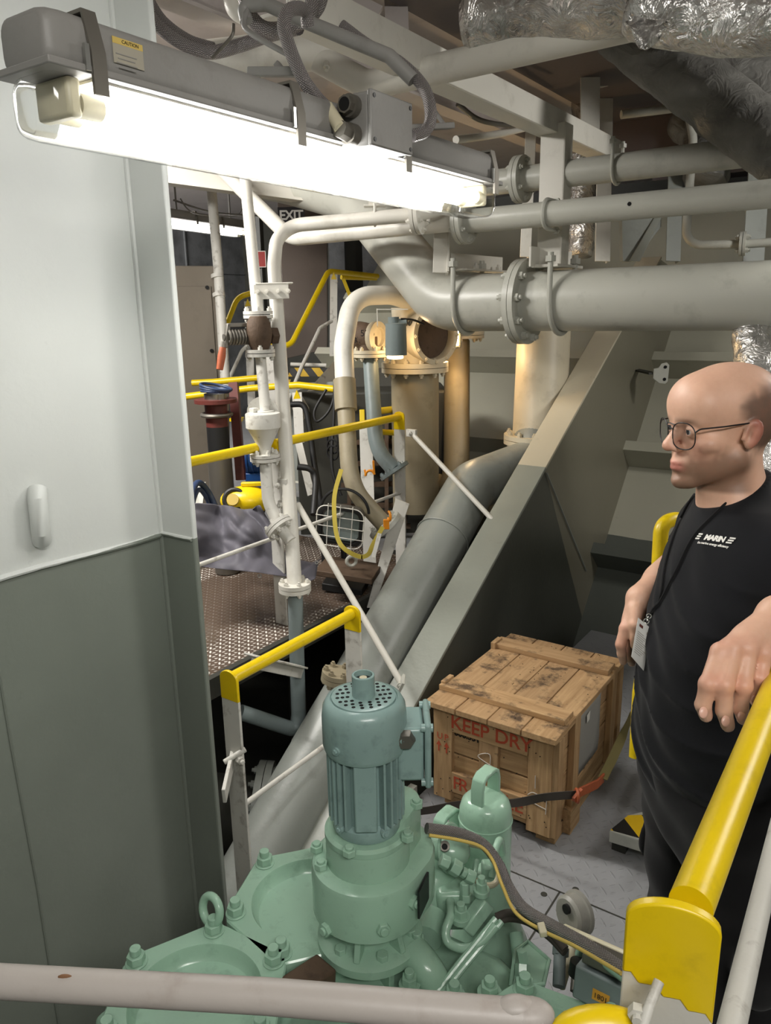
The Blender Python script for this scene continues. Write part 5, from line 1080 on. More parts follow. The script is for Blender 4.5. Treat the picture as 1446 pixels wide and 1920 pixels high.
b = MB(); q = V((Ax, Ay, .852)) + rx*.088 - ry*.05; dn = (rx*.9 - ry*.35).normalized(); b.box(q + dn*.015 + V((0, 0, .01)), (.055, .004, .058), tuple(Z1.cross(dn)), tuple(dn)); b.build('name_plate', 'black_plastic', gc)
b = MB(); b.lathe((Ax, Ay, .715), Z1, [(.0, 0), (.096, 0), (.102, .004), (.102, .020), (.094, .026), (.06, .030), (.052, .09), (.0, .09)], 48); b.build('base_flange', G, gc)
b = MB()
for k in range(6):
    a = math.radians(60*k + 15); dr = rx*math.cos(a) + ry*math.sin(a); t = Z1.cross(dr)
    b2 = MB(); b2.slab([V((Ax, Ay, .742)) + dr*.04 - t*.006, V((Ax, Ay, .742)) + dr*.092 - t*.006, V((Ax, Ay, .80)) + dr*.075 - t*.006, V((Ax, Ay, .80)) + dr*.04 - t*.006], t*.012); b2.build('rib', G, gc, bevel=.002)
for k in range(6):
    a = math.radians(60*k - 12); dr = rx*math.cos(a) + ry*math.sin(a); q = V((Ax, Ay, .741)) + dr*.08
    b2 = MB(); b2.cyl(q, q + V((0, 0, .012)), .0115, n=6); b2.build('bolt', G, gc, bevel=.001)
b = MB(); b.lathe((Ax, Ay, .55), Z1, [(.0, 0), (.06, 0), (.05, .05), (.046, .12), (.06, .166), (.0, .166)], 36); b.build('shaft_housing', G, gc)
for k in range(4):
    a = math.radians(90*k - 60); dr = rx*math.cos(a) + ry*math.sin(a); t = Z1.cross(dr); b2 = MB(); b2.slab([V((Ax, Ay, .57)) + dr*.04 - t*.006, V((Ax, Ay, .57)) + dr*.075 - t*.006, V((Ax, Ay, .712)) + dr*.085 - t*.006, V((Ax, Ay, .712)) + dr*.04 - t*.006], t*.012); b2.build('rib', G, gc, bevel=.002)
# motor
mo = thing('electric_motor', (Ax, Ay, .97), 'teal grey electric motor with cooling fins and a perforated fan cowl', 'motor'); T = 'motor_teal'
b = MB(); b.lathe((Ax, Ay, 0), Z1, [(.0735, 1.140), (.0745, 1.143), (.0765, 1.150), (.0765, 1.205), (.0745, 1.222), (.068, 1.234), (.0605, 1.2375), (.0595, 1.2345), (.058, 1.2345), (.0575, 1.2385), (.053, 1.240), (.020, 1.240)], 64, True, True); b.build('fan_cowl', T, mo, smooth=50)
b = MB()
for j, (n_, r_) in enumerate(((11, .0295), (15, .0385), (19, .0475))):
    for i in range(n_):
        a = 2*math.pi*(i + .5*(j % 2))/n_; q = V((Ax + r_*math.cos(a), Ay + r_*math.sin(a), 1.2398)); b.cyl(q, q + V((0, 0, .0006)), .0038, n=6)
o = b.build('grille_holes', 'black_hole', mo); o['kind'] = 'stuff'
b = MB(); b.lathe((Ax, Ay, 1.239), Z1, [(.0205, 0), (.0205, .040), (.0195, .041), (.0165, .041), (.016, .030), (.0, .030)], 36); b.build('cowl_hub', T, mo)
b = MB(); b.cyl((Ax, Ay, 1.267), (Ax, Ay, 1.2705), .0155, n=28); b.build('hub_seal', 'black_rubber', mo)
b = MB(); b.cyl((Ax, Ay, 1.2700), (Ax, Ay, 1.2745), .0068, n=20); b.build('shaft_end', 'lens_ivory', mo)
b = MB(); b.lathe((Ax, Ay, 0), Z1, [(.0, .975), (.061, .975), (.064, .982), (.064, .998), (.053, 1.004), (.053, 1.15), (.0, 1.15)], 48); b.build('stator', T, mo)
b = MB()
for i in range(30):
    a = 2*math.pi*i/30
    if 250 < math.degrees(a) % 360 < 292: continue
    dr = rx*math.cos(a) + ry*math.sin(a); t = Z1.cross(dr); q = V((Ax, Ay, 1.073)) + dr*.0605; b.box(q, (.021, .0044, .138), tuple(dr), tuple(t))
b.build('cooling_fins', T, mo)
a = math.radians(271); dr = rx*math.cos(a) + ry*math.sin(a); b = MB(); b.box(V((Ax, Ay, 1.075)) + dr*.062, (.013, .040, .140), tuple(dr), tuple(Z1.cross(dr))); b.build('name_pad', T, mo, bevel=.003)
for a, z in ((232, 1.165), (237, 1.148), (330, 1.172), (226, 1.0), (300, .998)):
    dr = rx*math.cos(math.radians(a)) + ry*math.sin(math.radians(a)); q = V((Ax, Ay, z)) + dr*(.076 if z > 1.15 else .067); b = MB(); b.cyl(q - dr*.004, q + dr*.004, .0075, n=16); b.cyl(q + dr*.004, q + dr*.0075, .0045, n=6); b.build('screw', T, mo)
tb = V((Ax, Ay, 1.135)) + rx*.093 + ry*.012
b = MB(); b.box(tb - rx*.012, (.050, .085, .105), tuple(rx), tuple(ry)); b.build('terminal_box', T, mo, bevel=.006)
b = MB(); b.box(tb + rx*.020, (.012, .100, .128), tuple(rx), tuple(ry)); b.build('terminal_cover', T, mo, bevel=.005)
for y in (-1, 1):
    for z in (-1, 1): b = MB(); q = tb + rx*.026 + ry*.041*y + V((0, 0, .054*z)); b.cyl(q - rx*.018, q + rx*.003, .0075, n=12); b.build('screw', T, mo)
b = MB(); q = tb - rx*.020 - ry*.045 + V((0, 0, .035)); b.lathe(q, -ry, [(.018, -.01), (.018, .006), (.014, .012), (.0, .012)], 6); b.build('cable_gland', 'dull_steel', mo)
# tall filter vessel with handle
def vessel(name, label, px, py, d, r, z0, hz, cat='vessel'):
    q = P(px, py, d); rt = thing(name, (q.x, q.y, z0), label, cat); zt = q.z
    b = MB(); b.lathe((q.x, q.y, 0), Z1, [(r, z0), (r, zt - r*.9), (r*.985, zt - r*.55), (r*.90, zt - r*.25), (r*.72, zt - r*.06), (r*.45, zt + r*.02), (.0, zt + r*.03)], 44); b.build('shell', G, rt, smooth=60)
    b = MB(); b.torus((q.x, q.y, zt - r*.95), Z1, r*1.003, .0022, 44, 6); b.build('seam', G, rt)
    fwd = (rx*.62 + ry*.78).normalized(); s = fwd.cross(Z1); hw, hh = r*.62, hz; outer, inner = [], []
    sec = []
    for u, w in ((-.95, -.30), (-.95, .55), (-.80, .88), (-.50, 1.0), (.50, 1.0), (.80, .88), (.95, .55), (.95, -.30)): sec.append(V((q.x, q.y, zt)) + fwd*hw*u + V((0, 0, hh*w)))
    b = MB(); b.tube(sec, .01, flat=(r*.52, .011), side=s); b.build('handle', G, rt, smooth=40, bevel=.003); return rt
vessel('filter_vessel', 'tall green domed vessel with a strap handle before the crate', 911, 1492, 1.86, .064, .5, .065)
vessel('filter_vessel', 'shorter green vessel with a strap handle, mostly hidden behind the motor', 838, 1560, 1.90, .062, .5, .055)
# manifold and big rounded head
mh = thing('discharge_head', P(905, 1800, 1.55) - V((0, 0, .2)), 'rounded green casting with small pipes right of the gear housing', 'casting')
q = P(917, 1775, 1.68); b = MB(); b.lathe((q.x, q.y, 0), Z1, [(.088, q.z - .2), (.088, q.z - .03), (.083, q.z + .02), (.068, q.z + .055), (.05, q.z + .085), (.044, q.z + .14), (.040, q.z + .18), (.03, q.z + .195), (.0, q.z + .197)], 40); b.build('dome', G, mh, smooth=60)
b = MB(); e0 = P(790, 1655, 1.62); b.sphere(P(842, 1592, 1.62), .046, (1.0, .9, .8)); b.tube([P(800, 1690, 1.6), P(822, 1640, 1.62), P(842, 1595, 1.62)], .036, 20, .05); b.build('elbow', G, mh, smooth=60)
b = MB(); b.cyl(P(834, 1588, 1.575), P(834, 1586, 1.565), .0105, n=16); b.build('plug', 'dull_steel', mh)
b = MB(); b.cyl(P(834, 1588, 1.565), P(834, 1587, 1.5625), .006, n=12); b.build('plug_hole', 'black_hole', mh)
b = MB(); b.torus(P(845, 1590, 1.60), (rx*.7 - ry*.4 + V((0, 0, .25))), .047, .004, 32, 8); b.build('gasket_rim', G, mh)
def hexfit(p0, p1, r): 
    b = MB(); b.cyl(p0, p1, r, n=6); b.build('hex_fitting', G, mh, bevel=.0015)
hexfit(P(826, 1612, 1.54), P(842, 1620, 1.54), .014); hexfit(P(846, 1622, 1.54), P(862, 1632, 1.54), .0165); hexfit(P(866, 1634, 1.54), P(874, 1639, 1.54), .011); hexfit(P(874, 1640, 1.54), P(890, 1648, 1.54), .0135)
hexfit(P(872, 1655, 1.55), P(872, 1678, 1.55), .0105); hexfit(P(874, 1675, 1.55), P(874, 1690, 1.55), .013)
b = MB(); b.tube(spline([P(888, 1648, 1.54), P(910, 1660, 1.54), P(930, 1655, 1.55), P(936, 1630, 1.56), P(928, 1600, 1.58), P(905, 1588, 1.6), P(880, 1582, 1.62)]), .006, 10); b.build('capillary_pipe', 'lens_ivory', mh)
b = MB(); b.tube(spline([P(845, 1690, 1.55), P(846, 1715, 1.50), P(836, 1745, 1.48), P(842, 1768, 1.47), P(870, 1778, 1.46), P(900, 1768, 1.46), P(930, 1735, 1.47)]), .009, 12); b.build('oil_pipe', G, mh)
for dx in (0, 11): b = MB(); b.tube([P(930 + dx, 1722 + dx*.5, 1.48), P(862 + dx, 1805 + dx*.4, 1.44), P(800 + dx*1.2, 1885, 1.40), P(770 + dx*1.2, 1925, 1.38)], .0062, 10, .03); b.build('oil_pipe', G, mh)
b = MB(); b.box(P(862, 1690, 1.6), (.10, .07, .09), tuple(rx), tuple(ry)); b.build('valve_block', G, mh, bevel=.012, seg=3)
b = MB(); b.bar(P(912, 1690, 1.52), P(872, 1745, 1.5), .03, .03, UP); b.build('clamp_bar', G, mh, bevel=.004)
for p, r in ((P(903, 1668, 1.52), .012), (P(864, 1718, 1.50), .014), (P(782, 1772, 1.48), .016), (P(852, 1868, 1.40), .0165), (P(918, 1860, 1.385), .0165), (P(768, 1845, 1.42), .015)):
    b = MB(); b.cyl(p - V((0, 0, .01)), p + V((0, 0, .002)), r*1.35, n=18); b.cyl(p, p + V((0, 0, .018)), r, n=6); b.cyl(p + V((0, 0, .018)), p + V((0, 0, .030)), r*.6, n=12); b.build('stud_nut', G, mh, bevel=.001)
b = MB(); b.cyl(P(812, 1720, 1.57), P(800, 1760, 1.52), .03, n=24); b.build('side_port', G, mh)
b = MB(); b.tube([P(775, 1785, 1.47), P(800, 1815, 1.44), P(830, 1870, 1.44), P(840, 1930, 1.42)], .031, 20, .08); b.build('suction_elbow', G, mh, smooth=50)
b = MB(); b.bar(P(895, 1610, 1.62), P(885, 1660, 1.6), .012, .012); b.box(P(925, 1640, 1.62), (.05, .03, .06), tuple(rx), tuple(ry)); b.build('lug', G, mh, bevel=.006)
b = MB(); b.tube([P(922, 1645, 1.6), P(930, 1590, 1.62), P(938, 1570, 1.64), P(942, 1600, 1.66)], .008, 12, .02); b.build('oil_pipe', G, mh)
b = MB(); b.cyl(P(968, 1750, 1.55), P(978, 1830, 1.50), .014, n=16); b.build('side_tube', G, mh)
bx = thing('inspection_lid', P(1000, 1800, 1.5), 'small green five-sided lid with a hex screw beside the right cover', 'lid')
b = MB(); pl_ = [P(958, 1850, 1.43), P(966, 1782, 1.50), P(990, 1765, 1.54), P(1030, 1800, 1.5), P(1020, 1845, 1.43)]; b.slab(pl_, V((0, 0, -.03))); b.build('plate', G, bx, bevel=.006, seg=3)
b = MB(); b.tube(pl_ + [pl_[0]], .004, 8); b.build('rim', G, bx)
b = MB(); b.cyl(P(982, 1805, 1.46), P(978, 1782, 1.46), .010, n=6); b.cyl(P(980, 1830, 1.44), P(980, 1808, 1.45), .014, n=6); b.build('screw', G, bx)
# rusty junction on the base
b = MB(); b.bar(P(545, 1868, 1.36), P(612, 1822, 1.42), .055, .045); o = tag(b.build('rusty_bracket', 'rusty', bevel=.004), 'rusty brown block lying between the covers beside the gear flange', 'block')
# gauge and instrument box
ga = thing('pressure_gauge', P(1080, 1740, 1.62), 'round grey pressure gauge seen from its back above the cables', 'gauge'); gp = P(1078, 1713, 1.62); gd = (_r*.85 + _fh*.42 - V((0, 0, .12))).normalized()
b = MB(); b.lathe(gp - gd*.022, gd, [(.0, 0), (.034, .0), (.040, .006), (.041, .026), (.045, .028), (.045, .036), (.0, .037)], 40); b.build('case', 'gauge_grey', ga, smooth=30)
b = MB(); q = gp - gd*.0225 + V((0, 0, .018)); b.cyl(q + gd*.003, q - gd*.004, .010, n=16); b.build('plug', 'black_rubber', ga)
b = MB(); b.tube([gp + V((0, 0, -.035)), P(1070, 1790, 1.56), P(1052, 1850, 1.5)], .009, 12, .03); b.build('gauge_pipe', 'lens_ivory', ga); b = MB(); b.tube([P(1060, 1738, 1.6), P(1120, 1765, 1.5), P(1180, 1792, 1.42), P(1250, 1830, 1.4)], .006, 10, .04); b.build('gauge_pipe', 'lens_ivory', ga)
b = MB(); b.cyl(P(1050, 1790, 1.52), P(1048, 1850, 1.48), .012, n=12); b.cyl(P(1052, 1776, 1.53), P(1051, 1792, 1.52), .016, n=6); b.build('gauge_cock', 'slate_pipe', ga)
b = MB(); b.cyl(P(1085, 1800, 1.5), P(1080, 1860, 1.46), .011, n=12); b.build('gauge_cock', 'dull_steel', ga)
ib = thing('pressure_switch', P(1130, 1900, 1.35), 'small grey instrument box with an orange label beside the yellow post', 'box')
i0, i1 = P(1092, 1858, 1.32), P(1185, 1905, 1.27); ix = (i1 - i0).normalized(); iy = (UP - ix*UP.dot(ix)).normalized(); iz = ix.cross(iy)
b = MB(); ic = P(1140, 1872, 1.32); b.box(ic - iz*.03, (.125, .060, .06), tuple(ix), tuple(iy), tuple(iz)); b.build('case', 'slate_pipe', ib, bevel=.004)
b = MB(); b.box(ic + ix*.0 + iy*.045 - iz*.03, (.11, .02, .05), tuple(ix), tuple(iy), tuple(iz)); b.build('cap', 'dull_steel', ib, bevel=.004)
b = MB(); lc = ic - ix*.012 - iy*.004 + iz*.0006; b.box(lc, (.030, .019, .0008), tuple(ix), tuple(iy), tuple(iz)); b.build('sticker', 'sticker_orange', ib)
text('sticker_print', '1081', .0125, lc + iz*.001, -ix, -iy, 'letter_black', ib, .0002)
b = MB(); b.tube(spline([P(1088, 1790, 1.45), P(1100, 1775, 1.42), P(1130, 1800, 1.35), P(1175, 1835, 1.28)]), .010, 12); b.build('pipe', G, ib)
b = MB(); b.cyl(P(1088, 1830, 1.42), P(1092, 1805, 1.42), .022, n=20); b.build('sleeve', 'black_rubber', ib)
# cables of the machine
cable('braided cable from the gear housing sweeping down to the yellow post', [P(800, 1553, 1.50), P(860, 1562, 1.52), P(905, 1582, 1.52), P(935, 1620, 1.50), P(955, 1665, 1.46), P(985, 1705, 1.42), P(1040, 1738, 1.36), P(1100, 1772, 1.28), P(1160, 1812, 1.20), P(1230, 1860, 1.12)], .0105)
cable('thin yellow and green earth wire running along the braided machine cable', [P(805, 1566, 1.49), P(860, 1575, 1.5), P(902, 1588, 1.5), P(925, 1615, 1.485), P(942, 1660, 1.44), P(968, 1712, 1.40), P(1020, 1746, 1.345), P(1080, 1775, 1.27), P(1165, 1825, 1.17)], .0033, 'sticker_yellow', 'earth_wire')
b = MB(); b.bar(P(1010, 1744, 1.345), P(1024, 1742, 1.345), .024, .012); tag(b.build('cable_clip', 'lens_ivory', bevel=.002), 'white clip tying the earth wire to the machine cable', 'clip')
for i, lb in enumerate(('dark cable arching right from the twin oil pipes', 'lower dark cable arching right from the twin oil pipes')):
    cable(lb, [P(930, 1720 + 8*i, 1.5), P(955, 1712 + 9*i, 1.5), P(990, 1718 + 10*i, 1.48), P(1030, 1745 + 10*i, 1.45), P(1060, 1780 + 6*i, 1.42)], .008, 'grey_strap', 'oil_cable')
# =================================================================== MAN
def A3(p): return np.array((p[0], p[1], p[2]), float)
def smin(a, b, k):
    h = np.clip(.5 + .5*(b - a)/k, 0, 1); return b + (a - b)*h - k*h*(1 - h)
def smax(a, b, k): return -smin(-a, -b, k)
class S:
    """signed distances of simple shapes at points p (n,3)"""
    @staticmethod
    def cap(p, a, b, ra, rb=None):
        rb = ra if rb is None else rb; a, b = A3(a), A3(b); ab = b - a; t = np.clip(((p - a) @ ab)/(ab @ ab), 0, 1); return np.linalg.norm(p - a - t[:, None]*ab, axis=1) - (ra + (rb - ra)*t)
    @staticmethod
    def sph(p, c, r): return np.linalg.norm(p - A3(c), axis=1) - r
    @staticmethod
    def ell(p, c, rad, B=None):
        q = p - A3(c)
        if B is not None: q = q @ B
        rad = np.array(rad, float); k0 = np.linalg.norm(q/rad, axis=1); k1 = np.linalg.norm(q/rad**2, axis=1); return k0*(k0 - 1)/np.maximum(k1, 1e-9)
    @staticmethod
    def chain(p, pts, rad, k=.004):
        d = None
        for a, b, ra, rb in zip(pts, pts[1:], rad, rad[1:]):
            e = S.cap(p, a, b, ra, rb); d = e if d is None else smin(d, e, k)
        return d
def surface(sdf, lo, hi, h):
    """surface nets on a sparse lattice of step h"""
    lo = np.array(lo, float); B = 8; nb = np.ceil((np.array(hi) - lo)/(h*B)).astype(int); g = np.stack(np.meshgrid(*[np.arange(n) for n in nb], indexing='ij'), -1).reshape(-1, 3)
    c = lo + (g + .5)*h*B; d = sdf(c); g = g[np.abs(d) < h*B*1.35]
    o = np.stack(np.meshgrid(*[np.arange(B + 1)]*3, indexing='ij'), -1).reshape(-1, 3); NN = nb*B + 3
    def key(ijk): return (ijk[..., 0]*NN[1] + ijk[..., 1])*NN[2] + ijk[..., 2]
    VK, VP, EQ = [], [], []
    corners = np.array([(a, b_, c_) for a in (0, 1) for b_ in (0, 1) for c_ in (0, 1)])
    for s in range(0, len(g), 400):
        gg = g[s:s+400]; ijk = gg[:, None, :]*B + o[None]; P_ = lo + ijk.reshape(-1, 3)*h; D = sdf(P_).reshape(len(gg), B+1, B+1, B+1)
        acc = np.zeros((len(gg), B, B, B, 3)); cnt = np.zeros((len(gg), B, B, B)); sl = lambda k: slice(k, k + B)
        for i, a in enumerate(corners):
            for ax in range(3):
                if a[ax]: continue
                b_ = a.copy(); b_[ax] = 1; d0 = D[:, sl(a[0]), sl(a[1]), sl(a[2])]; d1 = D[:, sl(b_[0]), sl(b_[1]), sl(b_[2])]; m = (d0 < 0) != (d1 < 0)
                t = np.where(m, d0/np.where(np.abs(d0 - d1) < 1e-12, 1, d0 - d1), 0)
                for k in range(3): acc[..., k] += np.where(m, a[k] + (t if k == ax else 0), 0)
                cnt += m
        n_, i_, j_, k_ = np.nonzero(cnt); cell = gg[n_]*B + np.stack([i_, j_, k_], -1); VK.append(key(cell + 1)); VP.append(lo + (cell + acc[n_, i_, j_, k_]/cnt[n_, i_, j_, k_][:, None])*h)
        for ax in range(3):
            e = np.zeros(3, int); e[ax] = 1; d0 = D[:, :B, :B, :B]; d1 = D[:, e[0]:B+e[0], e[1]:B+e[1], e[2]:B+e[2]]; m = (d0 < 0) != (d1 < 0); n_, i_, j_, k_ = np.nonzero(m)
            cell = gg[n_]*B + np.stack([i_, j_, k_], -1) + 1; u = np.zeros(3, int); u[(ax+1) % 3] = 1; w = np.zeros(3, int); w[(ax+2) % 3] = 1
            q = np.stack([key(cell), key(cell - u), key(cell - u - w), key(cell - w)], -1); fl = (d0 < 0)[n_, i_, j_, k_]; q[~fl] = q[~fl][:, ::-1]; EQ.append(q)
    VK, VP, EQ = np.concatenate(VK), np.concatenate(VP), np.concatenate(EQ); order = np.argsort(VK); VK, VP = VK[order], VP[order]
    idx = np.searchsorted(VK, EQ); idx = np.clip(idx, 0, len(VK) - 1); ok = (VK[idx] == EQ).all(1); q = idx[ok]
    lab = np.arange(len(VP))                                       # keep the largest connected piece
    for _ in range(4000):
        m = lab[q].min(1); new = lab.copy(); np.minimum.at(new, q.ravel(), np.repeat(m, 4)); new = new[new]
        if (new == lab).all(): break
        lab = new
    u, cn = np.unique(lab[q[:, 0]], return_counts=True); keep = lab == u[cn.argmax()]; ren = np.cumsum(keep) - 1; q = q[keep[q[:, 0]]]; return VP[keep], ren[q]
def np_mesh(name, vp, q, mat, parent, smooth_it=0):
    off = A3(world_loc(parent)) if parent else np.zeros(3); me = bpy.data.meshes.new(name)
    if smooth_it:
        for _ in range(smooth_it):
            acc = np.zeros_like(vp); cn = np.zeros(len(vp))
            for a in range(4): np.add.at(acc, q[:, a], vp[q[:, (a+1) % 4]] + vp[q[:, (a+3) % 4]]); np.add.at(cn, q[:, a], 2)
            vp = vp*.5 + .5*acc/np.maximum(cn, 1)[:, None]
    me.vertices.add(len(vp)); me.vertices.foreach_set('co', (vp - off).ravel()); me.loops.add(len(q)*4); me.loops.foreach_set('vertex_index', q.ravel().astype(np.int32)); me.polygons.add(len(q)); me.polygons.foreach_set('loop_start', np.arange(0, len(q)*4, 4, dtype=np.int32)); me.update(calc_edges=True); me.validate()
    me.polygons.foreach_set('use_smooth', np.ones(len(q), bool)); o = bpy.data.objects.new(name, me); COL.objects.link(o); me.materials.append(M[mat] if isinstance(mat, str) else mat); o.parent = parent; return o, vp
def vnoise(p, f, seed=0.0):
    """cheap smooth pseudo-noise from summed sines"""
    q = p*f + seed; return (np.sin(q[:, 0]*1.7 + 2.1*np.sin(q[:, 1]*1.3 + seed)) + np.sin(q[:, 1]*2.1 + 1.7*np.sin(q[:, 2]*1.1)) + np.sin(q[:, 2]*1.9 + 1.9*np.sin(q[:, 0]*.9)))/3
def hvec(r, f): return (rh*r + fh_*f)
rh = V((math.cos(YAW), math.sin(YAW), 0)); fh_ = V((-math.sin(YAW), math.cos(YAW), 0))
HC = P(1351, 797, 1.45)                                        # middle of the skull at eye level
hf = hvec(-.985, -.17).normalized(); hl = Z1.cross(hf); hf = (hf - V((0, 0, .06))).normalized(); hu = hf.cross(hl) ; hu = hl.cross(hf)*-1 if hl.cross(hf).z < 0 else hl.cross(hf)
hu = hf.cross(hl)*1.0
if hu.z < 0: hu = -hu
HB = np.array([A3(hl), A3(hf), A3(hu)]).T                        # columns: left, forward, up
def H(x, y, z): return HC + hl*x + hf*y + hu*z
bf = hvec(-.993, -.12).normalized(); bl = Z1.cross(bf)
NB = H(0, -.045, -.185)                                          # base of the neck
PEL = P(1343, 1395, 1.50)
CH = lerp(NB, PEL, .42) + bf*.0; 
SHL = NB + bl*.168 - V((0, 0, .055)) - bf*.02; SHR = NB - bl*.150 - V((0, 0, .062)) - bf*.045
print('man', [tuple(round(c, 2) for c in v) for v in (HC, NB, PEL, SHL, SHR)])
BB = np.array([A3(bl), A3(bf), (0, 0, 1)]).T
# left arm over the rail, right arm hanging
WL = P(1462, 1158, 1.12); EL = P(1640, 1190, 1.22)
WR = P(1200, 1122, 1.62); ER = P(1292, 1050, 1.72)
def hand_left(p):
    f = []
    fing = {'i': [(1350, 1222, 1.085), (1328, 1283, 1.062), (1318, 1322, 1.07), (1324, 1342, 1.08)], 'm': [(1376, 1216, 1.08), (1359, 1285, 1.055), (1358, 1333, 1.06), (1365, 1360, 1.07)], 'r': [(1404, 1217, 1.08), (1394, 1287, 1.062), (1389, 1328, 1.072), (1394, 1348, 1.085)], 'l': [(1434, 1226, 1.085), (1425, 1272, 1.075), (1417, 1302, 1.085), (1418, 1316, 1.095)]}
    rad = {'i': (.0125, .0118, .0106, .0095), 'm': (.0128, .012, .0108, .0097), 'r': (.0125, .0116, .0103, .0092), 'l': (.0112, .0104, .0092, .0084)}
    W0 = WL
    d = S.cap(p, W0 + V((0, 0, 0)), P(1405, 1195, 1.10), .024, .020)
    for k in 'imrl': d = smin(d, S.cap(p, W0, P(*fing[k][0]) + (P(*fing[k][0]) - CAM)*.004, .019, .0118), .014)
    for k in 'imrl':
        pts = [P(*q) for q in fing[k]]; e = S.chain(p, pts, rad[k], .004); e = smin(e, S.sph(p, pts[1], rad[k][1] + .0010), .004); d = smin(d, e, .005)
        kn = P(*fing[k][0]); d = smin(d, S.sph(p, kn - (kn - CAM).normalized()*.004, .0105), .008)
    for k in 'imrl':                                               # shallow tendons on the back of the hand
        kn = P(*fing[k][0]); d = smin(d, S.cap(p, lerp(W0, kn, .35) - (kn - CAM).normalized()*.015, kn - (kn - CAM).normalized()*.007, .006, .006), .010)
    th = [P(1428, 1190, 1.12), P(1395, 1235, 1.135), P(1378, 1262, 1.135), P(1372, 1285, 1.13)]
    return smin(d, S.chain(p, th, (.018, .0135, .0115, .0095), .006), .008)
def hand_right(p):
    fing = [[(1172, 1178, 1.60), (1164, 1208, 1.60), (1166, 1226, 1.61), (1169, 1240, 1.62)], [(1180, 1186, 1.62), (1175, 1216, 1.63), (1180, 1234, 1.64), (1185, 1243, 1.65)], [(1190, 1188, 1.645), (1188, 1216, 1.66), (1194, 1232, 1.67), (1199, 1238, 1.67)], [(1198, 1186, 1.665), (1199, 1210, 1.68), (1205, 1222, 1.685), (1209, 1226, 1.69)]]
    W0 = WR; d = S.cap(p, W0, P(1184, 1165, 1.62), .024, .020)
    for f_ in fing: d = smin(d, S.cap(p, W0, P(*f_[0]), .018, .0115), .012)
    for f_ in fing: d = smin(d, S.chain(p, [P(*q) for q in f_], (.0115, .0108, .0096, .0085), .004), .005)
    return smin(d, S.chain(p, [P(1192, 1142, 1.60), P(1190, 1172, 1.585), P(1192, 1194, 1.585), P(1190, 1210, 1.59)], (.016, .0125, .0108, .009), .005), .008)
def head_sdf(p):
    q = (p - A3(HC)) @ HB; qa = q.copy(); qa[:, 0] = np.abs(qa[:, 0])
    d = S.ell(q, (0, -.012, .036), (.0765, .1010, .0800))
    d = smin(d, S.ell(q, (0, -.045, .020), (.070, .064, .070)), .03)                       # occiput
    d = smin(d, S.ell(q, (0, .058, .045), (.058, .034, .046)), .03)                        # forehead
    d = smin(d, S.ell(q, (0, .022, -.035), (.0605, .060, .064)), .025)                     # mid face
    d = smin(d, S.cap(qa, (.053, -.002, -.056), (.016, .066, -.094), .021, .017), .022)    # jaw
    d = smin(d, S.sph(q, (0, .079, -.096), .0175), .014)                                   # chin
    d = smin(d, S.ell(qa, (.046, .050, -.024), (.021, .024, .017)), .016)                  # cheekbone
    d = smin(d, S.ell(qa, (.030, .052, -.060), (.022, .024, .028)), .018)                  # cheek
    d = smin(d, S.cap(qa, (.008, .0870, .0150), (.044, .068, .0180), .0095, .0090), .009)  # brow
    d = smax(d, -S.ell(qa, (.0315, .0935, -.001), (.0165, .019, .0105)), .012)             # eye hollow
    d = smin(d, S.cap(q, (0, .0830, .006), (0, .1055, -.027), .0080, .0115), .010)         # nose
    d = smin(d, S.ell(qa, (.0120, .0935, -.032), (.0085, .0115, .0080)), .006)             # nostril wing
    d = smax(d, -S.ell(qa, (.0062, .0985, -.0400), (.0036, .0050, .0038)), .003)
    d = smin(d, S.ell(q, (0, .078, -.066), (.026, .018, .020)), .012)                      # mouth mound
    d = smin(d, S.cap(qa, (0, .0945, -.0610), (.021, .0815, -.0640), .0052, .0036), .005)  # upper lip
    d = smin(d, S.cap(qa, (0, .0935, -.0715), (.019, .0815, -.0690), .0062, .0040), .005)  # lower lip
    d = smax(d, -S.cap(qa, (0, .1005, -.0662), (.0235, .0870, -.0665), .0016, .0016), .003)
    d = smax(d, -S.ell(q, (0, .0960, -.084), (.017, .008, .0055)), .008)
    # neck
    d = smin(d, S.chain(q, [(0, -.022, -.055), (0, -.030, -.130), (0, -.050, -.215)], (.056, .057, .068), .02), .022)
    d = smin(d, S.ell(q, (0, .012, -.130), (.022, .026, .03)), .02)                        # throat
    # ears
    t = .20; e = qa - np.array((.0785, -.006, -.006)); c_, s_ = math.cos(t), math.sin(t); e2 = np.stack([e[:, 0]*.94 - e[:, 1]*-.34, e[:, 0]*-.34 + e[:, 1]*.94, e[:, 2]], -1); e2 = np.stack([e2[:, 0], e2[:, 1]*c_ + e2[:, 2]*s_, -e2[:, 1]*s_ + e2[:, 2]*c_], -1)
    lobe = 1 + .18*np.clip(e2[:, 2]/.03, -1, 1); ear = S.ell(np.stack([e2[:, 0], e2[:, 1]/lobe, e2[:, 2]], -1), (.0, -.006, 0), (.0085, .0165, .0285))
    ear = smax(ear, -S.ell(e2, (.0095, -.003, .001), (.0085, .0100, .0185)), .003)
    ear = smin(ear, S.cap(e2, (.003, .006, .004), (.004, .009, -.010), .0045, .0040), .003); ear = smin(ear, S.cap(e2, (.0035, -.010, .008), (.0035, -.006, -.012), .0032, .0032), .003)
    d = smin(d, ear, .0045)
    # eyelids over the eyeballs
    lid = S.ell(qa, (.0315, .0735, .0005), (.0150, .0142, .0140)); lid = smax(lid, -S.ell(qa, (.0312, .0905, -.0005), (.0110, .0100, .0034)), .002)
    return smin(d, lid, .0025)
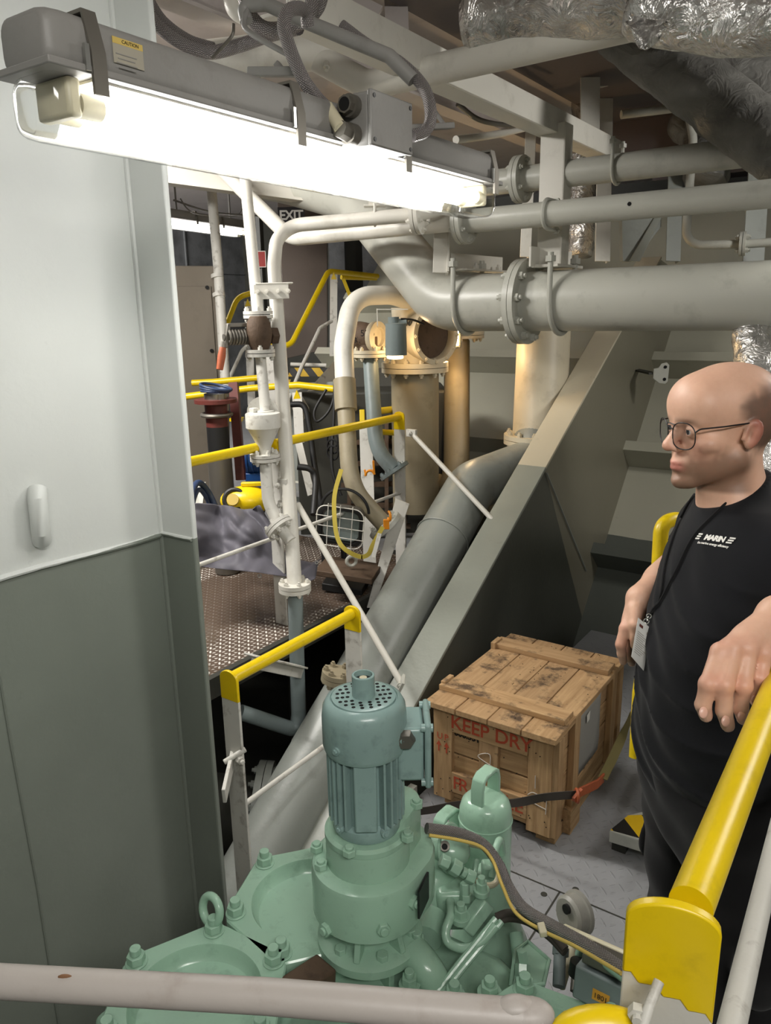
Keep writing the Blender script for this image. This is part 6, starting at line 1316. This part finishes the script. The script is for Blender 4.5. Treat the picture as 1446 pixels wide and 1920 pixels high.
def body_sdf(p):
    d = head_sdf(p)
    d = smin(d, S.cap(p, SHL, SHR, .060), .05); mid = lerp(NB, CH, .5)
    d = smin(d, S.ell(p, CH, (.150, .095, .21), BB), .06)
    d = smin(d, S.cap(p, CH, PEL, .105, .120), .05)
    d = smin(d, S.chain(p, [SHL, EL, WL], (.052, .043, .029), .02), .03)
    d = smin(d, S.chain(p, [lerp(EL, WL, .05), lerp(EL, WL, .35), WL], (.040, .046, .028), .02), .02)
    d = smin(d, S.chain(p, [SHR, ER, WR], (.052, .040, .028), .02), .03)
    d = smin(d, S.cap(p, lerp(ER, WR, .05), lerp(ER, WR, .55), .041, .038), .02)
    for s in (-1, 1):
        hp = PEL + bl*.09*s - V((0, 0, .05)); kn = V((hp.x, hp.y, .48)) - bf*.05 + bl*.006*s; an = V((hp.x, hp.y, .09)) - bf*.10 + bl*.015*s; d = smin(d, S.chain(p, [hp, kn, an], (.085, .055, .042), .04), .03); d = smin(d, S.cap(p, an - V((0, 0, .04)), an - V((0, 0, .045)) + bf*.14, .045, .04), .02)
    return smin(smin(d, hand_left(p), .008), hand_right(p), .008)
allp = [A3(v) for v in (HC, PEL, SHL, SHR, EL, ER, WL, WR)]; lo = np.min(allp, 0) - .22; hi = np.max(allp, 0) + .22; lo[2] = 0.0
vp, q4 = surface(body_sdf, lo, hi, .0032)
def skin():
    m = N('skin'); at = m.n('ShaderNodeAttribute'); at.attribute_name = 'tone'; g = m.n('ShaderNodeNewGeometry')
    mo_ = m.noise(g.outputs['Position'], 90, 4, .6); base = m.mix(m.math('MULTIPLY', m.ramp(mo_, .35, .7), .10), at.outputs['Color'], lin((176, 104, 84)))
    m.col(base); m.set(.46, spec=.45); m.b.inputs['Subsurface Weight'].default_value = .12; m.b.inputs['Subsurface Radius'].default_value = (.9, .35, .2); m.b.inputs['Subsurface Scale'].default_value = .006
    m.bump(m.noise(g.outputs['Position'], 420, 3), .14, .0012); M['skin'] = m.m
skin()
man = thing('person', V((PEL.x, PEL.y, 0)), 'bald man with glasses and stubble in black, one hand draped over the yellow handrail', 'person')
bo, vp = np_mesh('body', vp, q4, 'skin', man, 1)
q = (vp - A3(HC)) @ HB; ax_ = np.abs(q[:, 0]); Ls = lambda c: np.array(lin(c)); col = np.tile(Ls((222, 178, 152)), (len(vp), 1))
def blend(w, c): 
    global col
    w = np.clip(w, 0, 1)[:, None]; col = col*(1 - w) + Ls(c)*w
def sm(x, a, b): t = np.clip((x - a)/(b - a), 0, 1); return t*t*(3 - 2*t)
inhead = sm(q[:, 2], -.125, -.115)*(np.abs(q[:, 0]) < .12)*(np.abs(q[:, 1]) < .16)
fuzz = vnoise(vp, 60)*.004 + vnoise(vp, 160, 3)*.003
blend(inhead*sm(fuzz*2.5 + .02 - q[:, 1] - .5*np.abs(q[:, 2] - .03), -.012, .030)*sm(q[:, 2] + fuzz, -.06, -.03)*sm(.112 - q[:, 2] + fuzz - .35*(q[:, 1] + .1), 0, .035)*.86, (78, 62, 52))      # shaved hair
blend(inhead*sm(-.030 - q[:, 2] + fuzz*2 + .25*(ax_ - .055), -.012, .028)*sm(q[:, 1], -.045, -.005)*(1 - sm(q[:, 1] - ax_*-.0, .094, .104))*sm(ax_ + (-.052 - q[:, 2])*.9, .010, .035)*.78, (112, 86, 68))            # stubble
blend(np.exp(-((ax_ - .04)/.022)**2 - ((q[:, 1] - .066)/.025)**2 - ((q[:, 2] + .03)/.022)**2)*.35, (196, 118, 102))
blend(np.exp(-(q[:, 0]/.015)**2 - ((q[:, 1] - .106)/.014)**2 - ((q[:, 2] + .033)/.014)**2)*.5, (200, 112, 98))
blend(np.exp(-(q[:, 0]/.022)**4 - ((q[:, 1] - .092)/.013)**4 - ((q[:, 2] + .0665)/.0105)**4)*.75, (188, 106, 98))
blend(sm(ax_, .078, .086)*(np.abs(q[:, 1]) < .05)*(np.abs(q[:, 2]) < .05)*.45, (204, 118, 100))
blend(np.exp(-((ax_ - .028)/.022)**4 - ((q[:, 2] - .0195)/.0055)**2)*sm(q[:, 1], .056, .066)*.72, (96, 70, 52))   # brows
for f_ in ((1350, 1222, 1.085), (1376, 1216, 1.08), (1404, 1217, 1.08), (1434, 1226, 1.085), (1328, 1283, 1.062), (1359, 1285, 1.055), (1394, 1287, 1.062), (1425, 1272, 1.075), (1172, 1178, 1.6), (1164, 1208, 1.6)):
    blend(np.exp(-(np.linalg.norm(vp - A3(P(*f_)), axis=1)/.015)**2)*.45, (206, 122, 106))
ca = bo.data.color_attributes.new('tone', 'FLOAT_COLOR', 'POINT'); ca.data.foreach_set('color', np.concatenate([col, np.ones((len(col), 1))], 1).astype(np.float32).ravel())
# eyes
plain('iris_dark', (60, 66, 70), .25)
for s in (-1, 1):
    c = H(.0315*s, .0735, .0005); gz = (hf*.98 - hl*.05).normalized(); b = MB(); b.sphere(c, .0128, n=24, m=16); b.build('eyeball', 'card_white', man)
    b = MB(); b.lathe(c + gz*.0112, gz, [(.0, 0), (.0058, .0), (.0054, .0009), (.0, .0018)], 20); b.build('iris', 'iris_dark', man)
    b = MB(); b.lathe(c + gz*.0128, gz, [(.0, 0), (.0026, .0), (.0, .0006)], 16); b.build('pupil', 'black_hole', man)
# nails
for px_, py_, d_, r_ in ((1319, 1336, 1.058, .0062), (1361, 1352, 1.052, .0062), (1391, 1343, 1.065, .006), (1416, 1312, 1.078, .005)):
    c = P(px_, py_, d_); tn = (CAM - c).normalized(); b = MB(); b.sphere(c + tn*.0035, r_, (1, 1.25, .35), n=16, m=8, X=tuple(_r), Y=tuple((UP - tn*UP.dot(tn)).normalized()), Z=tuple(tn)); 
    if 'nail' not in M: plain('nail', (222, 176, 158), .3)
    b.build('finger_nail', 'nail', man)
# clothes
HEM = PEL.z - .03
def shirt_sdf(p):
    d = S.cap(p, SHL + bf*.0, SHR, .066); B2 = BB
    d = smin(d, S.ell(p, CH + bf*.005, (.185, .118, .225), B2), .07)
    mid = lerp(CH, PEL, .62); d = smin(d, S.ell(p, mid + bf*.012, (.172, .130, .24), B2), .07)
    low_ = S.ell(p, PEL + bf*.0, (.178, .132, .22), B2); d = smin(d, low_, .06)
    d = smin(d, S.cap(p, NB - V((0, 0, .05)), H(0, -.034, -.105), .080, .0655), .035); d = smin(d, S.cap(p, NB + bl*.11 - V((0, 0, .045)) - bf*.03, NB - bl*.10 - V((0, 0, .045)) - bf*.03, .058), .05)
    el = lerp(SHL, EL, .62); d = smin(d, S.cap(p, SHL, el, .074, .068), .035); er = lerp(SHR, ER, .80); d = smin(d, S.cap(p, SHR, er, .070, .062), .035)
    # soft folds across the chest and belly
    q = (p - A3(CH)) @ BB; w = q[:, 2]*1.0 + q[:, 0]*.55; fold = (np.abs(np.sin(w*34 + 2.2*np.sin(q[:, 0]*9 + 1) + 1.8*np.sin(q[:, 2]*11 + q[:, 1]*7)))**.6 - .7)*.0085 + np.sin(w*95 + 3*np.sin(q[:, 0]*14) + 2*np.sin(q[:, 2]*21))*.0022 + vnoise(p, 16, 2.0)*.005
    amp = .55 + .45*sm(-q[:, 2], -.05, .25); d = d + fold*amp*sm(np.linalg.norm(p - A3(NB), axis=1), .10, .19)
    # openings: neck, sleeves, hem
    qn = (p - A3(H(0, -.028, -.150))) @ HB
    d = smax(d, (p - A3(NB + V((0, 0, .072)))) @ (A3(bf)*.46 + np.array((0, 0, .887))), .005)
    for a, b_ in ((SHL, el), (SHR, er)):
        ax = A3((b_ - a).normalized()); d = np.maximum(d, np.where(np.linalg.norm(p - A3(b_), axis=1) < .12, (p - A3(b_)) @ ax - .004, -1))
    hz = HEM - .10 + .05*((p - A3(PEL)) @ A3(bl))/.2 + .012*np.sin(((p - A3(PEL)) @ A3(bl))*22); return np.maximum(d, hz - p[:, 2])
ps = [A3(v) for v in (NB, PEL, SHL, SHR, lerp(SHL, EL, .7), lerp(SHR, ER, .85))]; lo = np.min(ps, 0) - .26; hi = np.max(ps, 0) + .26; lo[2] = HEM - .2
sv_, sq = surface(shirt_sdf, lo, hi, .0040); shirt, sv_ = np_mesh('t_shirt', sv_, sq, 'shirt_black', man, 2)
b = MB(); cn = NB + V((0, 0, .0)) + bf*.022
from mathutils.bvhtree import BVHTree
soff = world_loc(man); bvh = BVHTree.FromPolygons([tuple(v) for v in sv_], [tuple(f) for f in sq])
def hit(x, y, lift=.003):
    r = ray(x, y).normalized(); loc, nr, i, dist = bvh.ray_cast(CAM, r)
    if loc is None: return None, None
    if nr.dot(r) > 0: nr = -nr
    return loc + nr*lift, nr
b.b.free()
def trouser_sdf(p):
    d = S.ell(p, PEL - V((0, 0, .06)), (.174, .126, .20), BB)
    for s in (-1, 1):
        hp = PEL + bl*.092*s - V((0, 0, .06)); kn = V((hp.x, hp.y, .50)) - bf*.045 + bl*.006*s; an = V((hp.x, hp.y, .10)) - bf*.10 + bl*.015*s
        d = smin(d, S.chain(p, [hp, kn, an], (.100, .082, .072), .05), .03)
        d = smin(d, S.ell(p, lerp(hp, kn, .55) + bl*.095*s, (.022, .07, .10), BB), .012)      # cargo pocket
    q = p - A3(PEL); d = d + np.sin(q[:, 2]*48 + 3*np.sin((q @ A3(bl))*12))*.0032 + vnoise(p, 20, 5)*.003
    return np.maximum(np.maximum(d, .06 - p[:, 2]), p[:, 2] - (PEL.z + .06))
lo = A3(PEL) - .32; hi = A3(PEL) + .32; lo[2] = .03; hi[2] = PEL.z + .1
tv, tq = surface(trouser_sdf, lo, hi, .006); np_mesh('trousers', tv, tq, 'trouser_black', man, 2)
for s in (-1, 1):
    hp = PEL + bl*.117*s; b = MB(); c = V((hp.x, hp.y, .048)) - bf*.05; b.sphere(c, .06, (.85, 2.3, .8), X=tuple(bl), Y=tuple(bf)); b.build('shoe', 'black_rubber', man)
# printed logo on the chest
def print_on(name, s, size, x, y, xe, ye, shear, bold, spacing=1.0, parent=man):
    o, n = hit(x, y); o2, _n = hit(xe, ye); X = (o2 - o); X = (X - n*X.dot(n)).normalized(); Y = n.cross(X); ob = text(name, s, size, V((0, 0, 0)), X1, Y1, 'letter_white', None, .0, shear, bold, spacing=spacing); me = ob.data; w = world_loc(ob)
    for v in me.vertices:
        c = v.co + w; pnt = o + X*c.x + Y*c.y; loc, nr, i, dd = bvh.ray_cast(pnt + n*.08, -n); v.co = ((loc + n*.0012) if loc else pnt) - soff
    ob.location = (0, 0, 0); ob.parent = parent; return ob
print_on('chest_print', 'MARIN', .0145, 1340, 1010, 1374, 1015, .22, .0008, .90)
for xx, yy in ((1312, 1006), (1371, 1014)):
    o, n = hit(xx, yy); o2, _n = hit(xx + 30, yy + 5); X = (o2 - o); X = (X - n*X.dot(n)).normalized(); Y = n.cross(X)
    for k in (-1, 0, 1):
        c = o - n*.0018 + Y*.0046*k + X*.0022*k; b = MB(); b.slab([c - X*.0055 - Y*.0014, c + X*.0055 - Y*.0014, c + X*.0060 + Y*.0014, c - X*.0050 + Y*.0014], n*.0006); b.build('chest_print', 'letter_white', man)
print_on('chest_print', 'the marine energy efficiency', .0062, 1336, 1021, 1366, 1026, .1, .0002, .95)
# glasses: a thing of its own
gl = thing('eyeglasses', H(0, .098, .0), 'thin black metal eyeglasses worn by the bald man', 'glasses')
def lens_pts(s, n=28):
    out = []
    for i in range(n):
        a = 2*math.pi*i/n; x = .0265*math.copysign(abs(math.cos(a))**.82, math.cos(a)); z = .0225*math.copysign(abs(math.sin(a))**.85, math.sin(a)); z -= .004 if z < 0 else 0
        xx = .0345 + x; out.append(H(xx*s, .1015 - .20*max(0, xx - .012) - 1.6*(max(0, xx - .012))**2, -.004 + z))
    return out
for s in (-1, 1):
    L = lens_pts(s); b = MB(); b.tube(L + [L[0]], .0011, 8); b.build('rim', 'black_plastic', gl); b = MB(); b.poly(L); b.build('lens', 'lens_glass', gl)
    b = MB(); b.tube([L[0] + hu*.008, H(.066*s, .082, .010), H(.0775*s, .04, .012), H(.0800*s, -.008, .014), H(.080*s, -.022, .004)], .0014, 8, .01); b.build('temple', 'black_plastic', gl)
b = MB(); b.tube([H(-.012, .1005, .013), H(0, .1020, .0145), H(.012, .1005, .013)], .0011, 8); b.tube([H(-.009, .1005, .004), H(0, .1035, .007), H(.009, .1005, .004)], .0011, 8); b.build('bridge', 'black_plastic', gl)
# lanyard and card
ly = thing('lanyard', P(1208, 1205, 1.3), 'black lanyard with a white identity card hanging on the chest of the man', 'lanyard')
def drape(pts, k=8):
    out = []
    for x, y in [(p.x, p.y) for p in spline([V((a, c, 0)) for a, c in pts], k)]:
        h_, n_ = hit(x, y, .003); 
        if h_ is not None and (not out or (h_ - out[-1]).length < .12): out.append(h_)
    return out
jn_ = None
c1 = drape([(1312, 917), (1290, 950), (1268, 1000), (1250, 1060), (1243, 1110), (1237, 1132)]); c2 = drape([(1392, 920), (1345, 962), (1302, 1008), (1270, 1070), (1250, 1110), (1238, 1132)])
nk1 = [H(.052, -.03, -.150), H(.030, .018, -.158)]
b = MB(); b.tube(c1, .0024, 8); b.build('cord', 'cord_black', ly); b = MB(); b.tube([H(.062, -.062, -.142), H(.066, -.03, -.160)] + c2 if len(c2) > 2 else c2, .0024, 8); b.build('cord', 'cord_black', ly)
je = c2[-1] if c2 else P(1238, 1132, 1.3)
c3 = drape([(1237, 1132), (1228, 1142), (1222, 1152)], 3); print('drape', len(c1), len(c2), len(c3), je)
c3 = c3 if len(c3) > 1 else [je, je + V((-.01, -.01, -.02))]
b = MB(); b.tube([je] + c3[1:], .0032, 8); b.build('cord_end', 'cord_black', ly)
ce = c3[-1]; n_ = (CAM - ce).normalized(); k2 = ce + (P(1212, 1172, 1.2) - P(1222, 1152, 1.2)) + n_*.004
b = MB(); b.torus(lerp(ce, k2, .25) + n_*.004, n_, .0045, .0012, 16, 6); b.torus(lerp(ce, k2, .55) + n_*.004, _r, .004, .0012, 16, 6); b.torus(lerp(ce, k2, .85) + n_*.004, n_, .005, .0012, 16, 6); b.build('clasp', 'chrome', ly)
dc = (k2 - CAM).dot(FW) - .006
cpt = [P(1197, 1158, dc), P(1223, 1180, dc + .004), P(1209, 1260, dc - .004), P(1184, 1231, dc - .006)]
b = MB(); b.slab(cpt, FW*.0012); b.build('card', 'card_white', ly, bevel=.0004)
b = MB(); u_ = (cpt[1] - cpt[0]); v_ = (cpt[3] - cpt[0])
def on_card(u, v): return cpt[0] + u_*u + v_*v - FW*.0006
for i in range(11): 
    v0 = .30 + .052*i; b.slab([on_card(.12, v0), on_card(.55 + .3*((i*37) % 10)/10, v0), on_card(.55 + .3*((i*37) % 10)/10, v0 + .018), on_card(.12, v0 + .018)], -FW*.0002)
b.build('card_print', 'paper', ly); b = MB(); b.slab([on_card(.15, .10), on_card(.4, .10), on_card(.4, .17), on_card(.15, .17)], -FW*.0003); b.build('card_print', 'red_brown', ly)
b = MB(); b.slab([on_card(.70, .16), on_card(.92, .16), on_card(.92, .23), on_card(.70, .23)], -FW*.0003); b.build('card_print', 'cabinet_paint', ly)
# =================================================================== FOREGROUND RAILS
RX, RZ = atz(1290, 1690, 1.39).x, 1.39; ry0 = atz(1290, 1690, RZ).y
RX = -.111
fgr = thing('stair_railing', (RX, ry0, .3), 'big yellow handrail at the lower right ending on a flat white post with yellow top', 'railing')
b = MB(); pa, pb = V((RX + .004, ry0 - .004, RZ)), V((RX, 2.6, RZ)); b.cyl(pa, pb, .0190, n=32); b.build('hand_rail', 'yellow_paint', fgr)
b = MB(); b.box((RX, 2.6, RZ/2), (.06, .012, RZ)); b.build('far_post', 'white_worn', fgr)
pw = .0385; top = RZ + .012; yc = ry0 - .012
pc = P(1257, 1800, .60); 
arc = [(pw*math.cos(a), (pw*.55)*math.sin(a)) for a in np.linspace(0, math.pi, 18)]
nfw = (-_fh*.9 - _r*.32).normalized(); sx_ = Z1.cross(nfw); 
o_ = P(1262, 1722, .665)
b = MB(); lowc = [(-pw*1.0 + 2*pw*i/11, -.058 - .030*(i/11) + .004*math.sin(i*2.1)) for i in range(12)]
b.prism(lowc + [(pw, 0)] + arc[1:], o_, sx_, Z1, .011); b.build('post_top', 'yellow_paint', fgr, bevel=.002)
b = MB(); b.prism([(-pw + .0004, -1.1), (pw - .0004, -1.1), (pw - .0004, -.02), (-pw + .0004, -.02)], o_ + nfw*.0006, sx_, Z1, .0098); b.build('post', 'white_worn', fgr, bevel=.002)
m0, m1 = atx(1372, 1920, RX), atx(1450, 1590, RX)
m0 = P(1372, 1925, .72); m1 = P(1452, 1585, 1.08); dm = m1 - m0
b = MB(); b.tube([m0 - dm*.5, m0, m1, m1 + dm*((2.6 - m1.y)/dm.y)], .0125, 16); b.build('mid_rail', 'white_worn', fgr)
b = MB(); b.tube([P(1205, 1925, .64), P(1218, 1885, .645), P(1236, 1840, .655)], .0045, 12); b.build('stay_end', 'white_worn', fgr); b = MB(); b.nut(P(1196, 1893, .652), nfw, .008, .008); b.build('stay_bolt', 'white_worn', fgr)
b = MB(); c = P(1125, 1930, .66); b.sphere(c, .034, (1.25, .5, .62), X=tuple(_r), Y=tuple(_fh)); b.build('lower_post_top', 'yellow_paint', fgr, smooth=60)
b = MB(); b.tube([P(-120, 1829, .66), P(0, 1840, .655), P(500, 1868, .63), P(980, 1908, .60), P(1010, 1914, .60)], .0135, 24); gr = thing('guard_bar', P(400, 1868, .63), 'grey white round bar crossing the bottom foreground with rust spots', 'bar'); b.build('bar', 'bar_grey', gr, smooth=60)
b = MB(); b.sphere(P(968, 1888, .6), .010, (1.6, 1, .8), X=tuple(_r), Y=tuple(_fh)); b.sphere(P(990, 1902, .6), .014, (1.5, 1, .8), X=tuple(_r), Y=tuple(_fh)); b.build('weld', 'bar_grey', gr, smooth=80)
b = MB()
for x, y, s in ((122, 1832, 1), (140, 1840, 1.4), (150, 1848, 1), (168, 1848, .6), (128, 1846, .8)):
    c = P(x, y, .6415); b.sphere(c, .0042*s, (1.5, .3, .7), n=10, m=6, X=tuple(_r), Y=tuple(_fh))
o = b.build('rust_spots', 'rust_stain', gr); o['kind'] = 'stuff'
